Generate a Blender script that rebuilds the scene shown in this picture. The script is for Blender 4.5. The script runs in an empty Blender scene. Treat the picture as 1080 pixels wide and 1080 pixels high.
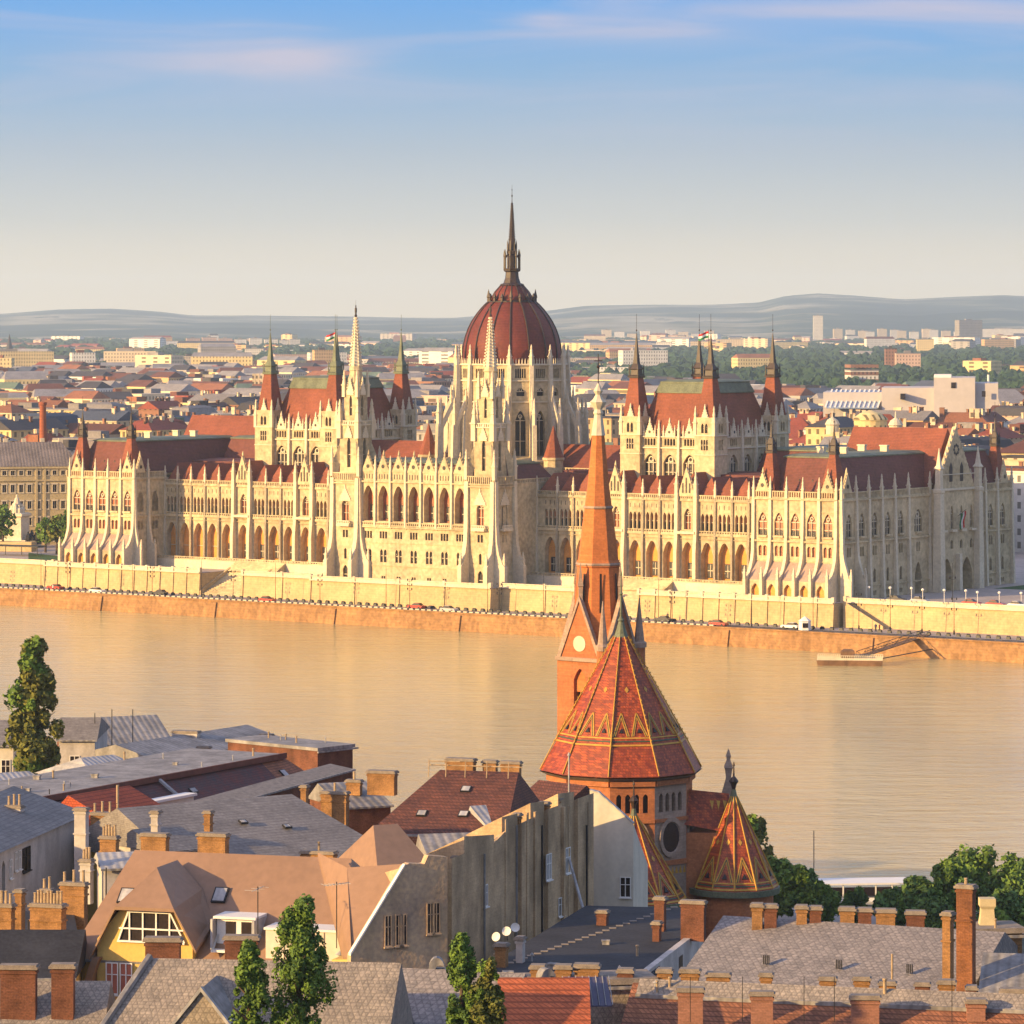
import bpy, math, random
from mathutils import Vector, Matrix
R=math.radians; PI=math.pi; rnd=random.Random(7)
S=bpy.context.scene; COL=S.collection
ORD=['first','second','third','fourth','fifth','sixth','seventh','eighth','ninth','tenth','eleventh','twelfth','thirteenth','fourteenth','fifteenth']
# ---------------- camera, sky, sun ----------------
HC=71.6; F0=4200.0
cd=bpy.data.cameras.new('camera'); cam=bpy.data.objects.new('camera',cd); COL.objects.link(cam); S.camera=cam
cam.location=(0,0,HC); cam.rotation_euler=(R(90),0,0); cd.lens=140; cd.sensor_width=36; cd.shift_y=-200/1080
cd.clip_start=1; cd.clip_end=60000
HAZE=4.7e-5
SUN_EL=13.0; SUN_AZ=62.0   # az: degrees to the left of straight-behind the camera
sv=Vector((-math.sin(R(SUN_AZ))*math.cos(R(SUN_EL)),-math.cos(R(SUN_AZ))*math.cos(R(SUN_EL)),math.sin(R(SUN_EL))))
sd=bpy.data.lights.new('sun','SUN'); so=bpy.data.objects.new('sun',sd); COL.objects.link(so)
sd.energy=5.0; sd.angle=R(0.6); sd.color=(1,.66,.27); so.rotation_euler=sv.to_track_quat('Z','Y').to_euler()
W=bpy.data.worlds.new('World'); S.world=W; W.use_nodes=True
nt=W.node_tree; nt.nodes.clear(); N=nt.nodes.new; L=nt.links.new
def mth(op,a,b=None,c=None,t=None,clamp=False):
    t=t or nt; n=t.nodes.new('ShaderNodeMath'); n.operation=op; n.use_clamp=clamp
    for i,v in enumerate((a,b,c)):
        if v is None: continue
        if isinstance(v,(int,float)): n.inputs[i].default_value=v
        else: t.links.new(v,n.inputs[i])
    return n.outputs[0]
def ramp(t,fac,stops,mode='LINEAR'):
    n=t.nodes.new('ShaderNodeValToRGB'); n.color_ramp.interpolation=mode; e=n.color_ramp.elements
    while len(e)>1: e.remove(e[-1])
    e[0].position=stops[0][0]; e[0].color=(*stops[0][1],1)
    for p,cc in stops[1:]:
        q=e.new(p); q.color=(*cc,1)
    t.links.new(fac,n.inputs[0]); return n.outputs[0]
def mix(t,fac,a,b,mode='MIX'):
    n=t.nodes.new('ShaderNodeMix'); n.data_type='RGBA'; n.blend_type=mode
    for i,v in ((0,fac),(6,a),(7,b)):
        if isinstance(v,(int,float)): n.inputs[i].default_value=v
        elif isinstance(v,tuple): n.inputs[i].default_value=(*v,1)
        else: t.links.new(v,n.inputs[i])
    return n.outputs[2]
sky=N('ShaderNodeTexSky'); sky.sky_type='NISHITA'; sky.sun_disc=False; sky.sun_elevation=R(SUN_EL); sky.sun_rotation=R(180+SUN_AZ)
sky.air_density=1.3; sky.dust_density=1.6
tc=N('ShaderNodeTexCoord'); sep=N('ShaderNodeSeparateXYZ'); L(tc.outputs['Generated'],sep.inputs[0])
el=mth('DIVIDE',sep.outputs[2],0.16,clamp=True)
low=ramp(nt,el,[(0,(1.0,.78,.47)),(.07,(.92,.77,.53)),(.16,(.62,.62,.57)),(.27,(.42,.51,.60)),(.40,(.22,.43,.70)),(.50,(.13,.39,.80)),(1,(.14,.37,.74))])
mp=N('ShaderNodeMapping'); mp.inputs['Scale'].default_value=(9,9,95); L(tc.outputs['Generated'],mp.inputs[0])
nz=N('ShaderNodeTexNoise'); nz.inputs['Scale'].default_value=1.0; nz.inputs['Detail'].default_value=5; nz.inputs['Distortion'].default_value=.6; L(mp.outputs[0],nz.inputs[0])
cl=mth('MULTIPLY',mth('SUBTRACT',nz.outputs[0],.46,clamp=True),mth('MULTIPLY',mth('SUBTRACT',sep.outputs[2],.035,clamp=True),55),clamp=True)
def blob(ax,ez,sx,sz,k):
    a=mth('DIVIDE',mth('SUBTRACT',sep.outputs[0],ax),sx); b=mth('DIVIDE',mth('SUBTRACT',sep.outputs[2],ez),sz)
    d=mth('ADD',mth('MULTIPLY',a,a),mth('MULTIPLY',b,b)); return mth('MULTIPLY',mth('POWER',2.718,mth('MULTIPLY',d,-1)),k)
bl=mth('ADD',blob(-.052,.0655,.013,.0038,.6),blob(.009,.0755,.007,.0016,.5)); bl=mth('ADD',bl,blob(-.075,.067,.035,.007,.4)); bl=mth('ADD',bl,blob(.09,.078,.05,.004,.5)); bl=mth('ADD',bl,blob(.04,.072,.03,.004,.35))
bl=mth('MULTIPLY',bl,mth('MULTIPLY_ADD',nz.outputs[0],1.6,.1))
cf=mth('ADD',cl,bl,clamp=True)
low=mix(nt,mth('MULTIPLY',cf,.8),low,(.62,.56,.66))
hf=mth('DIVIDE',mth('SUBTRACT',sep.outputs[2],.16),.4,clamp=True)
b1=N('ShaderNodeBackground'); L(low,b1.inputs[0]); b1.inputs[1].default_value=.53
b2=N('ShaderNodeBackground'); L(mix(nt,1.0,sky.outputs[0],(1.08,.90,1.04),'MULTIPLY'),b2.inputs[0]); b2.inputs[1].default_value=.22
ms=N('ShaderNodeMixShader'); L(hf,ms.inputs[0]); L(b1.outputs[0],ms.inputs[1]); L(b2.outputs[0],ms.inputs[2])
wo=N('ShaderNodeOutputWorld'); L(ms.outputs[0],wo.inputs[0])
S.view_settings.view_transform='Standard'; S.view_settings.look='None'; S.view_settings.exposure=0.95; S.view_settings.gamma=1
S.cycles.volume_step_rate=5; S.cycles.volume_bounces=1; S.cycles.max_bounces=6
# ---------------- materials ----------------
MATS={}
def mat(name,col,rough=.8,var=.15,vscale=.3,bump=0,bscale=2,metal=0,col2=None,wave=None,brick=None,spec=.3,coord='Object',streak=0,objvar=0,grid=None):
    """procedural principled: noise variation, optional courses (wave), bricks, window grid"""
    m=bpy.data.materials.new(name); m.use_nodes=True; t=m.node_tree; p=t.nodes['Principled BSDF']; MATS[name]=m
    p.inputs['Roughness'].default_value=rough; p.inputs['Metallic'].default_value=metal; p.inputs['Specular IOR Level'].default_value=spec
    tcn=t.nodes.new('ShaderNodeTexCoord'); co=tcn.outputs[coord]
    n=t.nodes.new('ShaderNodeTexNoise'); n.inputs['Scale'].default_value=vscale; n.inputs['Detail'].default_value=5; t.links.new(co,n.inputs[0])
    n2=t.nodes.new('ShaderNodeTexNoise'); n2.inputs['Scale'].default_value=vscale*9; n2.inputs['Detail'].default_value=3; t.links.new(co,n2.inputs[0])
    c2=col2 or tuple(min(1,x*(1-2.2*var)) for x in col)
    f=mth('MULTIPLY_ADD',mth('SUBTRACT',mth('MULTIPLY_ADD',n2.outputs[0],.5,mth('MULTIPLY',n.outputs[0],.5,t=t),t=t),.5,t=t),3.2,.5,t=t,clamp=True)
    c=mix(t,f,tuple(x*1.0 for x in c2),col); hgt=None
    if brick:
        b=t.nodes.new('ShaderNodeTexBrick'); b.inputs['Scale'].default_value=1
        b.inputs['Brick Width'].default_value=brick[0]; b.inputs['Row Height'].default_value=brick[1]; b.inputs['Mortar Size'].default_value=brick[2]
        b.inputs['Color1'].default_value=(1,1,1,1); b.inputs['Color2'].default_value=(*([brick[4]]*3),1); b.inputs['Mortar'].default_value=(*([brick[3]]*3),1)
        s=t.nodes.new('ShaderNodeSeparateXYZ'); t.links.new(co,s.inputs[0]); k=t.nodes.new('ShaderNodeCombineXYZ')
        t.links.new(mth('ADD',s.outputs[0],s.outputs[1],t=t),k.inputs[0]); t.links.new(s.outputs[2],k.inputs[1]); t.links.new(k.outputs[0],b.inputs[0])
        c=mix(t,1.0,c,b.outputs[0],'MULTIPLY'); hgt=b.outputs[0]
    if wave:   # (scale, direction, strength)
        w=t.nodes.new('ShaderNodeTexWave'); w.wave_type='BANDS'; w.bands_direction=wave[1]; w.inputs['Scale'].default_value=wave[0]; w.inputs['Distortion'].default_value=.4; t.links.new(co,w.inputs[0])
        c=mix(t,1.0,c,ramp(t,w.outputs[0],[(0,(1-wave[2],)*3),(.35,(1,1,1))]),'MULTIPLY'); hgt=w.outputs[0]
    if streak:
        mp=t.nodes.new('ShaderNodeMapping'); mp.inputs['Scale'].default_value=(.6,.6,.22); t.links.new(co,mp.inputs[0])
        s=t.nodes.new('ShaderNodeTexNoise'); s.inputs['Scale'].default_value=.9; s.inputs['Detail'].default_value=6; t.links.new(mp.outputs[0],s.inputs[0])
        c=mix(t,1.0,c,ramp(t,s.outputs[0],[(.38,(1-streak,)*3),(.58,(1,1,1))]),'MULTIPLY')
    if grid:   # window grid on far walls: (pitch, storey, colour)
        s=t.nodes.new('ShaderNodeSeparateXYZ'); t.links.new(co,s.inputs[0])
        u=mth('ADD',s.outputs[0],s.outputs[1],t=t)
        fu=mth('FRACT',mth('DIVIDE',u,grid[0],t=t),t=t); fz=mth('FRACT',mth('DIVIDE',s.outputs[2],grid[1],t=t),t=t)
        a=mth('MULTIPLY',mth('GREATER_THAN',fu,.32,t=t),mth('LESS_THAN',fu,.68,t=t),t=t)
        bq=mth('MULTIPLY',mth('GREATER_THAN',fz,.28,t=t),mth('LESS_THAN',fz,.78,t=t),t=t)
        c=mix(t,mth('MULTIPLY',a,bq,t=t),c,grid[2])
    if objvar:
        oi=t.nodes.new('ShaderNodeObjectInfo'); hs=t.nodes.new('ShaderNodeHueSaturation'); t.links.new(c,hs.inputs['Color'])
        t.links.new(mth('MULTIPLY_ADD',oi.outputs['Random'],objvar,1-objvar/2,t=t),hs.inputs['Value']); c=hs.outputs[0]
    t.links.new(c,p.inputs['Base Color'])
    if bump or hgt is not None:
        bp=t.nodes.new('ShaderNodeBump'); bp.inputs['Strength'].default_value=bump or .3; bp.inputs['Distance'].default_value=.12
        if hgt is not None: t.links.new(hgt,bp.inputs['Height'])
        else:
            nb=t.nodes.new('ShaderNodeTexNoise'); nb.inputs['Scale'].default_value=bscale; nb.inputs['Detail'].default_value=4; t.links.new(co,nb.inputs[0]); t.links.new(nb.outputs[0],bp.inputs['Height'])
        t.links.new(bp.outputs[0],p.inputs['Normal'])
    return m
STONE=mat('limestone',(.60,.48,.29),.85,.24,.12,.4,1.2)
STONE2=mat('pale_limestone',(.66,.57,.41),.85,.14,.2,.5,1.6)
APSTONE=mat('shade_tinted_apron_stone',(.44,.31,.24),.9,.2,.4,.4,1.5)  # pinkish-brown apron stone; shading under the flares put into its colour
TILE=mat('red_roof_tile',(.27,.08,.042),.75,.2,.25,.35,wave=(.9,'Z',.22))
TILEP=mat('brown_red_roof_tile',(.17,.055,.042),.75,.2,.15,.35,wave=(.9,'Z',.22))
DOMEM=mat('dome_red_sheet',(.17,.034,.02),.6,.22,.18,.2,wave=(.8,'Z',.12))
COPPER=mat('green_copper',(.16,.18,.11),.6,.25,.5,.2)
BRONZE=mat('dark_bronze',(.055,.035,.028),.5,.25,1,.2)
GLASS=mat('dark_window',(.03,.02,.02),.35,.3,.6,spec=.3)
WARM=mat('sunset_tinted_window',(.45,.11,.03),.4,.35,.35,spec=.5)  # orange of the reflected sunset put into the pane colour
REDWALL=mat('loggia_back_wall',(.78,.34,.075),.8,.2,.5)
PODIUM=mat('podium_stone',(.58,.43,.22),.9,.16,.15,.3,brick=(1.6,.55,.02,.72,.93))
QUAYW=mat('quay_wall_stone',(.44,.24,.10),.9,.22,.12,.5,brick=(1.4,.6,.03,.75,.88),streak=.2)
# ---------------- mesh helpers ----------------
class MB:
    def __init__(s): s.v=[]; s.f=[]; s.m=[]; s.ms=[]; s.cur=0; s.T=None
    def use(s,m):
        if m not in s.ms: s.ms.append(m)
        s.cur=s.ms.index(m); return s
    def add(s,pts,faces):
        b=len(s.v)
        for p in pts:
            p=Vector(p)
            if s.T is not None: p=s.T@p
            s.v.append(tuple(p))
        for f in faces: s.f.append([b+i for i in f]); s.m.append(s.cur)
    def poly(s,*pts): s.add(pts,[list(range(len(pts)))])
    def box(s,x0,x1,y0,y1,z0,z1,bottom=True):
        s.add([(x0,y0,z0),(x1,y0,z0),(x1,y1,z0),(x0,y1,z0),(x0,y0,z1),(x1,y0,z1),(x1,y1,z1),(x0,y1,z1)],
              [(0,1,5,4),(1,2,6,5),(2,3,7,6),(3,0,4,7),(4,5,6,7)]+([(3,2,1,0)] if bottom else []))
    def cbox(s,cx,cy,w,d,z0,z1): s.box(cx-w/2,cx+w/2,cy-d/2,cy+d/2,z0,z1)
    def ring(s,rings,cap=True,close=True):
        n=len(rings[0]); pts=[p for r in rings for p in r]; fs=[]
        for k in range(len(rings)-1):
            for i in range(n if close else n-1):
                j=(i+1)%n; fs.append((k*n+i,k*n+j,(k+1)*n+j,(k+1)*n+i))
        if cap: fs.append(list(range(n))[::-1]); fs.append([(len(rings)-1)*n+i for i in range(n)])
        s.add(pts,fs)
    def lathe(s,cx,cy,prof,n=12,rot=0,cap=True):
        s.ring([[(cx+r*math.cos(rot+2*PI*i/n),cy+r*math.sin(rot+2*PI*i/n),z) for i in range(n)] for r,z in prof],cap)
    def sq(s,cx,cy,prof,rot=PI/4): s.lathe(cx,cy,[(w/2*1.41421,z) for w,z in prof],4,rot)
    def tube(s,a,b,r,n=6,r2=None):
        a=Vector(a); b=Vector(b); d=(b-a).normalized(); u=d.orthogonal().normalized(); w=d.cross(u); r2=r if r2 is None else r2
        s.ring([[tuple(q+(u*math.cos(2*PI*i/n)+w*math.sin(2*PI*i/n))*rr) for i in range(n)] for q,rr in ((a,r),(b,r2))])
    def prism(s,pts,dx,dy,dz=0):   # extrude a polygon of 3d points
        n=len(pts); q=[(p[0]+dx,p[1]+dy,p[2]+dz) for p in pts]
        s.add(list(pts)+q,[list(range(n))[::-1],[n+i for i in range(n)]]+[(i,(i+1)%n,n+(i+1)%n,n+i) for i in range(n)])
    def mesh(s,name,m=None,smooth=False):
        me=bpy.data.meshes.new(name); me.from_pydata(s.v,[],s.f)
        for mm in (s.ms or [m]): me.materials.append(mm)
        if s.ms: me.polygons.foreach_set('material_index',s.m)
        if smooth: me.polygons.foreach_set('use_smooth',[True]*len(me.polygons))
        me.update(); return me
    def obj(s,name,m=None,parent=None,smooth=False,fix=True):
        me=s.mesh(name,m,smooth)
        o=bpy.data.objects.new(name,me); COL.objects.link(o)
        if parent is not None: o.parent=parent
        return o
def tag(o,label=None,cat=None,group=None,kind=None):
    if label: o['label']=label
    if cat: o['category']=cat
    if group: o['group']=group
    if kind: o['kind']=kind
    return o
def empty(name,loc,rz,label,cat,group=None):
    o=bpy.data.objects.new(name,None); COL.objects.link(o); o.location=loc; o.rotation_euler=(0,0,rz); o.empty_display_size=1
    return tag(o,label,cat,group)
def inst(name,me,parent,loc=(0,0,0),rz=0,sc=1):
    o=bpy.data.objects.new(name,me); COL.objects.link(o)
    if parent is not None: o.parent=parent
    o.location=loc; o.rotation_euler=(0,0,rz); o.scale=(sc if isinstance(sc,tuple) else (sc,sc,sc)); return o
def copy_tree(o,parent=None):
    c=o.copy(); COL.objects.link(c); c.parent=parent
    for ch in list(o.children): copy_tree(ch,c)
    return c
def P(px,py,Z): return ((px-540)/F0*Z, Z, HC-(py-340)/F0*Z)      # photo measurement -> world point at distance Z
def G(px,py,z):                                                   # ... -> world point at height z
    Z=(HC-z)*F0/(py-340); return ((px-540)/F0*Z, Z, z)
def pinnacle_mesh(nm,m,w=.16,full=True):
    b=MB(); b.sq(0,0,[(w,0),(w,.42)]); b.sq(0,0,[(w*1.35,.42),(w*1.35,.46)])
    b.sq(0,0,[(w*.95,.46),(w*.55,.66),(w*.75,.68),(w*.35,.84),(w*.5,.86),(.02,1)]); return b.mesh(nm,m)
PIN=pinnacle_mesh('pinnacle',STONE2)
# ---------------- terrain frame of the far bank ----------------
AL=R(36); CA,SA=math.cos(AL),math.sin(AL); DC=(0,985)
def B2W(x,y,z=0): return (CA*x+SA*y, DC[1]-SA*x+CA*y, z)
def sheet(name,pts,m,kind='structure'):
    b=MB(); b.poly(*pts); return tag(b.obj(name,m),kind=kind)
# ---------------- the parliament (z given above the river, shifted to its base at the end) ----------------
Z0=9.3
par=empty('parliament_building',(*DC,0),-AL,'long pale neo-gothic building on the far bank with red ribbed dome and many spires','parliament')
def frame(ox,oy,dx,dy):
    f=lambda u,d,z:(ox+dx*u+dy*d, oy+dy*u-dx*d, z)
    f.rz=math.atan2(dy,dx); return f
def arch(cu,w,zs,rise,n=8,p=1.7):
    return [(cu-w/2+w*i/n, zs+rise*max(0,1-abs(2*i/n-1)**p)) for i in range(n+1)]
def cell(b,F,u0,u1,z0,z1,cu,w,zb,zs,rise,dep,d=0,p=1.7):
    a=cu-w/2; c=cu+w/2; q=lambda u,z,dd=d:F(u,dd,z)
    if a>u0: b.poly(q(u0,z0),q(a,z0),q(a,z1),q(u0,z1))
    if c<u1: b.poly(q(c,z0),q(u1,z0),q(u1,z1),q(c,z1))
    if zb>z0: b.poly(q(a,z0),q(c,z0),q(c,zb),q(a,zb))
    ar=arch(cu,w,zs,rise,8 if rise else 1,p)
    for (x,z),(x2,z2) in zip(ar,ar[1:]):
        if z1-min(z,z2)>.01: b.poly(q(x,z),q(x2,z2),q(x2,z1),q(x,z1))
    lp=[(a,zb)]+ar+[(c,zb)]
    for (x,z),(x2,z2) in zip(lp,lp[1:]+lp[:1]): b.poly(q(x,z),q(x2,z2),q(x2,z2,d-dep),q(x,z,d-dep))
PANES={}
def pane(w,h,rise,style):
    k=(round(w,2),round(h,2),rise,style)
    if k in PANES: return PANES[k]
    b=MB(); ar=arch(0,w,h,rise,8 if rise else 1); top=h+rise
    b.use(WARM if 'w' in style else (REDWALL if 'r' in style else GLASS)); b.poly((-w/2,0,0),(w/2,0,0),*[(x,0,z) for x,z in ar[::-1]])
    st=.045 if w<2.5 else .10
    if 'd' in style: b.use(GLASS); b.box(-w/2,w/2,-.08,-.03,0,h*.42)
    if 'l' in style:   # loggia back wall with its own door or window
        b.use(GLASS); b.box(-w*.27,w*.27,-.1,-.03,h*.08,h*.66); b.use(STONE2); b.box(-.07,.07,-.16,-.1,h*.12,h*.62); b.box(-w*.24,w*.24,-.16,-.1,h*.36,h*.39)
    b.use(STONE2)
    n=int(style[-1]) if style[-1].isdigit() else 2
    for i in range(1,n):
        x=-w/2+w*i/n; b.box(x-st,x+st,-.32,-.03,0,h+(rise*.45 if rise else 0))
    if 't' in style and rise: # tracery ring
        r=w*.2; zc=h+rise*.42; pts=[]
        for rr,yy in ((r,-.3),(r*.62,-.3),(r*.62,-.04),(r,-.04)): pts.append([(rr*math.cos(2*PI*i/10),yy,zc+rr*math.sin(2*PI*i/10)) for i in range(10)])
        b.ring(pts+[pts[0]],cap=False)
        b.box(-w/2,w/2,-.24,-.04,h-.1,h+.08)
    if h>2.5 and 'l' not in style: b.box(-w/2,w/2,-.2,-.04,h*.5-.07,h*.5+.07)
    PANES[k]=b.mesh('window'); return PANES[k]
WIN=[];PINS=[]   # pending copies: (importance, mesh, loc, rz, scale, parent)
def win(par_,F,u,d,zb,w,h,rise,style,imp=1.0): WIN.append((w*(h+rise)*imp,pane(w,h,rise,style),F(u,d,zb),F.rz,1,par_))
def pin(par_,x,y,z,h,k=1,imp=1): PINS.append((h*imp,PIN,(x,y,z),0,(h*k,h*k,h),par_))
def row(b,F,cs,z0,z1,w,zb,zs,rise,dep,style,own,imp=1,sub=1,p=1.7,ends=None):
    """cells for every centre in cs; sub openings per bay"""
    es=ends or ([cs[0]-(cs[1]-cs[0])/2]+[(x+y)/2 for x,y in zip(cs,cs[1:])]+[cs[-1]+(cs[-1]-cs[-2])/2])
    for i,c in enumerate(cs):
        a,e=es[i],es[i+1]
        if sub==1:
            cell(b,F,a,e,z0,z1,c,w,zb,zs,rise,dep,0,p); win(own,F,c,-dep+.02,zb,w,zs-zb,rise,style,imp)
        else:
            g=w*1.32
            for k in range(sub):
                cc=c+(k-(sub-1)/2)*g
                l=a if k==0 else cc-g/2; r_=e if k==sub-1 else cc+g/2
                cell(b,F,l,r_,z0,z1,cc,w,zb,zs,rise,dep,0,p)
            tot=g*sub; win(own,F,c,-dep+.02,zb-.05,tot-.1,zs-zb+.05+rise,0,style+'1',imp)
def band(b,F,u0,u1,z,h=.35,d=.25):
    a,c=F(u0,d,z),F(u1,d,z); e,g=F(u1,-.2,z),F(u0,-.2,z)
    b.prism([a,c,e,g],0,0,h)
def finbutt(b,F,u,w,pts):
    b_=[F(u-w/2,d,z) for d,z in pts]; q=F(u+w/2,0,0); p0=F(u-w/2,0,0); b.prism(b_,q[0]-p0[0],q[1]-p0[1])
def parapet(b,F,u0,u1,z0,z1,step=.75,d=.12):
    a=[F(u0,d,z0),F(u1,d,z0),F(u1,d-.3,z0),F(u0,d-.3,z0)]; b.prism(a,0,0,.3)
    a=[F(u0,d,z1-.22),F(u1,d,z1-.22),F(u1,d-.3,z1-.22),F(u0,d-.3,z1-.22)]; b.prism(a,0,0,.22)
    n=max(1,int(abs(u1-u0)/step))
    for i in range(n+1):
        u=u0+(u1-u0)*i/n; a=[F(u-.13,d-.03,z0+.3),F(u+.13,d-.03,z0+.3),F(u+.13,d-.27,z0+.3),F(u-.13,d-.27,z0+.3)]; b.prism(a,0,0,z1-z0-.52)
def gable(b,F,c,w,z0,z1,d=.15,th=.7,eye=True):
    b.prism([F(c-w/2,d,z0),F(c+w/2,d,z0),F(c,d,z1)],*[x-y for x,y in zip(F(0,d-th,0),F(0,d,0))])
    n=6
    for sgn in (-1,1):
        for i in range(1,n):
            u=c+sgn*w/2*(1-i/n); z=z0+(z1-z0)*i/n; x,y,_=F(u,d-th/2,z); b.sq(x,y,[(.3,z-.1),(.34,z+.18),(.05,z+.42)])
    x,y,_=F(c,d-th/2,0); b.sq(x,y,[(.3,z1-.3),(.42,z1+.15),(.08,z1+1.1)])
    if eye:
        zc=z0+(z1-z0)*.32; r=w*.13; o=MB(); 
        pts=[F(c+r*math.cos(k*PI/5),d+.03,zc+r*math.sin(k*PI/5)) for k in range(10)]; b2=b.cur; b.use(GLASS); b.poly(*pts); b.cur=b2
def mansard(b,x0,x1,y0,y1,z0,z1,ins,m=TILEP,cap=COPPER,capz=.35,band_=0):
    b.use(m); r=lambda i,z:[(x0+i,y0+i,z),(x1-i,y0+i,z),(x1-i,y1-i,z),(x0+i,y1-i,z)]
    zb=z1-band_; ib=ins*(zb-z0)/(z1-z0); b.ring([r(0,z0),r(ib,zb)],cap=False)
    b.use(cap)
    if band_: b.ring([r(ib-.25,zb),r(ib-.25,zb+.25),r(ins-.1,z1)],cap=False)
    b.ring([r(ins-.2,z1),r(ins-.2,z1+capz),r(ins+1.5,z1+capz+.5)])
def turret_roof(x,y,z0,zr,z1,w,wt,tip,own,metal=BRONZE,name='corner_spire'):
    b=MB(); b.use(TILE); b.sq(x,y,[(w,z0),(wt,zr)]); o=b.obj(name,None,own)
    c=MB(); c.sq(x,y,[(wt*1.25,zr),(wt*1.3,zr+.5),(wt*.95,zr+.7),(wt*.8,zr+1.9),(wt*1.05,zr+2.1),(wt*.55,zr+3.4),(wt*.35,zr+(z1-zr)*.55),(.12,z1)])
    for k in range(4): 
        a=PI/4+k*PI/2; c.sq(x+wt*.75*math.cos(a),y+wt*.75*math.sin(a),[(.22,zr+.4),(.2,zr+2.3),(.02,zr+3.6)])
    c.lathe(x,y,[(.05,z1-.2),(.05,tip)],4); c.lathe(x,y,[(.02,z1+.4),(.22,z1+.7),(.02,z1+1)],6)
    c.obj('spire_cap',metal,o); return o
def pts_fin(d0=.5): return [(0,31.8),(.45,31.8),(.55,25),(.75,20),(1.05,18.2),(1.8,16.2),(3.0,14.4),(4.3,13.8),(4.3,9.3),(0,9.3)]
FF=lambda y:frame(0,y,1,0)
def wall_body(b,x0,x1,y0,y1,z0,z1,front=False):
    """sides and back and top of a block, its front left to the bay cells"""
    b.poly((x1,y0,z0),(x1,y1,z0),(x1,y1,z1),(x1,y0,z1)); b.poly((x1,y1,z0),(x0,y1,z0),(x0,y1,z1),(x1,y1,z1)); b.poly((x0,y1,z0),(x0,y0,z0),(x0,y0,z1),(x0,y1,z1)); b.poly((x0,y0,z1),(x1,y0,z1),(x1,y1,z1),(x0,y1,z1))
    if front: b.poly((x0,y0,z0),(x1,y0,z0),(x1,y0,z1),(x0,y0,z1))
ROWS4=[(13.6,17.9,.55,14.9,16.6,.3,.5,'1',2),(17.9,22.2,.95,18.9,20.9,.35,.5,'w1',2),(22.2,31.9,2.4,23.4,26.6,2.1,.5,'wdt2',1)]
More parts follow.
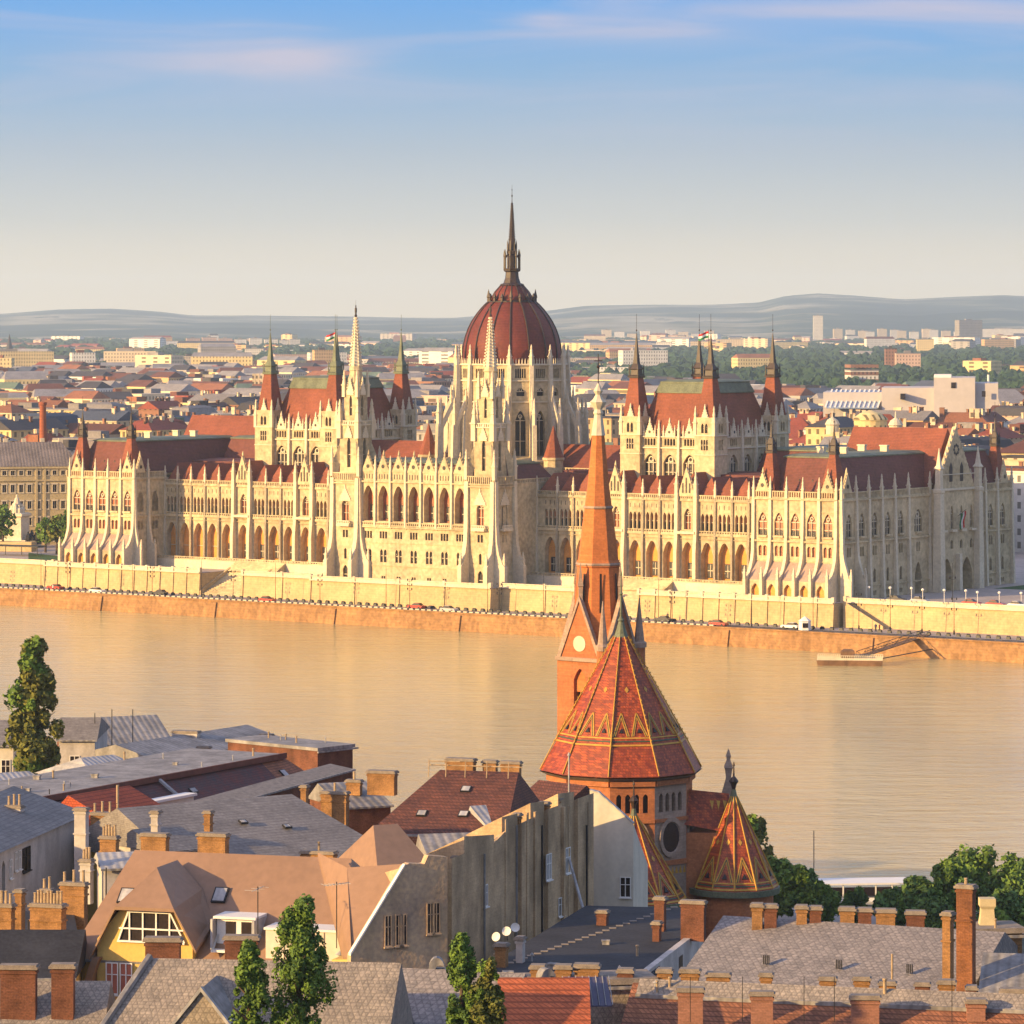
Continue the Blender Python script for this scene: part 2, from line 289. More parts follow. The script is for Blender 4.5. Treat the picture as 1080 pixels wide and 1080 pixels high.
def end_block(sx):
    vis=1 if sx>0 else .75
    # ---- river pavilion front, five bays
    b=MB().use(STONE); F=FF(-35); cs=[sx*v for v in (95.5,99.8,104.1,108.4,112.7)]; cs.sort()
    lo,hi=min(cs)-2.3,max(cs)+2.3; es=[lo]+[(a+c)/2 for a,c in zip(cs,cs[1:])]+[hi]
    wo=MB().obj('facade_wall',STONE,par)
    for z0,z1,w,zb,zs,ri,dep,sty,sub in ROWS4: row(b,F,cs,z0,z1,w,zb,zs,ri,dep,sty,wo,vis,sub,ends=es)
    F2=FF(-38.2); row(b,F2,cs,9.3,13.6,2.0,9.6,11.6,1.2,.8,'r1',wo,vis,ends=es)
    b.use(APSTONE); b.poly(F2(lo,0,13.6),F2(hi,0,13.6),F(hi,.02,17.6),F(lo,.02,17.6)); b.use(STONE)
    for u in (lo,hi): b.poly(F2(u,0,9.3),F2(u,0,13.6),F(u,0,17.6),F(u,0,9.3))
    for u in es:
        b.use(STONE2); finbutt(b,F,u,.75,pts_fin()); x,y,_=F(u,4.0,0); pin(wo,x,y,13.7,3.0,1.25,.9); x,y,_=F(u,.1,0); pin(wo,x,y,31.9,5.0,.75,1)
        b.use(STONE)
    for z in (22.1,31.6): band(b,F,lo,hi,z,.4,.5)
    band(b,F,lo,hi,28.9,.15,.12); band(b,F,lo,hi,17.85,.2,.15); parapet(b,F,lo,hi,31.95,33.6,.62)
    b.use(REDWALL); b.prism([F(lo,-.35,31.9),F(hi,-.35,31.9),F(hi,-.4,31.9),F(lo,-.4,31.9)],0,0,1.5); b.use(STONE)
    for c in (cs[0],cs[-1]): gable(b,F,c,3.6,33.4,37.8)
    for c in cs: band(b,F,c-1.3,c+1.3,23.1,.45,.5)
    # ---- outer side (towards the square) thirteen bays and the gabled centre
    ox=sx*116.2; Fs=frame(ox,0,0,1) if sx>0 else frame(ox,0,0,-1); sg=1 if sx>0 else -1
    x0,x1=(min(lo,hi),max(lo,hi))
    body=(min(sx*93.2,ox),max(sx*93.2,ox))
    yc=[-31.6,-26,-20.4,-14.6,-8.8]; yd=[27.2,33,38.8]
    b.poly(*( [(sx*93.2,-35,9.3),(sx*93.2,43,9.3),(sx*93.2,43,31.9),(sx*93.2,-35,31.9)] )); b.poly((sx*93.2,43,9.3),(ox,43,9.3),(ox,43,31.9),(sx*93.2,43,31.9))
    b.poly((sx*93.2,-35,31.5),(ox,-35,31.5),(ox,43,31.5),(sx*93.2,43,31.5))
    b.poly(F(sx*93.2,0,9.3),F(lo if sx>0 else hi,0,9.3),F(lo if sx>0 else hi,0,31.9),F(sx*93.2,0,31.9)); b.poly(F(ox,0,9.3),F(hi if sx>0 else lo,0,9.3),F(hi if sx>0 else lo,0,31.9),F(ox,0,31.9))
    if sx>0:
        SR=[(9.3,12.2,.6,9.9,10.9,.15,.4,'1',2),(12.2,17.9,1.1,12.9,15.4,.6,.5,'d1',1),(17.9,22.2,.75,19.0,20.9,.35,.5,'1',2),(22.2,31.9,2.3,23.5,26.6,2.1,.5,'dt2',1)]
        for ys,e in ((yc,[-35,-28.8,-23.2,-17.5,-11.7,-5.6]),([-1],[-5.6,4.2]),(yd,[23.2,30.1,35.9,43])):
            for z0,z1,w,zb,zs,ri,dep,sty,sub in SR:
                if len(ys)==1:
                    if z0<17:
                        if z0<10: cell(b,Fs,e[0],e[1],9.3,17.9,ys[0],3.0,9.3,13.6,3,2.2); win(wo,Fs,ys[0],-2.15,9.4,3,4.2,3,'dt2',1)
                        continue
                    if w>1.5: w=3.4
                    row(b,Fs,ys,z0,z1,w,zb,zs,ri,dep,sty.replace('2','3') if w>3 else sty,wo,1,sub,ends=e)
                else: row(b,Fs,ys,z0,z1,w,zb,zs,ri,dep,sty,wo,1,sub,ends=e)
        for u in (-35,-28.8,-23.2,-17.5,-11.7,-5.6,4.2,23.2,30.1,35.9,43):
            fl=u<-28 ; b.use(STONE2); finbutt(b,Fs,u,.8,[(0,31.8),(.45,31.8),(.6,22),(.85,14),(1.0,9.3),(0,9.3)] if not fl else [(0,31.8),(.45,31.8),(.75,20),(1.05,18.2),(2.2,14.4),(2.9,13.6),(2.9,9.3),(0,9.3)])
            x,y,_=Fs(u,.1,0); pin(wo,x,y,31.9,5.4,.75,1.1); b.use(STONE)
            if fl: x,y,_=Fs(u,2.6,0); pin(wo,x,y,13.6,3,1.25,.9)
        for a,c in ((-35,5),(22.6,43)):
            for z in (22.1,31.6): band(b,Fs,a,c,z,.4,.45)
            parapet(b,Fs,a,c,31.95,33.6,.62); band(b,Fs,a,c,12.1,.25,.3)
            for k,yy in enumerate(yc+[-1]+yd):
                if a<yy<c: band(b,Fs,yy-1.3,yy+1.3,23.1,.45,.55)
        gable(b,Fs,-32.4,3.8,33.4,38); gable(b,Fs,39.6,3.8,33.4,38)
        # gabled centre
        Fg=frame(ox+1.8,0,0,1); ge=[4.2,9.0,13.6,18.2,23.2]; gc=[6.9,11.4,15.8,20.5]
        row(b,Fg,gc,17.9,22.2,1.2,19,20.6,.5,.5,'1',wo,1,ends=ge); row(b,Fg,gc,22.2,33,1.5,23.7,27.2,1.9,.6,'dt2',wo,1.2,ends=ge)
        row(b,Fg,[9.1,18.4],9.3,17.9,5.2,9.3,13.3,3.6,3.2,'dt3',wo,1.3,ends=[4.2,13.7,23.2])
        b.poly(Fg(4.2,0,9.3),Fg(4.2,0,33),Fg(4.2,-2,33),Fg(4.2,-2,9.3)); b.poly(Fg(23.2,0,9.3),Fg(23.2,0,33),Fg(23.2,-2,33),Fg(23.2,-2,9.3))
        b.prism([Fg(4.8,-.2,33),Fg(22.6,-.2,33),Fg(13.7,-.2,47.3)],-1.0,0)
        b.use(STONE2)
        for sgn in (-1,1):
            for k in range(1,11): x,y,_=Fg(13.7+sgn*8.9*(1-k/11),-.6,0); z=33+14.3*k/11; b.sq(x,y,[(.35,z-.2),(.5,z+.35),(.05,z+.8)])
        band(b,Fg,4.2,23.2,32.6,.5,.4); band(b,Fg,4.2,23.2,36.2,.2,.1)
        for yy in (4.6,22.8):
            x,y,_=Fg(yy,.5,0); b.sq(x,y,[(2.2,9.3),(2.1,17),(1.9,22),(1.7,32),(2.0,32.3),(2.0,33),(1.4,33.2),(1.3,37.5),(1.9,37.8),(1.0,38.6),(.1,42.6)])
        b.sq(Fg(13.7,.6,0)[0],13.7,[(1.3,9.3),(1.1,17.8)])
        for k in range(4):
            yy=gc[k]; band(b,Fg,yy-1.1,yy+1.1,23.0,.5,.9)
        b.use(GLASS)
        for yy in (11.2,16.2): b.poly(*[Fg(yy+px_,-.15+.02,pz) for px_,pz in ((-.75,34.6),(.75,34.6),(.75,38),(0,39.2),(-.75,38))])
        for k in range(8): a=k*PI/4; b.poly(*[Fg(13.7+1.05*math.cos(a)+.42*math.cos(a+j*PI/3),-.13,42+1.05*math.sin(a)+.42*math.sin(a+j*PI/3)) for j in range(6)])
        b.use(STONE)
        # flag over the balcony
        fl=MB(); st=Fg(13.6,.3,26.5); en=Fg(13.6,2.6,28.2); fl.use(BRONZE); fl.tube(st,en,.06); o=fl.obj('flag_pole',None,par)
        fb=MB(); cols=[mat('flag_red',(.55,.03,.03)),mat('flag_white',(.75,.75,.72)),mat('flag_green',(.03,.22,.08))]
        for i in range(3):
            fb.use(cols[i])
            for k in range(6): 
                z=27.9-k*.65; zz=z-.65; off=.12*math.sin(k*1.3); of2=.12*math.sin((k+1)*1.3)
                q=lambda j,z_,o_:Fg(13.6+o_*2,2.5-j*.45-(27.9-z_)*.12,z_-j*.25)
                fb.poly(q(i,z,off),q(i+1,z,off),q(i+1,zz,of2),q(i,zz,of2))
        fb.obj('flag',None,o)
    else:
        b.poly((ox,-35,9.3),(ox,43,9.3),(ox,43,31.9),(ox,-35,31.9)); parapet(b,Fs,-43,35,31.95,33.6,1.2)
    # inner side bay facing the middle (seen on the far-left pavilion)
    if sx<0:
        Fi=frame(-93.18,0,0,1)
        for z0,z1,w,zb,zs,ri,dep,sty,sub in [(9.3,13.6,2.0,9.6,11.6,1.2,.6,'r1',1)]+ROWS4:
            row(b,Fi,[-32.6,-27.0],z0,z1,w,zb,zs,ri,dep,sty.replace('w',''),wo,1,sub,ends=[-35,-29.8,-23])
        for u in (-35,-29.8): b.use(STONE2); finbutt(b,Fi,u,.7,[(0,31.8),(.45,31.8),(.75,20),(1.05,18.2),(2.0,14.4),(2.7,13.8),(2.7,9.3),(0,9.3)]); x,y,_=Fi(u,2.4,0); pin(wo,x,y,13.6,3,1.25,.8); x,y,_=Fi(u,.1,0); pin(wo,x,y,31.9,5,.75,.9); b.use(STONE)
        gable(b,Fi,-32.6,3.6,33.4,37.8); band(b,Fi,-35,-23,31.6,.4,.4); parapet(b,Fi,-35,-23,31.95,33.6,.62); band(b,Fi,-35,-23,22.1,.4,.4)
        b.box(-93.9,-93.2,-35,-23,9.3,31.4)
    wo.data=b.mesh('facade_wall')
    # roofs
    r=MB(); a,c=(94.8,114.6) if sx>0 else (-114.6,-94.8)
    mansard(r,a,c,-33,42,33.0,41.0,3.2,TILE if False else TILEP,COPPER,.3); ro=r.obj('roof',None,par)
    r=MB().use(TILE)
    xi,xo=(90,115.6) if sx>0 else (-115.6,-90); r.ring([[(xi,4.6,33),(xi,13.7,46.9),(xi,22.8,33)],[(xo,4.6,33),(xo,13.7,46.9),(xo,22.8,33)]]); r.obj('cross_roof',None,par)
    for y in (-20,-2,30):
        for k in (0,1): r=MB().use(STONE2); x=a+7+6*k; r.cbox(x,y,1.8,1.0,41.3,43.0); r.cbox(x,y,2.1,1.3,43.0,43.3); r.obj('chimney',None,ro)
    for (x,y) in ((sx*96.3,-32.6),(sx*112.9,-32.6),(sx*112.9,41)): turret_roof(x,y,33.4,42.0,48.6,4.6,1.5,52.6,par)
    for x in (a+5,a+8.5,a+12,a+15.5): dd=MB().use(BRONZE); dd.prism([(x-.4,-31.9,35.4),(x+.4,-31.9,35.4),(x,-31.9,36.3)],0,1.2); dd.obj('roof_vent',None,ro)
end_block(1); end_block(-1)
# ---- wings between the pavilions and the middle
BAYS=[28,32.5,37.2,41.9,47,52.4,57.2,62,67.2,72.6,77.4,82,86.6,91]; GB=(47,67.2)
def wing(sx):
    b=MB().use(STONE); F=FF(-23); cs=sorted(sx*v for v in BAYS); es=sorted([sx*24.2]+[sx*(a+c)/2 for a,c in zip(BAYS,BAYS[1:])]+[sx*93.1])
    wo=MB().obj('facade_wall',STONE,par)
    for i,c in enumerate(cs):
        e=[es[i],es[i+1]]; g=abs(c) in GB
        cell(b,F,e[0],e[1],11.6,22.1,c,3.3,11.7,17.6,2.9,1.7,0,2.0)
        cell_style='l1' if i%3 else 'r1'; win(wo,F,c,-1.66,11.7,3.3,5.9,2.9,'lr1' if (sx>0 or i>3) else 'r1',1.1 if abs(c)<60 or sx>0 else .9)
        if g:
            cell(b,F,e[0],e[1],22.1,31.2,c,2.0,23.4,26.6,1.7,.9); win(wo,F,c,-.86,23.4,2.0,3.2,1.7,'wt2',1.2)
            gable(b,F,c,4.8,31.1,38.0,.5,.8,False)
            b.use(GLASS)
            for k in (-1,0,1): b.poly(*[F(c+k*.95+q[0],.53,q[1]) for q in ((-.22,31.9),(.22,31.9),(.22,34.2+(k==0)*1.3),(-.22,34.2+(k==0)*1.3))])
            b.use(STONE2)
            for u in e: finbutt(b,F,u,.9,[(0,31.8),(1.0,31.8),(1.1,22),(1.5,18),(1.5,9.3),(0,9.3)])
            for u in e: x,y,_=F(u,.6,0); pin(wo,x,y,31.5,5.6,.9,1.1)
            band(b,F,e[0],e[1],22.4,.6,1.3); b.use(STONE)
        else:
            row(b,F,[c],22.1,31.2,.9,23.2,26.4,.8,.8,'wd',wo,.9,3,ends=e)
            b.use(STONE2)
            for u in e: finbutt(b,F,u,.55,[(0,31.2),(.4,31.2),(.5,22),(.7,20),(.7,9.3),(0,9.3)])
            b.use(STONE)
            for k in (-1,0,1): # little blind lancets above the gallery
                b.use(GLASS); b.poly(*[F(c+k*1.3+q[0],.02,q[1]) for q in ((-.09,28.2),(.09,28.2),(.09,29.2),(-.09,29.2))]); b.use(STONE)
    for u in es: x,y,_=F(u,.15,0); pin(wo,x,y,31.0,4.0,.85,.9)
    a,c=es[0],es[-1]
    b.poly(F(a,0,9.3),F(c,0,9.3),F(c,0,11.6),F(a,0,11.6))
    for z,h in ((22.0,.35),(30.0,.3),(21.2,.12)): band(b,F,a,c,z,h,.4)
    parapet(b,F,a,c,22.35,23.2,.7,.35); parapet(b,F,a,c,30.3,31.5,.55,.3)
    b.poly((a,-22.9,31),(c,-22.9,31),(c,20,31),(a,20,31)); b.poly((a,20,9.3),(c,20,9.3),(c,20,31),(a,20,31))
    b.use(STONE2); b.box(a,c,-27.2,-23.02,9.3,11.4); b.use(STONE); parapet(b,FF(-27.0),a+1,c-1,11.4,12.2,.8)
    wo.data=b.mesh('facade_wall')
    r=MB().use(TILE)
    for i,cc in enumerate(cs):
        if abs(cc) in GB: l,m_,h=es[i],es[i+1],36.6
        else: l,m_,h=es[i],es[i+1],35.6
        y0=-22.3; r.add([(l,y0,31.1),(m_,y0,31.1),((l+m_)/2,y0+1.7,h),((l+m_)/2,-13,h),(l,-13,31.1),(m_,-13,31.1)],[(0,1,2),(1,5,3,2),(0,2,3,4)])
    r.use(TILEP); r.ring([[(a,-13.2,31.1),(a,-12.6,35.9),(a,-2,36.4),(a,0,31)],[(c,-13.2,31.1),(c,-12.6,35.9),(c,-2,36.4),(c,0,31)]])
    ro=r.obj('roof',None,par)
    a,c=(70,95) if sx>0 else (-95,-70); r=MB(); mansard(r,a-1,c+1,0,34,31,41.2,3.0,TILEP,COPPER,.3); r.obj('inner_roof',None,par)
    a,c=(12,46) if sx>0 else (-46,-12); r=MB().use(TILE); r.ring([[(a,-8,35),(a,0,41.8),(a,8,35)],[(c,-8,35),(c,0,41.8),(c,8,35)]]); r.use(STONE); r.box(a,c,-7.6,7.6,30,35.2); parapet(r,FF(-8.2),a,c,35,36.4,.9); r.obj('hall_roof',None,par)
wing(1); wing(-1)
# ---- river front of the middle: seven bays
b=MB().use(STONE); F=FF(-40); cs=[-13.8+4.6*k for k in range(7)]; es=[-16.2]+[(x+y)/2 for x,y in zip(cs,cs[1:])]+[16.2]
wo=MB().obj('facade_wall',STONE,par)
row(b,F,cs,9.0,13.2,.5,9.8,10.6,0,.4,'1',wo,1,2,ends=es); row(b,F,cs,13.2,18.6,.85,13.9,16.5,.5,.45,'1',wo,1,2,ends=es)
row(b,F,cs,18.6,22.3,.62,19.6,21.3,0,.45,'1',wo,1,3,ends=es); row(b,F,cs,22.3,33.2,3.1,23.8,29.6,2.7,2.0,'lw1',wo,1.2,1,2.0,ends=es)
b.use(STONE2)
for u in es: finbutt(b,F,u,.5,[(0,36),(.5,36),(.6,22.5),(.15,22.0),(0,22)]); x,y,_=F(u,.15,0); pin(wo,x,y,35.2,4.4,.8,1.1)
b.use(STONE); band(b,F,-16.2,16.2,22.2,.35,.55); parapet(b,F,-16.2,16.2,22.6,23.6,.6,.45); band(b,F,-16.2,16.2,33.1,.35,.5); band(b,F,-16.2,16.2,18.5,.15,.15); band(b,F,-16.2,16.2,13,.2,.2)
b.box(-16.2,16.2,-40,-39.6,33.2,36.2)
for c in cs:
    gable(b,F,c,3.9,35.6,39.8)
    b.use(GLASS)
    for k in (-1.2,-.4,.4,1.2): b.poly(*[F(c+k+q[0],.03,q[1]) for q in ((-.13,33.9),(.13,33.9),(.13,35.1),(-.13,35.1))])
    b.use(STONE)
wall_body(b,-24.2,24.2,-37,-8,9.0,33.2)
Fr=frame(24.22,0,0,1); row(b,Fr,[-29.6,-26],22.3,31,1.2,23.6,27.4,.9,.5,'1',wo,1,1,ends=[-32,-28,-23]); row(b,Fr,[-29.6,-26],9.3,22.3,.9,12,14,.6,.5,'1',wo,1,1,ends=[-32,-28,-23]); parapet(b,Fr,-37,-10,33.2,34.4,.7)
wo.data=b.mesh('facade_wall')
r=MB(); mansard(r,-23.5,23.5,-38.8,-14,33.3,37.6,3.0,TILEP,COPPER,.3); r.obj('roof',None,par)
# ---- two river towers with openwork spires
def river_tower(sx):
    cx,cy=sx*20.3,-36.6; h=4.1; b=MB().use(STONE); wo=MB().obj('spire_tower',STONE,par)
    FT=[frame(cx,cy-h,1,0),frame(cx+h,cy,0,1)]
    b.poly((cx-h,cy-h,9),(cx-h,cy+h,9),(cx-h,cy+h,34),(cx-h,cy-h,34)); b.poly((cx-h,cy+h,9),(cx+h,cy+h,9),(cx+h,cy+h,34),(cx-h,cy+h,34))
    for F in FT:
        row(b,F,[0],9,13.6,1.5,9.3,12,.9,.6,'1',wo,1,1,ends=[-h,h]); row(b,F,[0],13.6,18.6,.8,14.4,16.6,.4,.5,'1',wo,1,1,ends=[-h,h])
        row(b,F,[0],18.6,22.3,.7,19.6,21.4,0,.4,'1',wo,1,2,ends=[-h,h]); row(b,F,[0],22.3,34,2.2,23.4,27.6,1.7,.9,'wt2',wo,1.3,1,ends=[-h,h])
        b.use(STONE2); band(b,F,-1.9,1.9,22.3,.5,1.2); parapet(b,F,-1.9,1.9,22.8,23.7,.5,1.0); gable(b,F,0,3.6,28.4,31.6,.2,.3,False)
        for u in (-h+.3,h-.3): 
            finbutt(b,F,u,1.1,[(0,34),(.55,34),(.7,24),(1.0,19.5),(1.6,16.8),(2.6,14.6),(3.2,14.0),(3.2,9),(0,9)]); x,y,_=F(u,2.7,0); pin(wo,x,y,13.9,3.4,1.2,.9)
        b.use(STONE); band(b,F,-h,h,32.6,.35,.5); parapet(b,F,-h-.3,h+.3,33.2,35.3,.55,.35)
    for qx in (-1,1):
        for qy in (-1,1): 
            pin(wo,cx+qx*h,cy+qy*h,34.4,7.2,.75,1.2)
            pts=[(cx+qx*(h-.4),cy+qy*(h-.4),34.5),(cx+qx*(h-1.0),cy+qy*(h-1.0),34.5),(cx+qx*2.2,cy+qy*2.2,42.5),(cx+qx*2.2,cy+qy*2.2,44),(cx+qx*(h-.3),cy+qy*(h-.3),38.6)]
            b.prism(pts,.35*qy,-.35*qx)
    b.box(cx-h,cx+h,cy-h,cy+h,33.2,33.8)
    # upper shaft
    s1=2.75
    for k in range(4):
        dx,dy=((1,0),(0,1),(-1,0),(0,-1))[k]; F=frame(cx+dy*s1,cy-dx*s1,dx,dy)
        row(b,F,[0],33.8,46.6,1.1,36.5,42.6,1.2,.6,'1',wo,1 if k<2 else .2,1,ends=[-s1,s1]); b.use(STONE2); parapet(b,F,-s1-.2,s1+.2,46.6,47.8,.5,.3)
        gable(b,F,0,2.4,43.6,46.6,.3,.3,False); b.use(STONE)
        s2=2.0; F=frame(cx+dy*s2,cy-dx*s2,dx,dy)
        row(b,F,[0],46.6,55.2,.8,49,53,.9,.5,'1',wo,1 if k<2 else .2,1,ends=[-s2,s2]); b.use(STONE2); gable(b,F,0,2.2,54.0,57.4,.25,.3,False); b.use(STONE)
    for qx in (-1,1):
        for qy in (-1,1): pin(wo,cx+qx*s1,cy+qy*s1,43.5,9.5,.8,1.1); pin(wo,cx+qx*s2,cy+qy*s2,53.5,6.6,.8,1.1)
    b.lathe(cx,cy,[(2.1,55.2),(1.7,57),(1.9,57.2),(1.55,59.8),(1.75,60),(1.5,61)],8,PI/8)
    wo.data=b.mesh('spire_tower')
    c=MB().use(STONE2); n=17
    prof=[]; 
    for i in range(n): t=i/(n-1); r0=1.5*(1-t)+.14*t; prof+= [(r0,61+12*t)]
    c.lathe(cx,cy,prof,8,PI/8)
    for i in range(n-1):
        t=i/(n-1); r0=1.5*(1-t)+.2*t
        for k in range(8): a=PI/8+k*PI/4; c.sq(cx+(r0+.1)*math.cos(a),cy+(r0+.1)*math.sin(a),[(.14,61.1+12*t),(.34,61.3+12*t),(.04,61.62+12*t)])
    so_=c.obj('spire',None,wo)
    c=MB().use(BRONZE); c.lathe(cx,cy,[(.25,72.9),(.38,73.3),(.2,73.6),(.3,74.4),(.28,75),(.12,75.3),(.17,75.6),(.03,75.9),(.03,77)],6); c.obj('finial_figure',None,wo)
river_tower(1); river_tower(-1)
# ---- two chamber blocks with four turrets each
def chamber(sx):
    x0,x1=sorted((sx*45.8,sx*66.9)); y0,y1=-12.6,14.6; met=COPPER if sx<0 else BRONZE
    b=MB().use(STONE); wo=MB().obj('chamber_wall',STONE,par)
    for F,L_ ,cs in ((frame(0,y0-1.6,1,0),(x0,x1),[(x0+x1)/2+k*5.6 for k in (-1,0,1)]),(frame(x1+1.6,0,0,1),(y0,y1),[(y0+y1)/2+k*6.2 for k in (-1,0,1)])):
        e=[L_[0]+2.4]+[(p+q)/2 for p,q in zip(cs,cs[1:])]+[L_[1]-2.4]
        row(b,F,cs,28,42,3.6,34.0,38.4,2.0,.8,'t3',wo,1,1,ends=e)
        row(b,F,cs,42,44.6,.62,42.5,43.9,.25,.6,'1',wo,1,4,ends=e)
        b.use(STONE2)
        for u in e: finbutt(b,F,u,.6,[(0,44.6),(.6,44.6),(.8,36),(.9,28),(0,28)]); x,y,_=F(u,.3,0); pin(wo,x,y,44.4,4.2,.9,1)
        for c in cs:
            for k in (-1,1): x,y,_=F(c+k*1.6,.2,0); pin(wo,x,y,44.4,3.0,.8,.5)
            gable(b,F,c,2.7,44.6,48,.2,.4)
        band(b,F,e[0],e[-1],41.8,.3,.4); band(b,F,e[0],e[-1],44.4,.3,.3); b.use(STONE)
    b.poly((x0-1.6,y0,28),(x0-1.6,y1,28),(x0-1.6,y1,44.6),(x0-1.6,y0,44.6)); b.poly((x0,y1+1.6,28),(x1,y1+1.6,28),(x1,y1+1.6,44.6),(x0,y1+1.6,44.6)); b.box(x0-1.5,x1+1.5,y0-1.5,y1+1.5,44.1,44.7)
    wo.data=b.mesh('chamber_wall')
    for qx in (x0,x1):
        for qy in (y0,y1):
            t=MB().use(STONE); to=MB().obj('corner_turret',STONE,par); h=2.8
            for k in range(4):
                dx,dy=((1,0),(0,1),(-1,0),(0,-1))[k]; F=frame(qx+dy*h,qy-dx*h,dx,dy); im=(1,1,.15,.15)[k]*(1 if (qx==x1 or qy==y0) else .5)
                t.poly(F(-h,0,28),F(h,0,28),F(h,0,40.5),F(-h,0,40.5)); row(t,F,[0],40.5,45,.55,41.6,43.9,.2,.4,'1',to,im,3,ends=[-h,h])
                row(t,F,[0],45,49.3,.8,45.6,47.3,.6,.5,'1',to,im,2,ends=[-h+.3,h-.3]); t.use(STONE2); gable(t,F,0,2.6,48.0,51.4,-.1,.4,False)
                band(t,F,-h-.2,h+.2,44.9,.3,.25); band(t,F,-h,h,40.4,.2,.2)
                for u in (-h+.2,): x,y,_=F(u,-.2,0); pin(to,x,y,45,7.0,.75,1.0*im)
                t.use(STONE)
            t.box(qx-2.5,qx+2.5,qy-2.5,qy+2.5,48.9,49.2); to.data=t.mesh('corner_turret')
            turret_roof(qx,qy,49,58.4,69,4.7,2.3,73.6,to,met,'turret_roof')
    r=MB(); mansard(r,x0+.2,x1-.2,y0+.2,y1-.2,45.2,57.2,4.0,TILE,COPPER,.3,2.4); r.obj('chamber_roof',None,par)
chamber(1); chamber(-1)
# flags on the chamber ridges
def flag(x,y,z,label=None):
    f=MB().use(BRONZE); f.lathe(x,y,[(.09,57.5),(.07,z)],6); o=f.obj('flag_pole',None,par); g=MB(); cs=['flag_red','flag_white','flag_green']
    for i in range(3):
        g.use(MATS[cs[i]])
        for k in range(8):
            q=lambda kk,j:(x-CA*.3*kk-.1*math.sin(kk*.9),y-SA*.3*kk+.2*math.sin(kk*.9),z-.3-j*.5-kk*.1+.08*math.sin(kk*.8))
            g.poly(q(k,i),q(k+1,i),q(k+1,i+1),q(k,i+1))
    g.obj('flag',None,o)
flag(61.3,-5,69.8); flag(-48.5,-9,69.4)
# ---- dome
dr=MB().use(STONE); do=MB().obj('dome_drum',STONE,par); RD=13.3; nf=16; hw=RD*math.tan(PI/nf)
for k in range(nf):
    a=k*2*PI/nf; dx,dy=math.cos(a),math.sin(a); F=frame(dy*RD,-dx*RD,dx,dy); ang=math.degrees(math.atan2(-dx*RD,dy*RD))
    vis=max(0,(dy*math.sin(-AL)*1.0+dx*CA)); im=1.5 if vis>0 else .05
    vis=(-(SA)*(-dy)+CA*dx); im=1.5 if (CA*dx+SA*0>-.2 and vis>.1) else .05
    row(dr,F,[0],30,52.2,2.6,37.6,47.6,2.4,.9,'t2',do,im,1,ends=[-hw,hw]); row(dr,F,[0],52.2,57.4,2.0,53.6,54.7,.9,.6,'t1',do,im,1,ends=[-hw,hw])
    row(dr,F,[0],57.4,61.3,.42,58.0,60.1,.25,.5,'1',do,im,5,ends=[-hw,hw])
    dr.use(STONE2); band(dr,F,-hw,hw,52.0,.3,.35); band(dr,F,-hw,hw,57.2,.3,.35); band(dr,F,-hw-.1,hw+.1,61.1,.4,.4)
    for j in range(7): u=-hw+hw*2*j/7; x,y,_=F(u,.15,0); dr.sq(x,y,[(.22,61.4),(.2,62.2),(.02,62.9)])
    finbutt(dr,F,hw,1.0,[(0,61.3),(.7,61.3),(.9,56),(1.1,52),(1.9,49),(2.2,42),(2.2,30),(0,30)]); x,y,_=F(hw,.3,0); pin(do,x,y,61,5.2,.95,1.3*(im>1))
    # outer pier and flying buttress
    F2=F; pts=[(1.0,52.6),(1.4,53.6),(5.0,46.2),(5.0,43.6)]; finbutt(dr,F,hw,.5,pts); finbutt(dr,F,hw,1.0,[(4.2,46.6),(5.4,46.6),(5.6,40),(5.6,28),(4.2,28)]); x,y,_=F(hw,4.8,0); pin(do,x,y,46.4,6.8,.75,1.3*(im>1))
    x,y,_=F(hw,1.6,0); pin(do,x,y,50,6.2,.6,1.0*(im>1)); dr.use(STONE)
    # low chapel ring between the piers
    ho=(RD+4.4)*math.tan(PI/nf); F3=frame(dy*(RD+4.4),-dx*(RD+4.4),dx,dy); row(dr,F3,[0],28,37.6,1.8,34.0,35.5,1,.6,'1',do,im*.8,1,ends=[-ho,ho]); band(dr,F3,-ho,ho,37.4,.3,.3)
    dr.poly(F3(-ho,0,37.6),F3(ho,0,37.6),F(hw,0,39),F(-hw,0,39))
dr.lathe(0,0,[(RD,61.2),(11.6,61.4)],32)
do.data=dr.mesh('dome_drum')
DP=[(12.0,61.2),(12.1,62.5),(12.1,64),(11.9,66),(11.45,68),(10.75,70),(9.85,71.8),(8.8,73.4),(7.7,74.8),(6.7,75.9),(5.9,76.6)]
d=MB().use(DOMEM); d.lathe(0,0,DP,96); dm=d.obj('dome',None,par,True)
for k in range(16):
    a=(k+.5)*2*PI/16; c=MB()
    for (r0,z0),(r1,z1) in zip(DP,DP[1:]): c.tube(((r0+.1)*math.cos(a),(r0+.1)*math.sin(a),z0),((r1+.1)*math.cos(a),(r1+.1)*math.sin(a),z1),.2)
    c.obj('rib',BRONZE,dm)
c=MB().use(BRONZE); c.lathe(0,0,[(5.6,76.2),(6.0,76.4),(6.0,76.8),(5.3,77.0)],16)
for k in range(16):
    a=(k+.5)*2*PI/16; big=k%4==1; c.sq(5.8*math.cos(a),5.8*math.sin(a),[(.5,76.6),(.5,77.6),(.7,77.8),(.05,79.8 if big else 78.8)])
c.obj('crown_ring',None,dm)
c=MB().use(DOMEM); c.lathe(0,0,[(5.3,76.9),(4.9,78),(4.2,79.2),(3.3,80.2),(2.9,80.6)],32); cp=c.obj('dome_cap',None,par)
c=MB().use(BRONZE)
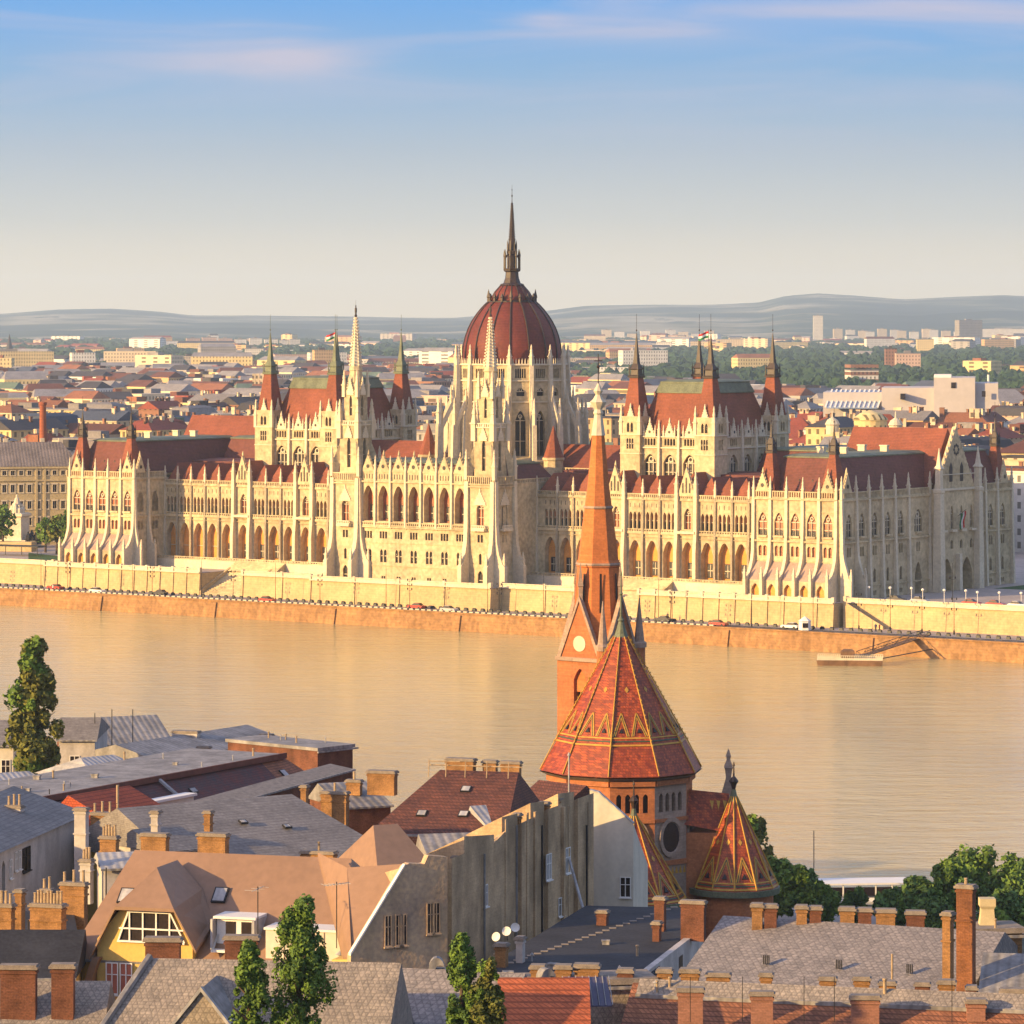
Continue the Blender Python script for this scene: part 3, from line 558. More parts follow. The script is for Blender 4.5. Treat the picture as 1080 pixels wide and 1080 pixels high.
for k in range(16):
    a=(k+.5)*2*PI/16
    for (r0,z0),(r1,z1) in zip([(5.3,76.9),(4.9,78),(4.2,79.2),(3.3,80.2)],[(4.9,78),(4.2,79.2),(3.3,80.2),(2.7,80.9)]): c.tube((r0*math.cos(a),r0*math.sin(a),z0),(r1*math.cos(a),r1*math.sin(a),z1),.14)
c.lathe(0,0,[(2.9,80.5),(3.1,80.8),(2.9,81.1),(2.2,81.3),(1.75,82.6),(1.6,84.0),(2.1,84.3),(2.2,84.9),(1.2,85.0),(.95,85.2),(.95,88.3),(1.3,88.5),(1.35,89.2),(.95,89.6),(.8,92)],8,PI/8)
for k in range(8):
    a=PI/8+k*PI/4; c.sq(1.95*math.cos(a),1.95*math.sin(a),[(.3,84.6),(.28,87.8),(.4,88),(.03,89.8)]); c.tube((1.9*math.cos(a),1.9*math.sin(a),87.4),(1.0*math.cos(a),1.0*math.sin(a),88.6),.12)
    c.sq(1.15*math.cos(a),1.15*math.sin(a),[(.2,89),(.18,90.8),(.02,92)])
c.lathe(0,0,[(.85,91.8),(.7,92.4),(.52,95),(.58,95.2),(.36,98),(.42,98.1),(.2,100.6)],8)
for i in range(14):
    t=i/13; r0=.75*(1-t)+.22*t
    for k in range(8): a=PI/8+k*PI/4; c.sq((r0+.06)*math.cos(a),(r0+.06)*math.sin(a),[(.08,92+8.2*t),(.17,92.15+8.2*t),(.02,92.4+8.2*t)])
c.lathe(0,0,[(.1,100.5),(.36,100.9),(.1,101.3),(.07,102.6),(.22,102.9),(.06,103.2),(.05,104.2),(.16,104.4),(.03,104.6),(.03,105.6)],8)
c.obj('lantern_spire',None,par)
for sx in (-1,1):
    for y in (-9,9):
        t=MB().use(STONE); t.lathe(sx*19,y,[(2.4,28),(2.4,38),(2.7,38.2),(2.7,38.8)],8); t.use(TILE); t.lathe(sx*19,y,[(2.5,38.8),(.1,46.5)],8); t.obj('stair_turret',None,par)
# copies: the 100 that show largest as parts, the rest as one part
def flush(lst,name):
    lst.sort(key=lambda e:-e[0])
    for imp,me,loc,rz,sc,pa in lst[:100]: inst(name,me,pa,loc,rz,sc)
    rest=lst[100:]
    if not rest: return
    b=MB()
    for imp,me,loc,rz,sc,pa in rest:
        sc=sc if isinstance(sc,tuple) else (sc,)*3
        T=Matrix.Translation(loc)@Matrix.Rotation(rz,4,'Z')@Matrix.Diagonal((*sc,1)); base=len(b.v)
        b.v+= [tuple(T@v.co) for v in me.vertices]; mi=[]
        for m in me.materials:
            if m not in b.ms: b.ms.append(m)
            mi.append(b.ms.index(m))
        for p in me.polygons: b.f.append([base+i for i in p.vertices]); b.m.append(mi[p.material_index])
    tag(b.obj(name,None,par),kind='stuff')
flush(WIN,'window'); flush(PINS,'pinnacle')
par.location.z=Z0
for o in par.children: o.location.z-=Z0
# ---------------- ground, river, quay ----------------
ASPH=mat('asphalt',(.085,.075,.07),.9,.15,.2); PAVE=mat('paving',(.42,.35,.30),.9,.15,.1); GRND=mat('city_ground',(.12,.105,.085),.95,.3,.01)
GRASS=mat('lawn',(.05,.12,.02),.95,.3,.1); WHITE=mat('white_paint',(.75,.72,.66),.7,.06,1); DARK=mat('dark_metal',(.02,.018,.018),.5,.2,2)
def lp(*pts): return [B2W(*p) for p in pts]
gb=MB()
for q in ([(-9000,-30,9.28),(9000,-30,9.28),(9000,400,9.28),(-9000,400,9.28)],[(-9000,-38,9.28),(-118,-38,9.28),(-118,-30,9.28),(-9000,-30,9.28)],[(118,-36,9.28),(9000,-36,9.28),(9000,-30,9.28),(118,-30,9.28)],
          [(-118,-41.2,9.28),(-66,-41.2,9.28),(-66,-30,9.28),(-118,-30,9.28)],[(-52,-41.2,9.28),(-27,-41.2,9.28),(-27,-30,9.28),(-52,-30,9.28)],[(-27,-45.6,9.28),(27,-45.6,9.28),(27,-30,9.28),(-27,-30,9.28)],
          [(27,-41.2,9.28),(52,-41.2,9.28),(52,-30,9.28),(27,-30,9.28)],[(66,-41.2,9.28),(118,-41.2,9.28),(118,-30,9.28),(66,-30,9.28)]):
    gb.poly(*lp(*q))
tag(gb.obj('terrace_pavement',PAVE),kind='structure')
g=MB(); a=B2W(-9000,399.9,9.27); c=B2W(9000,399.9,9.27); g.poly(a,c,(9500,21500,9.27),(-9500,21500,9.27)); tag(g.obj('city_ground',GRND),kind='structure')
g=MB(); g.poly(*lp((-700,-56.2,3.9),(700,-56.2,3.9),(700,-34,3.9),(-700,-34,3.9))); tag(g.obj('quay_pavement',PAVE),kind='structure')
g=MB(); g.poly(*lp((-700,-54.3,3.905),(700,-54.3,3.905),(700,-47.8,3.905),(-700,-47.8,3.905))); tag(g.obj('quay_road',ASPH),kind='structure')
g=MB()
for k in range(-40,44): g.poly(*lp((k*4,-51.1,3.91),(k*4+1.6,-51.1,3.91),(k*4+1.6,-50.95,3.91),(k*4,-50.95,3.91)))
tag(g.obj('road_marking',WHITE),kind='structure')
# river
wm=bpy.data.materials.new('river_water'); wm.use_nodes=True; t=wm.node_tree; p=t.nodes['Principled BSDF']
p.inputs['Roughness'].default_value=.13; p.inputs['IOR'].default_value=1.33; p.inputs['Specular IOR Level'].default_value=.5
tcn=t.nodes.new('ShaderNodeTexCoord'); 
def nzx(sc,rot,s,det=4):
    m=t.nodes.new('ShaderNodeMapping'); m.inputs['Scale'].default_value=sc; m.inputs['Rotation'].default_value=(0,0,rot); t.links.new(tcn.outputs['Object'],m.inputs[0])
    n=t.nodes.new('ShaderNodeTexNoise'); n.inputs['Scale'].default_value=s; n.inputs['Detail'].default_value=det; t.links.new(m.outputs[0],n.inputs[0]); return n.outputs[0]
big=nzx((1,.25,1),.5,.012,4); c=ramp(t,big,[(.32,(.38,.31,.14)),(.5,(.50,.41,.18)),(.7,(.60,.48,.21))]); t.links.new(c,p.inputs['Base Color'])
h=mth('ADD',nzx((.35,1,1),.1,.9,5),mth('MULTIPLY',nzx((.3,1,1),-.25,.22,3),1.6,t=t),t=t)
k=ramp(t,nzx((1,.3,1),.35,.02,4),[(.35,(.45,)*3),(.65,(1,)*3)])
bp=t.nodes.new('ShaderNodeBump'); bp.inputs['Distance'].default_value=.38; t.links.new(h,bp.inputs['Height']); t.links.new(k,bp.inputs['Strength']); t.links.new(bp.outputs[0],p.inputs['Normal'])
g=MB(); a,c=B2W(-900,-55,0),B2W(900,-55,0); g.poly((-900,380,0),(900,380,0),c,a); tag(g.obj('river_water',wm),kind='structure')
# river wall (battered) and terrace walls
def wallthing(name,label,mb,m,cat='wall'): return tag(mb.obj(name,m),label,cat)
g=MB(); g.T=Matrix.Translation((DC[0],DC[1],0))@Matrix.Rotation(-AL,4,'Z')
g.ring([[(x,-57.6,-1.5),(x,-56.5,3.95),(x,-55.9,3.95),(x,-55.9,-1.5)] for x in (-700,700)]); g.box(-700,700,-56.8,-55.8,3.95,4.25)
for x in range(-160,180,37): g.ring([[(xx,-58.0,-1.5),(xx,-57.0,3.6),(xx,-56.4,3.6),(xx,-56.4,-1.5)] for xx in (x,x+1.6)])
o=g.obj('quay_wall'); o.data.materials.clear(); o.data.materials.append(QUAYW); tag(o,'long orange-brown stone quay wall rising straight out of the river','wall')
MQ=Matrix.Translation((DC[0],DC[1],0))@Matrix.Rotation(-AL,4,'Z')
def twall(x0,x1,y,label,pil=14):
    e=empty('terrace_wall',B2W(x0,y,3.9),-AL,label,'wall'); w=x1-x0; bk=10.8 if w<60 else .8
    g=MB(); g.ring([[(x,-.35,-.2),(x,0,5.3),(x,bk,5.3),(x,bk,-.2)] for x in (0,w)]); n=max(1,round(w/pil))
    for i in range(n+1): 
        x=w*i/n; g.ring([[(xx,-.6,0),(xx,-.25,5.2),(xx,0,5.2),(xx,0,0)] for xx in (x-.25,x+.25)])
    g.obj('wall_face',PODIUM,e)
    q=MB(); q.box(-.1,w+.1,-.5,.55,5.3,5.6); q.box(0,w,-.15,.15,5.6,6.25); q.box(-.1,w+.1,-.3,.35,6.25,6.5)
    for i in range(n+1): x=w*i/n; q.box(x-.35,x+.35,-.4,.45,5.6,6.75)
    q.obj('parapet',STONE2,e); return e
twall(-118,-66,-41.3,'yellowish terrace wall under the far-left pavilion of the parliament, left of the left stairs',4.3)
twall(-52,-27,-41.3,'yellowish terrace wall just right of the left river stairs'); twall(-27,27,-45.7,'yellowish terrace wall stepping forward below the seven-bay middle of the parliament')
twall(27,52,-41.3,'yellowish terrace wall just left of the right river stairs, half behind the brick church spire'); twall(66,118,-41.3,'yellowish terrace wall under the right pavilion, right of the right stairs',4.3)
twall(118,420,-36.1,'plain sunlit embankment wall running right from the parliament corner below the square',60); twall(-420,-118,-38.1,'plain sunlit embankment wall running left from the parliament below the white monument',60)
for xs,side in ((-66,'left'),(52,'right')):
    e=empty('river_staircase',B2W(xs,-41.3,3.9),-AL,f'broad stone stairs down to the quay, the {side} flight of the two','staircase'); s=MB(); n=18
    for i in range(n): s.box(.6,13.4,i*11.3/n,11.3,i*5.38/n,(i+1)*5.38/n,False)
    s.obj('steps',STONE,e)
    for x in (0,13.4):
        s=MB(); s.ring([[(xx,-.4,0),(xx,-.4,1.0),(xx,11.3,6.3),(xx,11.3,0)] for xx in (x,x+.6)]); s.obj('side_wall',PODIUM,e)
e=empty('ramp_staircase',B2W(119.0,-36.6,3.9),-AL,'narrow stairs slanting down the embankment wall at the right corner of the parliament','staircase'); s=MB()
for i in range(22): s.box(i*.45,(i+1)*.45,-1.9,-.3,0,5.35-i*.243,False)
s.obj('steps',PAVE,e); s=MB(); s.ring([[(0,y,0),(0,y,5.9),(10.2,y,.7),(10.2,y,0)] for y in (-2.2,-1.9)]); s.obj('side_wall',PODIUM,e)
for xs,side in ((-66,'left'),(50,'right')):
    e=empty('terrace_steps',B2W(xs,-27.2,9.3),-AL,f'short stone steps up to the arcade above the {side} river stairs','steps'); s=MB()
    for i in range(8): s.box(-i*0,16,-4+i*.5,0.2,i*.27,(i+1)*.27,False)
    s.obj('steps',STONE,e)
# small repeated things of the quay
def mesh_things(name,me,pts,label,cat,group,rz=-AL):
    for i,pt in enumerate(pts):
        o=inst(name,me,None,pt,rz if not callable(rz) else rz(i)); tag(o,label,cat,group)
b=MB().use(DARK); b.ring([[(x,y,0) for x,y in ((-.5,-.3),(.5,-.3),(.5,.3),(-.5,.3))],[(x,y,.5) for x,y in ((-.42,-.22),(.42,-.22),(.42,.22),(-.42,.22))],[(x,y,.68) for x,y in ((-.3,-.1),(.3,-.1),(.3,.1),(-.3,.1))]]); 
mesh_things('dark_bollard',b.mesh('dark_bollard'),[B2W(-166+2.45*i,-46.3,3.91) for i in range(139)],'small dark block in the even row along the foot of the terrace wall','bollard','dark blocks along the quay road')
b=MB().use(STONE2); b.ring([[(x,y,0) for x,y in ((-.55,-.25),(.55,-.25),(.55,.25),(-.55,.25))],[(x,y,.55) for x,y in ((-.5,-.2),(.5,-.2),(.5,.2),(-.5,.2))]])
mesh_things('kerb_block',b.mesh('kerb_block'),[B2W(-166+1.75*i,-54.9,3.91) for i in range(150)],'small pale block in the dashed row along the river edge of the quay road','kerb block','pale blocks along the river edge')
def lamp(x,y,z,h,label,group,arms=2,name='street_lamp',rz=0):
    e=empty(name,(x,y,z),rz,label,'street lamp',group); p_=MB().use(DARK)
    p_.lathe(0,0,[(.22,0),(.18,.8),(.08,1.0),(.055,h*.6),(.04,h)],8)
    for k in range(arms):
        zz=h*(.62+.28*k/max(1,arms-1)); 
        for s in (-1,1): p_.tube((0,0,zz),(s*.6,0,zz+.12),.03,5)
    p_.obj('pole',None,e)
    for k in range(arms):
        zz=h*(.62+.28*k/max(1,arms-1))
        for s in (-1,1): q=MB().use(DARK); q.lathe(s*.6,0,[(.04,zz+.1),(.12,zz+.2),(.17,zz+.5),(.07,zz+.65),(.02,zz+.75)],6); q.obj('lantern',None,e)
    return e
ref=None
for i,x in enumerate((-140,-124.5,-98,-70,-44,-17,10,36,62,84)):
    nm=f'black candelabra lamp post on the river edge of the quay, {ORD[i]} from left'
    if ref is None: ref=lamp(*B2W(x,-54.6,3.91),7.6,nm,'candelabra lamps along the quay',3,rz=-AL)
    else: c_=copy_tree(ref); c_.location=B2W(x,-54.6,3.91); c_['label']=nm
ref=None
for i,(x,y) in enumerate(((125,-42),(133,-42),(141,-42),(149,-42))):
    nm=['leftmost','second','third','rightmost'][i]+' dark lamp post with hanging lanterns on the quay right of the landing bridge'
    if ref is None: ref=lamp(*B2W(x,y,3.91),8.2,nm,'lamp posts right of the landing bridge',2,rz=-AL)
    else: c_=copy_tree(ref); c_.location=B2W(x,y,3.91); c_['label']=nm
# tall thin tram/flag masts in front of the terrace
b=MB().use(DARK); b.lathe(0,0,[(.18,0),(.14,.6),(.07,.8),(.04,9),(.02,9.5)],6); me=b.mesh('wire_mast')
for i,x in enumerate((-113,-82,-59.5,-36,-2,28,44,76,101,117)):
    o=inst('wire_mast',me,None,B2W(x,-48.2,3.9),0); tag(o,f'thin tall dark mast before the terrace wall, {ORD[i]} from left','mast','thin masts on the quay')
lamp(*B2W(143.5,-33,9.3),9.5,'big ornate black lamp post standing at the edge of the square on the right',None,1)
b=MB().use(WHITE); b.lathe(0,0,[(.12,0),(.07,.3),(.06,2.9),(.3,3.0),(.35,3.3),(.02,3.5)],6); me=b.mesh('square_lamp')
for i in range(9):
    o=inst('square_lamp',me,None,B2W(121+4.6*i,-31+((i*7)%3)*1.5,9.3),0); tag(o,f'short pale lamp on the square behind the embankment wall, {ORD[i]} from the parliament corner','lamp','short pale lamps on the square')
# cars
def car_proto(col,nm):
    e=bpy.data.objects.new('parked_car',None); COL.objects.link(e)
    m=mat(nm,col,.3,.05,1,spec=.6); b=MB().use(m)
    b.ring([[(-2.1,y,.35),(-2.15,y,.8),(-1.7,y*1.0,.95),(1.5,y,.9),(2.1,y,.75),(2.15,y,.35)] for y in (-.85,.85)]); b.obj('body',None,e)
    b=MB().use(GLASS); b.ring([[(-1.6,-.75,.93),(.95,-.75,.93),(.95,.75,.93),(-1.6,.75,.93)],[(-1.15,-.6,1.42),(.25,-.6,1.42),(.25,.6,1.42),(-1.15,.6,1.42)]]); b.use(m); b.box(-1.1,.2,-.58,.58,1.42,1.46); b.obj('cabin',None,e)
    for x in (-1.35,1.35):
        for y in (-.86,.66): b=MB().use(DARK); b.tube((x,y,.33),(x,y+.2,.33),.33,12); b.obj('wheel',None,e)
    return e
CARC={'red':(.42,.03,.02),'white':(.7,.7,.68),'dark grey':(.05,.05,.055),'silver':(.4,.4,.41)}
PC={k:car_proto(v,'car_paint_'+k.replace(' ','_')) for k,v in CARC.items()}
used=set()
def car(kind,pos,rz,label,group=None,name='parked_car'):
    o=PC[kind] if kind not in used else copy_tree(PC[kind]); used.add(kind); o.name=name; o.location=pos; o.rotation_euler=(0,0,rz); tag(o,label,'car',group)
for i,(x,k,w) in enumerate(((-150,'silver','far left below the monument wall'),(-107,'red','below the far-left pavilion'),(-90,'white','between the far-left pavilion and the left stairs'),(-72,'dark grey','just left of the left stairs'),(-35,'red','right of the left river stairs'),(8,'red','below the right end of the seven-bay middle'),(20,'silver','just left of the brick church spire'),(78,'dark grey','just right of the brick church spire'),(95,'red','left of the landing bridge'),(112,'white','nearest the landing bridge head'))):
    car(k,B2W(x,-49.5 if i%2 else -52.5,3.92),-AL+(PI if i%2 else 0),f'{k} car on the quay road {w}','cars on the quay road','car')
for i,(x,k) in enumerate(((146,'red'),(152,'red'),(157.5,'white'),(127,'dark grey'),(133,'silver'))): car(k,B2W(x,-29,9.3),-AL,f'{k} car on the square behind the embankment wall, {["rightmost red one but one","rightmost red one","beside the two red cars","nearest the parliament corner","just left of the tall lamp"][i]}','cars on the square')
for k,o in PC.items():
    if k not in used: bpy.data.objects.remove(o)
# people on the quay and the square
SKIN=mat('skin',(.45,.28,.2),.7,.05,3)
def person(pos,rz,col,label,nm,grp='people on the far quay'):
    m=mat(nm,col,.9,.1,3); b=MB().use(DARK)
    b.ring([[(.09*math.cos(a*PI/4)+s_*.0+x,.09*math.sin(a*PI/4)+y,z) for a in range(8)] for x,y,z,s_ in ((-.1,.12,0,0),(-.1,.03,.45,0),(-.08,0,.9,0))]); b.ring([[(.09*math.cos(a*PI/4)+x,.09*math.sin(a*PI/4)+y,z) for a in range(8)] for x,y,z in ((.1,-.14,0),(.1,-.04,.45),(.08,0,.9))])
    b.use(m); b.lathe(0,0,[(.17,.82),(.19,1.0),(.16,1.15),(.22,1.42),(.1,1.5),(.07,1.53)],10)
    for s in (-1,1): b.tube((s*.22,0,1.4),(s*.27,.06*s,1.1),.055); b.tube((s*.27,.06*s,1.1),(s*.25,.14*s,.85),.045)
    b.use(SKIN); b.lathe(0,0,[(.06,1.5),(.06,1.55),(.1,1.6),(.11,1.68),(.09,1.76),(.03,1.8)],10)
    o=b.obj('person'); o.location=pos; o.rotation_euler=(0,0,rz); tag(o,label,'person',grp); return o
for i,(x,y,c_,l) in enumerate(((130.5,-44,(.03,.04,.12),'person in navy jacket walking right of the landing bridge head'),(131.8,-44.6,(.3,.05,.05),'person in dark red top beside the navy jacket walker near the landing bridge'),(-104,-53.5,(.6,.55,.5),'person in pale shirt walking on the quay below the far-left pavilion'),(76,-44.5,(.1,.1,.1),'person in dark coat at the foot of the wall right of the church spire'))): person(B2W(x,y,3.92),i,c_,l,'clothing')
# river pontoon and its bridge on the far side
WOOD=mat('weathered_wood',(.26,.14,.07),.8,.25,.8,streak=.3)
e=empty('landing_pontoon',(70.5,832,0),R(-7),'low wooden landing pontoon with railings moored off the far quay','pontoon'); b=MB().use(WOOD); b.ring([[(-6.4,-2,-.4),(6.6,-2,-.4),(6.6,2,-.4),(-6.4,2,-.4)],[(-6.8,-2.2,1.1),(7,-2.2,1.1),(7,2.2,1.1),(-6.8,2.2,1.1)]]); b.obj('hull',None,e)
b=MB().use(STONE2)
for x in [i*.45-6.6 for i in range(31)]:
    for y in (-2.05,2.05): b.box(x-.07,x+.07,y-.04,y+.04,1.1,2.1)
for y in (-2.05,2.05): b.box(-6.7,6.9,y-.05,y+.05,2.05,2.15); b.box(-6.7,6.9,y-.02,y+.02,1.15,1.6)
b.obj('railing',None,e); b=MB().use(WOOD); b.ring([[(-1.8,-1.0,1.1),(1.0,-1,1.1),(1,1,1.1),(-1.8,1,1.1)],[(-1.8,-1,2.9),(1,-1,2.9),(1,1,2.9),(-1.8,1,2.9)],[(-1.2,0,3.4),(.4,0,3.4),(.4,0.01,3.4),(-1.2,.01,3.4)]]); b.obj('ticket_hut',None,e)
a=Vector((73,834,1.6)); c=Vector((89,856,4.4)); e=empty('landing_bridge',a,0,'dark steel lattice footbridge from the quay down to the pontoon','footbridge'); d=c-a; sd_=Vector((d.y,-d.x,0)).normalized()*1.0
b=MB().use(DARK); n=12
for s in (-1,1):
    o1=sd_*s
    b.tube(o1,d+o1,.08,5); b.tube(o1+Vector((0,0,1.05)),d+o1+Vector((0,0,1.05)),.07,5)
    for i in range(n):
        p0=d*(i/n)+o1; p1=d*((i+1)/n)+o1; b.tube(p0,p0+Vector((0,0,1.05)),.04,4); b.tube(p0 if i%2 else p0+Vector((0,0,1.05)),p1+Vector((0,0,1.05)) if i%2 else p1,.04,4)
b.obj('truss',None,e); b=MB().use(WOOD); b.ring([[tuple(sd_*-1),tuple(sd_),tuple(sd_+Vector((0,0,.1))),tuple(-sd_+Vector((0,0,.1)))],[tuple(d-sd_),tuple(d+sd_),tuple(d+sd_+Vector((0,0,.1))),tuple(d-sd_+Vector((0,0,.1)))]]); b.obj('deck',None,e)
b=MB().use(DARK); b.tube((0,0,0),Vector((97,860,2.2))-Vector((77.5,832,1.4)),.12,5); b.obj('mooring_pole').location=(77.5,832,1.4); tag(bpy.data.objects['mooring_pole'],'long dark mooring pole between the pontoon and the quay wall','mooring pole')
b=MB().use(WHITE); b.lathe(0,0,[(1.4,0),(1.3,1.9),(1.5,2.0),(.1,3.0)],6); b.use(GLASS); b.box(-.6,.6,-1.32,-1.2,.6,1.6); o=b.obj('ticket_kiosk'); o.location=B2W(116,-50,3.9); tag(o,'small white kiosk with pointed roof at the head of the landing bridge','kiosk')
# lawn at the right edge, beyond the end of the building
g=MB(); g.poly(*lp((122,24,9.29),(220,24,9.29),(220,70,9.29),(122,70,9.29))); tag(g.obj('lawn_ground',GRASS),kind='structure')
# ---- foliage helper ----
def leafmat(nm,c1,c2,sc=.35):
    m=mat(nm,c1,.9,.1,sc,col2=c2); return m
LEAF=leafmat('leaf_green',(.15,.24,.035),(.06,.11,.018)); LEAFD=leafmat('leaf_dark_green',(.11,.19,.04),(.045,.085,.02)); LEAFY=leafmat('leaf_olive',(.20,.19,.035),(.07,.09,.02)); BARK=mat('bark',(.10,.07,.05),.9,.2,2)
def crown(b,cx,cy,z0,z1,r,n,ls,shape,rg,lobes=9,fill=0):
    """leaf cards scattered in clumps over a crown volume"""
    cl=[]; m0=b.ms[b.cur]; m1={'leaf_green':LEAFD,'leaf_dark_green':LEAF,'leaf_olive':LEAF}.get(m0.name,m0)
    for i in range(lobes*7):
        t=rg.random(); a=rg.random()*2*PI; rr=r*shape(t)*(.95*rg.random()**.6)*.8; cr=r*(.11+.24*rg.random()**1.5)*(.5+.5*shape(t)); cl.append((cx+rr*math.cos(a),cy+rr*math.sin(a),z0+cr+(z1-z0-1.2*cr)*t,cr))
    for i in range(n):
        k=cl[i%len(cl)]; b.use(m1 if (i%len(cl))%4==0 else m0); v=Vector((rg.gauss(0,1),rg.gauss(0,1),rg.gauss(0,1)+.25)).normalized()*k[3]*(.6+.5*rg.random()); v.z*=1.35; p0=Vector(k[:3])+v
        nrm=(v.normalized()+Vector((rg.gauss(0,.6),rg.gauss(0,.6),rg.gauss(0,.6)))).normalized(); u=nrm.orthogonal().normalized(); w=nrm.cross(u); an=rg.random()*PI; u,w=u*math.cos(an)+w*math.sin(an),w*math.cos(an)-u*math.sin(an); s=ls*(.6+.8*rg.random())
        b.add([tuple(p0-u*s),tuple(p0-w*s*.6),tuple(p0+u*s),tuple(p0+w*s*.6)],[(0,1,2,3)])
def tree(x,y,z,h,r,label,m=LEAF,kind='broad',n=2500,ls=.3,group=None,name='broadleaf_tree',seed=1,tr=.3):
    rg=random.Random(seed); e=empty(name,(x,y,z),0,label,'tree',group)
    b=MB().use(BARK); b.lathe(0,0,[(h*.03+.1,0),(h*.02+.06,h*tr),(.04,h*.85)],8)
    for i in range(7):
        a=rg.random()*6.28; zz=h*(tr+.4*rg.random()); b.tube((0,0,zz),(math.cos(a)*r*.6,math.sin(a)*r*.6,zz+r*.5),.09,5,.03)
    b.obj('trunk',None,e)
    sh={'broad':lambda t:math.sin(PI*min(1,max(0,.12+.82*t)))**.6,'poplar':lambda t:(math.sin(PI*min(1,.1+t*.85))**.55)*(1-.35*t),'cone':lambda t:max(.05,1-t**1.5)}[kind]
    c=MB().use(m); crown(c,0,0,h*(tr if kind=='broad' else .06),h,r,n,ls,sh,rg,9 if kind=='broad' else 16,0 if kind=='broad' else .5); c.obj('crown',None,e); return e
# ---------------- the city behind ----------------
WALLC=[('cream',(.62,.50,.33)),('pale yellow',(.64,.50,.24)),('white',(.68,.64,.56)),('grey',(.36,.33,.29)),('ochre',(.50,.33,.16)),('pinkish',(.55,.38,.29)),('brown brick',(.26,.13,.08))]
ROOFC=[('red',(.23,.055,.032)),('rust brown',(.14,.055,.038)),('dark grey',(.06,.055,.06)),('pale grey',(.25,.23,.22)),('orange',(.27,.11,.055)),('green copper',(.13,.18,.13)),('blue grey',(.07,.085,.12))]
WM={n:mat('city_wall_'+n.replace(' ','_'),c,.9,.12,.1,grid=(3.2,3.6,tuple(x*.22 for x in c)),objvar=.3) for n,c in WALLC}
RM={n:mat('city_roof_'+n.replace(' ','_'),c,.8,.2,.15,objvar=.4) for n,c in ROOFC}
def house_mb(w,d,h,kind,rh,wm,rm,rg):
    a=MB().use(wm); hw,hd=w/2,d/2
    a.ring([[(-hw,-hd,0),(hw,-hd,0),(hw,hd,0),(-hw,hd,0)],[(-hw,-hd,h),(hw,-hd,h),(hw,hd,h),(-hw,hd,h)]])
    a.box(-hw-.3,hw+.3,-hd-.3,hd+.3,h-.5,h,True)
    r=MB().use(rm); o=.5; H=h+.02
    if kind=='gable': r.ring([[(-hw-o,-hd-o,H),(-hw-o,0,H+rh),(-hw-o,hd+o,H)],[(hw+o,-hd-o,H),(hw+o,0,H+rh),(hw+o,hd+o,H)]])
    elif kind=='hipped': i=min(hd,hw*.8); r.add([(-hw-o,-hd-o,H),(hw+o,-hd-o,H),(hw+o,hd+o,H),(-hw-o,hd+o,H),(-hw+i,0,H+rh),(hw-i,0,H+rh)],[(0,1,5,4),(1,2,5),(2,3,4,5),(3,0,4),(3,2,1,0)])
    elif kind=='mansard': r.ring([[(-hw-o,-hd-o,H),(hw+o,-hd-o,H),(hw+o,hd+o,H),(-hw-o,hd+o,H)],[(-hw+1.5,-hd+1.5,H+rh),(hw-1.5,-hd+1.5,H+rh),(hw-1.5,hd-1.5,H+rh),(-hw+1.5,hd-1.5,H+rh)],[(-hw+4,-hd+4,H+rh+.9),(hw-4,-hd+4,H+rh+.9),(hw-4,hd-4,H+rh+.9),(-hw+4,hd-4,H+rh+.9)]])
    else: r.box(-hw-.2,hw+.2,-hd-.2,hd+.2,H,H+.7); r.box(-hw*.3,hw*.2,-hd*.4,hd*.3,H+.7,H+3)
    ch=[]
    for k in range(rg.choice((4,5,6)) if kind!='flat' else 1):
        c=MB().use(WM['cream' if rg.random()<.6 else 'brown brick']); x=rg.uniform(-hw*.7,hw*.7); y=rg.uniform(-hd*.3,hd*.3); z1=H+rh+rg.uniform(.6,1.6); cw=rg.uniform(.5,1.0); c.box(x-cw,x+cw,y-.4,y+.4,H,z1); c.box(x-cw-.12,x+cw+.12,y-.52,y+.52,z1,z1+.25); ch.append(c)
    return a,r,ch
PROT={}; rg=random.Random(11); HOUSES=[]
LAND=[(0,75,'at the far left'),(75,180,'behind the left pavilion'),(180,280,'left of the green-spired block'),(280,430,'behind the green-spired block'),(430,500,'just left of the dome drum'),(500,600,'behind the dome'),(600,660,'just right of the dome'),(660,760,'behind the dark-spired block'),(760,850,'right of the dark-spired block'),(850,960,'behind the right wing'),(960,1085,'at the far right')]
def near_house(X,Y,rot):
    px=540+F0*X/Y; wn,rn=rg.choices(range(7),(6,4,6,2,3,2,1))[0],rg.choices(range(7),(2,6,4.5,6,1.5,.8,2))[0]
    kind=rg.choices(('gable','hipped','mansard','flat'),(4,2.5,2,4.5))[0]; sz=rg.randrange(4); w,d,h=((13,11,17),(19,12,19),(26,13,21),(34,13,18))[sz]; h+=rg.choice((-3,0,4)); rh={'gable':3.6,'hipped':3.6,'mansard':3.3,'flat':.7}[kind]
    k=(wn,rn,kind,sz,h)
    nm={'gable':'gabled','hipped':'hipped','mansard':'mansard','flat':'flat'}[kind]
    desc=f"{('small','mid-sized','long','huge')[sz]} {WALLC[wn][0]} house with {ROOFC[rn][0]} {nm} roof"
    if k in PROT: e=copy_tree(PROT[k])
    else:
        e=bpy.data.objects.new('city_house',None); COL.objects.link(e); a,r,ch=house_mb(w,d,h,kind,rh,WM[WALLC[wn][0]],RM[ROOFC[rn][0]],rg); a.obj('wall',None,e); ro=r.obj('roof',None,e)
        for c in ch: c.obj('chimney',None,ro)
        PROT[k]=e
    e.location=(X,Y,9.27); e.rotation_euler=(0,0,rot+rg.choice((0,PI/2))*(sz<3)); e['category']='house'; e['group']='houses of the city behind the parliament'
    HOUSES.append((px,Y,desc,e))
EXCL=[(100,330,1500,2750)]
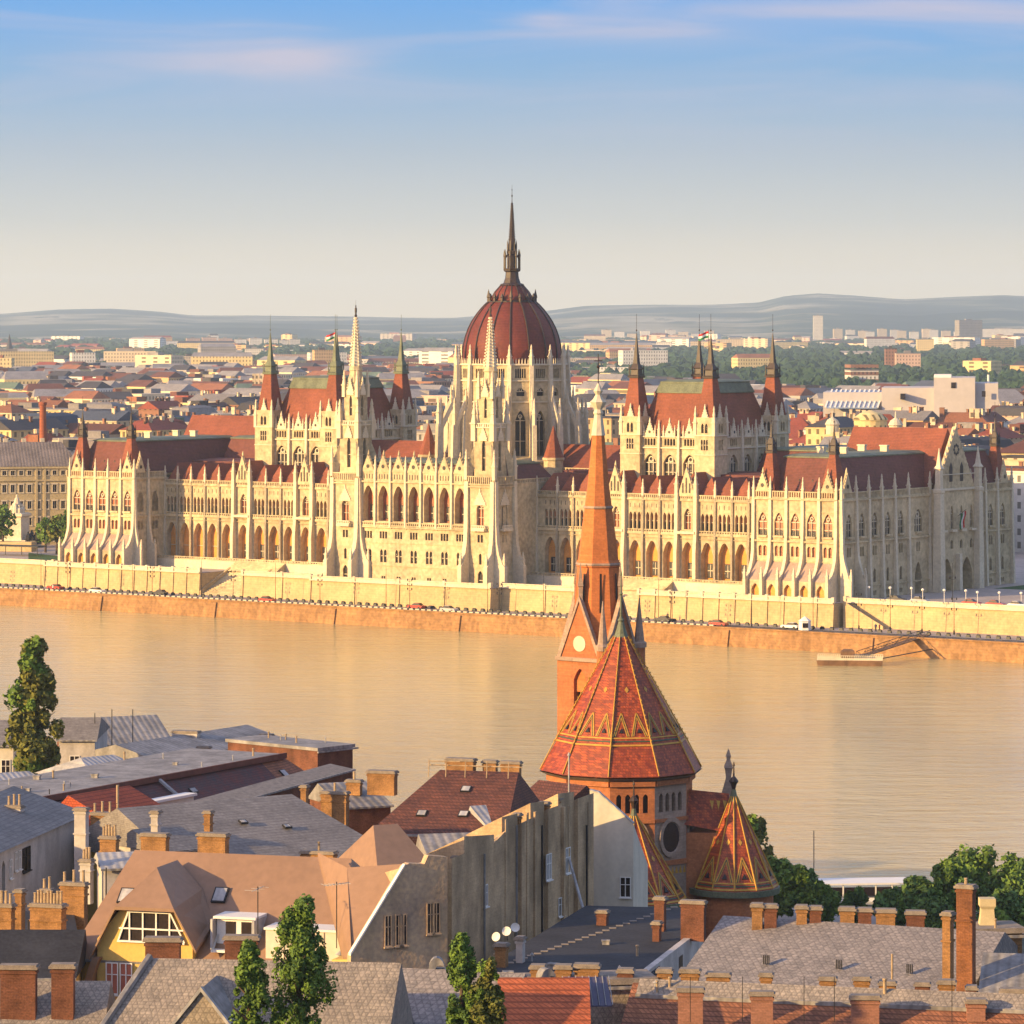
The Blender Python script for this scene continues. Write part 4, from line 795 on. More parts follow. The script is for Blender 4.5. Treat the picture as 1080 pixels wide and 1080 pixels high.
def blocked(X,Y):
    dx,dy=X,Y-DC[1]; lx=CA*dx-SA*dy; ly=SA*dx+CA*dy
    if -135<lx<190 and ly<72: return True
    if lx<=-135 and ly<88 : return True
    if X<-105 and Y<1160: return True
    if ly<40: return True
    return False
cand=[]; Y=1075
row_i=0
while Y<3600:
    hwid=Y*.131+20; X=-hwid+rg.uniform(0,25)
    while X<hwid:
        yy=Y+rg.uniform(-7,7)
        if not blocked(X,yy): cand.append((X,yy))
        X+=rg.uniform(16,28)
    Y+=rg.uniform(27,34)*(1+(Y-1075)/6000)
# hidden behind the parliament mass: skip where the roofs cover the view line
def hidden(X,Y):
    px=540+F0*X/Y; top=340+(71.6-36)*F0/Y
    lim=[(70,160,462),(160,268,470),(268,440,424),(462,622,470),(655,835,425),(835,990,480),(990,1060,470)]
    return any(a<px<b and top>l+4 for a,b,l in lim) or (462<px<622 and top>395)
cand=[c for c in cand if not hidden(*c) and not (px_:=0)]
def treezone(X,Y):
    px=540+F0*X/Y
    return (px>785 and Y>2450) or (px>600 and Y>2800)
LMK=[(862,1062,1640,1900)]
def lmk(X,Y):
    px=540+F0*X/Y
    return any(a<px<b and y0<Y<y1 for a,b,y0,y1 in LMK)
cand=[c for c in cand if not treezone(*c) and not lmk(*c)]
cand.sort(key=lambda c:c[1]); NEAR=cand[:292]; FAR=cand[292:]
for X,Y in NEAR:
    rot=-AL+rg.choice((0,.12,-.1)) if Y<1900 else rg.choice((-AL,.3,.1,-.9))
    near_house(X,Y,rot)
# every house says where it stands among its look-alikes
keys={}
for px,Y,desc,e in HOUSES:
    reg=next((l for a,b,l in LAND if a<=px<b),LAND[0][2] if px<0 else LAND[-1][2]); keys.setdefault((desc,reg),[]).append((px,e))
for (desc,reg),l in keys.items():
    l.sort(key=lambda t:t[0])
    for i,(px,e) in enumerate(l): e['label']=desc+' '+reg+('' if len(l)==1 else f', {ORD[i]} from left')
# the rest of the city: thousands of buildings nobody could count
far=MB()
def far_box(X,Y,w,d,h,rot,wm,rm,rh,kind):
    far.T=Matrix.Translation((X,Y,9.27))@Matrix.Rotation(rot,4,'Z'); hw,hd=w/2,d/2; far.use(wm); far.box(-hw,hw,-hd,hd,0,h,False); far.use(rm)
    if kind: far.add([(-hw,-hd,h),(hw,-hd,h),(hw,hd,h),(-hw,hd,h),(-hw+2,0,h+rh),(hw-2,0,h+rh)],[(0,1,5,4),(1,2,5),(2,3,4,5),(3,0,4)])
    else: far.box(-hw*.5,hw*.1,-hd*.5,hd*.5,h,h+2.5,False)
wl=list(WM.values()); rl=list(RM.values())
for X,Y in FAR: far_box(X,Y,rg.uniform(16,36),rg.uniform(13,18),rg.uniform(14,24),rg.choice((-AL,.3,-.8)),rg.choices(wl,(5,4,5,2,3,2,1))[0],rg.choices(rl,(2,6,4.5,6,1.5,.8,2))[0],4,rg.random()<.6)
Y=3600
while Y<11000:
    hwid=Y*.132+30; X=-hwid+rg.uniform(0,60)
    while X<hwid:
        px=540+F0*X/Y; dens=1.0
        if px>690: dens=.04 if Y<6800 else .35
        elif px<200: dens=.85 if Y<5400 else .10
        else: dens=.8 if Y<5000 else .16
        if rg.random()<dens:
            w=rg.uniform(18,60) if rg.random()<.7 else rg.uniform(60,110); far_box(X,Y+rg.uniform(-20,20),w,rg.uniform(13,22),rg.uniform(8,20) if rg.random()<.85 else rg.uniform(22,34),rg.choice((-AL,.25,-.7,0)),rg.choices(wl,(5,4,8,2,3,2,1))[0],rg.choices(rl,(2.5,5,4,6,2,.6,1.5))[0],4,rg.random()<.45)
        X+=rg.uniform(35,90)
    Y+=rg.uniform(60,95)*(1+(Y-3600)/7000)
far.T=None; tag(far.obj('distant_buildings'),kind='stuff')
# distant woods: noisy low mounds, and scattered crowns among the far houses
WOODM=mat('distant_foliage',(.035,.075,.035),.95,.35,.05,col2=(.012,.028,.018))
wd=MB().use(WOODM)
def clump(X,Y,r,h):
    n=9; rings=[]
    for j,(t,s) in enumerate(((0,.85),(.35,1.05),(.7,.8),(.95,.35))): rings.append([(X+r*s*rg.uniform(.75,1.2)*math.cos(2*PI*i/n),Y+r*s*rg.uniform(.75,1.2)*math.sin(2*PI*i/n),9+h*t*rg.uniform(.85,1.1)) for i in range(n)])
    wd.ring(rings)
for _ in range(9000):
    u=rg.random(); Y=2450*(11500/2450)**u; px=rg.uniform(-15,1095); k=1
    if px>690: pr=.95
    elif px>600: pr=.75
    elif px<200: pr=.95 if Y>5600 else .12
    else: pr=.8 if Y>5600 else .22
    if Y<2900 and px<785: pr*=.1
    if lmk((px-540)/F0*Y,Y): pr=0
    if rg.random()<pr: clump((px-540)/F0*Y,Y,rg.uniform(6,12)*(1+Y/9000),rg.uniform(13,22))
tag(wd.obj('distant_woods'),kind='stuff')
# small near trees by the square
for i,(px,Y,h,r,l,m) in enumerate(((3,1085,12,4.5,'bushy green tree at the far-left edge beside the white monument',LEAF),(48,1078,9,3.2,'smaller green tree right of the white monument',LEAF),(60,1070,10,3.5,'green tree between the monument and the far-left pavilion',LEAFY),(72,1062,12,3.5,'taller dark tree touching the far-left pavilion',LEAFD))):
    tree((px-540)/F0*Y,Y,9.28,h,r,l,m,'broad',900,.55,None,'square_tree',40+i)
g=MB(); g.poly(*[G(x,y,9.29) for x,y in ((30,583),(78,588),(78,596),(30,594))]); tag(g.obj('lawn_ground',GRASS),kind='structure')
# long yellowish ministry building at the far left, its windows as parts
YW=mat('ochre_render',(.50,.40,.22),.9,.15,.2); SLATE=mat('weathered_slate_roof',(.27,.22,.19),.8,.25,.25,wave=(.35,'X',.25))
e=empty('ministry_building',(-121.5,1118,9.28),R(14),'long yellowish five-storey building with grey slate roof at the left edge','building')
b=MB().use(YW); F=frame(0,0,1,0); wp=MB(); wp.use(GLASS); wp.box(-.55,.55,.3,.4,0,2.2); wp.use(STONE2); wp.box(-.75,-.55,-.1,.4,-.2,2.4); wp.box(.55,.75,-.1,.4,-.2,2.4); wp.box(-.85,.85,-.2,.4,2.2,2.6); wp.box(-.85,.85,-.2,.3,-.35,-.1); wp.box(-.05,.05,.2,.35,0,2.2); wme=wp.mesh('window')
nw=0
for fl,(z0,z1) in enumerate(((0,4.4),(4.4,9),(9,13.6),(13.6,18.4),(18.4,21.6))):
    for i in range(22):
        c=-2.2-i*2.35; cell(b,F,c-1.175,c+1.175,z0,z1,c,1.1,z0+1.2,z0+(3.3 if fl<4 else 2.4),0,.5)
        if nw<100: inst('window',wme,e,(c,0,z0+1.2),0,(1,1,.95 if fl<4 else .55)); nw+=1
b.box(-53,0,1,16,0,21.6); b.box(-53.3,.4,-.5,.3,21.4,22.0); b.box(-53,.2,-.35,.1,17.9,18.3); b.box(-53,.2,-.35,.1,4.1,4.5)
for x in (-.3,-9.7,-12): b.box(x-.3,x+.3,-.3,.1,0,21.6)
b.obj('wall',None,e); b=MB().use(SLATE); b.add([(-53,-.6,22),(.5,-.6,22),(.5,17,22),(-53,17,22),(-53,8,28.6),(-4,8,28.6)],[(0,1,5,4),(1,2,5),(2,3,4,5),(3,0,4)]); ro=b.obj('roof',None,e)
for i in range(9): b=MB().use(STONE2); x=-4-5.2*i; b.box(x-.6,x+.6,9,9.8,26,29.6); b.obj('chimney',None,ro)
b=MB().use(WM['cream']); e=empty('corner_house',(-116.5,1112,9.28),R(-38),'tall cream corner house with rounded gable just left of the far-left pavilion','house')
F=frame(0,0,1,0); b=MB().use(mat('cream_render',(.66,.55,.36),.9,.12,.3))
for z0 in (0,4.4,8.8,13.2,17.6):
    for i in range(4): c=-1.6-i*2.6; cell(b,F,c-1.3,c+1.3,z0,z0+4.4,c,1.2,z0+1.2,z0+3.2,0,.4); inst('window',wme,e,(c,0,z0+1.2),0,(1,1,.9))
b.box(-10.5,-.1,.5,14,0,22); b.box(-10.9,.3,-.4,.2,21.7,22.4); b.obj('wall',None,e); b=MB().use(SLATE); b.add([(-10.8,-.4,22.4),(.3,-.4,22.4),(.3,14,22.4),(-10.8,14,22.4),(-8.5,4,29),(-2,4,29),(-2,10,29),(-8.5,10,29)],[(0,1,5,4),(1,2,6,5),(2,3,7,6),(3,0,4,7),(4,5,6,7)]); b.obj('roof',None,e)
BRICKR=mat('red_brick',(.42,.12,.05),.85,.2,.6,brick=(.5,.16,.012,.7,.7))
b=MB().use(BRICKR); b.lathe(0,0,[(1.15,0),(.95,17.5),(1.2,17.7),(1.2,18.3),(.95,18.5)],16); o=b.obj('brick_chimney_stack'); o.location=(-139,1180,29.5); tag(o,'round red brick chimney stack rising behind the ministry roof at the far left','chimney stack')
# monument
e=empty('white_monument',(-137,1102,9.28),R(-20),'white stone monument with clustered figures on a tall pedestal at the far left','monument')
b=MB().use(STONE2); b.cbox(0,0,11,8,0,1.2); b.cbox(0,0,8,6,1.2,2.2); b.obj('base',None,e)
b=MB().use(STONE2); b.sq(0,0,[(5.6,2.2),(5.2,2.8),(5.0,8.4),(6.0,8.8),(6.0,9.4),(4.6,9.7)]); b.obj('pedestal',None,e)
b=MB().use(STONE2); r2=random.Random(3)
for k in range(9):
    a=k*.7; x,y=1.5*math.cos(a),1.5*math.sin(a); h=9.6+r2.uniform(2.0,3.0); b.lathe(x,y,[(.75,9.6),(.8,10.6),(.6,h-.9),(.28,h-.6),(.32,h-.25),(.1,h)],7)
b.lathe(0,0,[(1.2,9.6),(1.1,12),(.6,13.6),(.3,13.9),(.34,14.4),(.1,14.7)],8); b.obj('figure_group',None,e)
for s,l in ((-1,''),(1,'')):
    b=MB().use(DARK)
    for k in range(5): x=s*(4.3+.9*(k%3)); y=-1.5+k*.7; h=4.2+r2.uniform(-.6,1); b.lathe(x,y,[(.7,1.2),(.75,2.4),(.5,h-.8),(.25,h-.5),(.3,h-.2),(.1,h)],7)
    b.cbox(s*4.9,0,3.4,3.6,1.0,2.2); b.obj('bronze_group',None,e)
b=MB().use(PODIUM); b.box(0,16,0,4,0,2.6); o=b.obj('stone_plinth_wall'); o.location=(-146,1085,9.3); o.rotation_euler=(0,0,R(-14)); tag(o,'low pale stone terrace wall in front of the white monument','low wall')
b=MB().use(DARK); b.box(0,15,0,5,0,.25); [b.box(x,x+.15,0,.15,-2.2,0) for x in (0,5,10,14.8)]; o=b.obj('flat_canopy'); o.location=(-140,1066,11.7); o.rotation_euler=(0,0,R(-24)); tag(o,'long flat dark canopy below the white monument','canopy')
# ---- landmarks of the middle and far distance
def slab(px,Y,wpx,ypx_top,wn,rn,label,name='apartment_block',d=14,cat='apartment block',ng=None,rot=0,group=None):
    X=(px-540)/F0*Y; w=wpx/F0*Y; h=HC-(ypx_top-340)/F0*Y-9.27; e=empty(name,(X,Y,9.27),rot,label,cat,group); b=MB().use(WM[wn]); b.box(-w/2,w/2,0,d,0,h); b.obj('wall',None,e)
    b=MB().use(RM[rn]); b.box(-w/2-.3,w/2+.3,-.3,d+.3,h,h+.8); b.box(-w*.15,w*.12,d*.3,d*.7,h+.8,h+3.2); b.obj('roof',None,e); return e
for i,(px,w,t) in enumerate(((204,14,357),(221,15,356),(238,14,357),(254,12,358),(270,13,357),(286,14,358),(300,9,359),(311,11,358))): slab(px,8200,w,t,'pinkish' if i<3 else 'white','pale grey',f'far pale panel tower block, {ORD[i]} from left in the row left of the dome',rot=.2,group='tower blocks far left of the dome')
slab(268,6100,20,368,'white','pale grey','white office block below the far row of panel towers','office_block',30)
for i,(px,w,t) in enumerate(((392,26,377),(430,24,379),(462,26,381))): slab(px,5200,w,t,'grey','pale grey',f'grey block between the green spires and the dome, {ORD[i]} from left',rot=-.1)
slab(1024,8600,27,338,'grey','pale grey','tall lone grey slab tower on the right before the hills','tower_block',22,rot=.35)
slab(863,10000,10,333,'white','pale grey','slim pale high-rise tower right of centre before the hills','tower_block',20)
slab(776,7500,42,358,'cream','pale grey','wide cream panel block just right of the dark chamber spires',rot=-.1)
slab(739,7300,22,360,'cream','pale grey','cream panel block left of the wide cream block by the flag',rot=-.1)
slab(700,7400,16,361,'white','pale grey','small white panel block above the left dark chamber spire',rot=-.1)
for i in range(12): slab(884+i*11.2+(i%3)*2,11200,9.5,347+(i*5)%4,'white' if i%2 else 'cream','pale grey',f'tiny far white block, {ORD[i]} from left in the long row before the hills right',rot=.1,group='far white blocks before the hills')
for i in range(9): slab(640+i*13.5,11800,10,348+(i*7)%5,'white' if i%2 else 'cream','pale grey',f'tiny far pale block right of the dome, {ORD[i]} from left',rot=.1,group='far white blocks before the hills')
slab(1060,11200,66,347,'white','pale grey','long low white block at the right edge before the hills',d=40)
slab(976,6500,18,358,'pale yellow','pale grey','yellow apartment block among the woods on the right')
slab(884,3300,14,372,'brown brick','dark grey','dark brick tower left of the pale hall among the woods','brick_tower',14) if False else None
slab(940,4200,12,368,'brown brick','dark grey','narrow dark brown brick tower behind the striped block','brick_tower',14,'tower')
slab(958,4150,26,373,'pinkish','pale grey','pinkish block beside the dark brick tower on the right')
slab(912,3050,30,391,'white','pale grey','brown and white striped office block left of the pale hall','striped_block',20,'office block',rot=.15)
for i in range(4):
    Y=3045; X=(912-540)/F0*Y
o=bpy.data.objects.get('striped_block')
for i in range(5):
    b=MB().use(WM['brown brick']); h=o.children[0].dimensions.z if False else 34; b.box(-10.9,10.9,-.25,20.2,5+i*5.6,7.6+i*5.6); b.obj('brick_band',None,o)
for i,(px,w,t) in enumerate(((18,30,382),(60,44,384),(112,40,382),(160,44,383),(196,30,384))): slab(px,4700,w,t,('cream','pinkish','pale yellow','white','cream')[i],'pale grey',f'long pale row block at mid distance on the left, {ORD[i]} from left',d=14,rot=-.05,group='long row blocks on the left')
# modern pale hall with ribbed glass roof
HALLM=mat('pale_panel',(.48,.44,.42),.7,.06,.05); GLR=mat('blue_glass_roof',(.25,.33,.48),.25,.15,.1,spec=.6)
Y=1750; X=lambda p:(p-540)/F0*Y; Zy=lambda y:HC-(y-340)/F0*Y-9.27
e=empty('modern_hall',(X(960),Y,9.27),-.12,'large pale windowless modern building with ribbed glass roof on the right','building'); q=lambda p:X(p)-X(960)
b=MB().use(HALLM); b.box(q(930),q(985),0,45,0,Zy(409)); b.box(q(985),q(1028),-6,40,0,Zy(398)); b.box(q(1028),q(1052),-3,38,0,Zy(404)); b.box(q(868),q(930),4,45,0,Zy(414)); b.obj('hall_wall',None,e)
b=MB().use(GLR); b.prism([(q(872),-2,Zy(431)),(q(926),-2,Zy(431)),(q(930),16,Zy(414)+.2),(q(876),16,Zy(414)+.2)],0,0,.5); b.use(WHITE)
for i in range(12): x0=q(871)+i*(q(926)-q(871))/11; b.prism([(x0-.35,-2,Zy(431)+.5),(x0+.35,-2,Zy(431)+.5),(x0+2.6,16,Zy(414)+.8),(x0+1.9,16,Zy(414)+.8)],0,0,.4)
b.obj('glass_roof',None,e); b=MB().use(GLASS)
for p,y,w in ((950,415,5),(1035,412,4),(1003,403,5)): b.box(q(p),q(p+w),-6.3,-5.9 if p>985 else .1,Zy(y+6),Zy(y))
b.obj('window',None,e); b=MB().use(WHITE); b.box(q(985),q(1003),-4,20,Zy(398),Zy(395)); b.obj('roof_plant',None,e)
b=MB().use(WHITE); b.lathe(0,0,[(.6,0),(.5,14)],10); o=b.obj('thin_white_stack'); o.location=(X(1041),Y-5,HC-(395-340)/F0*Y-14); tag(o,'thin white stack rising beside the pale modern building','stack')
for i,(px,y) in enumerate(((268,394),(272,394),(276.5,394))):
    Y=2350; b=MB().use(WM['cream']); b.sq(0,0,[(2.3,0),(2.0,40)]); o=b.obj('power_station_chimney'); o.location=((px-540)/F0*Y,Y,HC-(y-340)/F0*Y-40); tag(o,f'{("left","middle","right")[i]} one of three pale chimneys above the green-spired chamber block','chimney')
# red-roofed market hall group, right
for i,(px,Y,w,d,h,rh,c,l) in enumerate(((880,1530,28,20,17,9,'red','wide bright red hipped roof house behind the right wing, below the glass roof'),(925,1490,32,22,17,11,'red','largest bright red roofed house behind the right wing'),(968,1450,25,20,17,9,'rust brown','dark red gabled house right of the largest red roof'),(1015,1520,30,18,20,8,'orange','orange-red roofed house above the gabled right end'),(840,1560,22,18,17,8,'red','red roofed house just right of the dark-spired chamber block'))):
    e=empty('red_roofed_house',((px-540)/F0*Y,Y,9.27),-.3,l,'house'); a,r,ch=house_mb(w,d,h,'hipped' if i!=2 else 'gable',rh,WM['cream'],RM[c],rg); a.obj('wall',None,e); ro=r.obj('roof',None,e); [q_.obj('chimney',None,ro) for q_ in ch]
# pale drum building with small domes behind the right wing
Y=1330; e=empty('domed_building',((918-540)/F0*Y,Y,9.27),-.4,'pale yellow building with low drum and corner cupolas behind the right wing','building'); b=MB().use(WM['pale yellow']); b.box(-14,14,-10,10,0,25); b.lathe(0,0,[(5.5,25),(5.5,29.5),(5.9,29.7),(5.7,30.3),(3.5,32),(.5,33)],20); b.obj('wall',None,e)
for x in (-11,11): b=MB().use(STONE2); b.lathe(x,-7,[(2.2,25),(2.2,28),(2.6,28.3),(1.8,29.8),(.3,30.8),(.2,32.5),(.01,33)],12); b.obj('cupola',None,e)
# columned building at the right edge behind the square
Y=1165; e=empty('columned_building',((1052-540)/F0*Y,Y,9.28),R(-24),'grand pale building with columns at the right edge beyond the square','building'); b=MB().use(YW); b.box(0,60,0,30,0,24); b.box(-.6,60,-1.5,.3,22,24.2); b.box(-1,60,-4,0,0,4); b.obj('wall',None,e)
b=MB().use(STONE2)
for i in range(8): b.lathe(1.5+i*3.4,-2.6,[(.95,4),(.8,4.4),(.65,13),(.95,13.6)],12)
b.box(0,30,-3.6,-1.2,13.6,15.2); b.obj('colonnade',None,e)
for i in range(8): b=MB().use(GLASS); b.box(2.4+i*3.4,4.2+i*3.4,-.06,.05,5,11.5); b.box(2.6+i*3.4,4.0+i*3.4,-.06,.05,16.5,20.5); b.obj('window',None,e)
b=MB().use(RM['rust brown']); b.add([(-1,-2,24.2),(60,-2,24.2),(60,31,24.2),(-1,31,24.2),(10,14,30),(50,14,30)],[(0,1,5,4),(1,2,5),(2,3,4,5),(3,0,4)]); b.obj('roof',None,e)
# church spires far off
for i,(px,Y,y,l) in enumerate(((10,5200,352,'thin far church spire at the left edge of the city'),(1041,2500,400,'slim dark spire on the right above the modern building'),(892,2100,425,'small pointed turret among the red roofs on the right'))):
    if i==1: continue
    h=HC-(y-340)/F0*Y-9.27; b=MB().use(WM['brown brick']); b.sq(0,0,[(7,0),(7,h*.55)]); b.use(RM['dark grey']); b.lathe(0,0,[(4.6,h*.55),(.1,h)],8); o=b.obj('church_tower'); o.location=((px-540)/F0*Y,Y,9.27); tag(o,l,'church tower')
# hills
HM=bpy.data.materials.new('far_hills'); HM.use_nodes=True; t=HM.node_tree; p=t.nodes['Principled BSDF']; p.inputs['Roughness'].default_value=1; p.inputs['Specular IOR Level'].default_value=0
tcn=t.nodes.new('ShaderNodeTexCoord'); m=t.nodes.new('ShaderNodeMapping'); m.inputs['Scale'].default_value=(.0011,.0011,.004); t.links.new(tcn.outputs['Object'],m.inputs[0]); n=t.nodes.new('ShaderNodeTexNoise'); n.inputs['Scale'].default_value=1; n.inputs['Detail'].default_value=7; n.inputs['Roughness'].default_value=.6; t.links.new(m.outputs[0],n.inputs[0])
t.links.new(ramp(t,n.outputs[0],[(.42,(.025,.045,.045)),(.50,(.05,.075,.055)),(.56,(.20,.19,.13)),(.62,(.34,.31,.22)),(.64,(.04,.06,.05))]),p.inputs['Base Color'])
prof=[(-200,330),(0,331),(60,327),(120,326),(165,329),(200,333),(300,333),(400,334),(480,335),(560,330),(620,323),(700,321),(760,320),(800,318),(830,311),(865,308),(900,310),(950,315),(1010,313),(1060,311),(1080,312),(1300,322)]
def pf(x):
    for (a,b_),(c,d) in zip(prof,prof[1:]):
        if a<=x<=c: return b_+(d-b_)*(x-a)/(c-a)
    return 332
from mathutils import noise
hb=MB(); NX,NY=150,30; pts=[]
for j in range(NY):
    Yh=10800*(20500/10800)**(j/(NY-1)); tt=j/(NY-1)
    for i in range(NX):
        px=-140+1360*i/(NX-1); X=(px-540)/F0*Yh; top=HC+(340-pf(px+25*(1-tt)*math.sin(i*.3)))/F0*19500
        k=max(0,(tt-.08)/.85)**1.35 if tt<.93 else 1-(tt-.93)*1.5
        z=9.2+(top-9.2)*k+22*(noise.fractal((X*.0007,Yh*.0011,0),1,2,5))*min(1,tt*3)*(1 if tt<.85 else .35); 
        if j==0: z=5
        pts.append((X,Yh,z))
hb.add(pts,[(j*NX+i,j*NX+i+1,(j+1)*NX+i+1,(j+1)*NX+i) for j in range(NY-1) for i in range(NX-1)]); o=hb.obj('hills',HM); tag(o,kind='structure')
# ---- air
hz=MB(); hz.box(-10500,10500,-900,22500,-6,330); hm=bpy.data.materials.new('haze_air'); hm.use_nodes=True; t=hm.node_tree; t.nodes.clear(); v=t.nodes.new('ShaderNodeVolumePrincipled'); v.inputs['Color'].default_value=(.64,.82,1,1); v.inputs['Density'].default_value=HAZE; v.inputs['Anisotropy'].default_value=0.1; oo=t.nodes.new('ShaderNodeOutputMaterial'); t.links.new(v.outputs[0],oo.inputs[1]); o=hz.obj('haze',hm); tag(o,kind='stuff')
# ---------------- the near bank ----------------
RED5=mat('church_red_tile',(.56,.11,.02),.5,.25,1.6,.4,col2=(.22,.03,.012),brick=(.32,.26,.025,.45,.45),spec=.35)
YEL=mat('church_yellow_tile',(.55,.30,.04),.5,.2,2); GRN=mat('church_green_tile',(.05,.09,.05),.5,.2,2)
BRK=mat('church_brick',(.50,.18,.07),.85,.18,.4,.3,brick=(.5,.16,.012,.75,.8)); CSTN=mat('church_stone',(.42,.30,.22),.85,.15,.5,.3,brick=(.7,.32,.015,.7,.8))
BRICK=mat('yellow_brick',(.50,.26,.10),.9,.25,.9,.4,brick=(.3,.09,.01,.6,.75),streak=.3); BRICK2=mat('brown_brick',(.26,.105,.06),.9,.25,.9,.4,brick=(.3,.09,.01,.6,.75),streak=.3)
CAPM=mat('chimney_cap_concrete',(.30,.25,.20),.9,.25,2); POT=mat('chimney_pot_clay',(.45,.33,.20),.8,.25,2); ZINC=mat('zinc_sheet',(.33,.31,.29),.75,.2,.3,.3,wave=(.42,'X',.22),streak=.3); ZINCW=mat('pale_zinc',(.44,.43,.42),.7,.15,.4,wave=(.5,'X',.12),streak=.2)
BROWNM=mat('brown_metal_roof',(.28,.17,.105),.6,.10,.2); OLDPL=mat('stained_plaster',(.60,.42,.24),.95,.32,.8,.5,streak=.38,brick=(.6,.3,.012,.82,.93),col2=(.40,.28,.16)); OLDPL2=mat('old_brown_plaster',(.62,.43,.24),.95,.25,.4,.5,streak=.25,col2=(.33,.24,.17)); CREAMP=mat('smooth_cream_plaster',(.64,.58,.46),.9,.08,.3,streak=.12)
YWALL=mat('yellow_plaster',(.62,.42,.12),.9,.08,.5,streak=.08); TAR=mat('black_roofing_felt',(.035,.036,.042),.85,.35,.4,.3,col2=(.015,.015,.018)); BTILE=mat('brown_clay_tile',(.20,.07,.04),.8,.3,.5,.5,col2=(.08,.035,.03),brick=(.35,.22,.03,.45,.65)); OTILE=mat('orange_clay_tile',(.42,.17,.08),.8,.3,.9,.5,col2=(.22,.09,.05),brick=(.3,.22,.03,.4,.6)); GREYT=mat('weathered_grey_slate',(.27,.245,.22),.85,.25,.4,.5,col2=(.15,.135,.125),brick=(.5,.16,.02,.7,.8)); PLAIN=mat('pale_plaster',(.55,.50,.45),.9,.12,.4,streak=.25)
def slate(nm,c,c2,sc=1.6):
    m=mat(nm,c,.8,.2,.6,col2=c2); t=m.node_tree; p=t.nodes['Principled BSDF']; tcn=t.nodes.new('ShaderNodeTexCoord'); mp=t.nodes.new('ShaderNodeMapping'); mp.inputs['Rotation'].default_value=(R(35),0,R(45)); t.links.new(tcn.outputs['Object'],mp.inputs[0])
    v=t.nodes.new('ShaderNodeTexVoronoi'); v.distance='CHEBYCHEV'; v.inputs['Randomness'].default_value=.15; v.inputs['Scale'].default_value=sc; t.links.new(mp.outputs[0],v.inputs[0]); old=p.inputs['Base Color'].links[0].from_socket
    s=t.nodes.new('ShaderNodeSeparateColor'); t.links.new(v.outputs['Color'],s.inputs[0]); c_=mix(t,1.0,old,ramp(t,s.outputs[0],[(0,(.75,.75,.75)),(1,(1.1,1.07,1.04))]),'MULTIPLY'); c_=mix(t,1.0,c_,ramp(t,v.outputs['Distance'],[(.34,(1,1,1)),(.5,(.6,.6,.6))]),'MULTIPLY'); t.links.new(c_,p.inputs['Base Color'])
    b=t.nodes.new('ShaderNodeBump'); b.inputs['Strength'].default_value=.4; b.inputs['Distance'].default_value=.05; b.invert=True; t.links.new(v.outputs['Distance'],b.inputs['Height']); t.links.new(b.outputs[0],p.inputs['Normal']); return m
DSL=slate('diamond_slate',(.30,.27,.25),(.20,.18,.17),3.2); DSL2=slate('lichen_slate',(.36,.31,.25),(.22,.19,.16),4.2)
# ground of the near bank and the hill that rises beside and behind the camera
g=MB(); NXg=46; rows=[]
for j,Yg in enumerate((-260,-120,-30,40,90,130,170,210,260,320,400,455,470,478)):
    r_=[]
    for i in range(NXg):
        Xg=-700+1200*i/(NXg-1); yy=Yg+ (0.05*Xg if Yg>300 else 0)
        z=max(3.4,62-(yy-20)*.30) if yy<210 else max(3.4,8-(yy-210)*.018); z=min(z,64)
        if yy>452: z=1.4
        side=max(0,min(1,(-Xg-115)/120)); z+= side*max(0,min(1,(330-yy)/90))*max(0,74-z)  # unseen left ridge of the hill, raised to shade the lowest foreground
        r_.append((Xg,yy,z))
    rows.append(r_)
rows.append([(x,y+1.2,-2) for x,y,z in rows[-1]])
g.add([p_ for r_ in rows for p_ in r_],[(j*NXg+i,j*NXg+i+1,(j+1)*NXg+i+1,(j+1)*NXg+i) for j in range(len(rows)-1) for i in range(NXg-1)]); tag(g.obj('hill_ground',mat('hillside',(.10,.10,.06),.95,.3,.05)),kind='structure')
# --- helpers for near buildings
def fr2(A,B):
    A,B=Vector(A),Vector(B); u=(B-A); u.z=0; L_=u.length; u.normalize(); return A,u,Vector((-u.y,u.x,0)),L_   # origin, along, back, length
def house(name,label,A,B,d,eave,rh,base,wm,rm,kind='gable',frac=.5,cat='house',over=.4,hipL=0,hipR=0,noroof=False):
    """block whose front eave runs A to B; returns the empty (origin A, x along, y back)"""
    A,u,w,L_=fr2(A,B); e=empty(name,(A.x,A.y,base),math.atan2(u.y,u.x),label,cat); h=eave-base; b=MB().use(wm)
    y=d*frac; 
    if kind=='gable' and not(hipL or hipR): b.ring([[(x,0,0),(x,0,h),(x,y,h+rh-.15),(x,d,h),(x,d,0)] for x in (0,L_)])
    else: b.box(0,L_,0,d,0,h)
    b.obj('wall',None,e)
    if noroof: return e,L_,h
    r=MB().use(rm); o=over; s=rh/max(.1,y); k=-o*s
    if kind=='gable':
        r.ring([[(hipL*0-o,-o,h+k),(hipL-o*(hipL==0),y,h+rh),(-o,d+o,h+k)],[(L_+o,-o,h+k),(L_-hipR+o*(hipR==0),y,h+rh),(L_+o,d+o,h+k)]])
    elif kind=='flat': r.box(-.2,L_+.2,-.2,d+.2,h,h+.35); 
    ro=r.obj('roof',None,e)
    g_=MB().use(ZINC); g_.box(-o,L_+o,-o-.12,-o+.05,h+k-.15,h+k+.02); g_.obj('gutter',None,ro); return e,L_,h
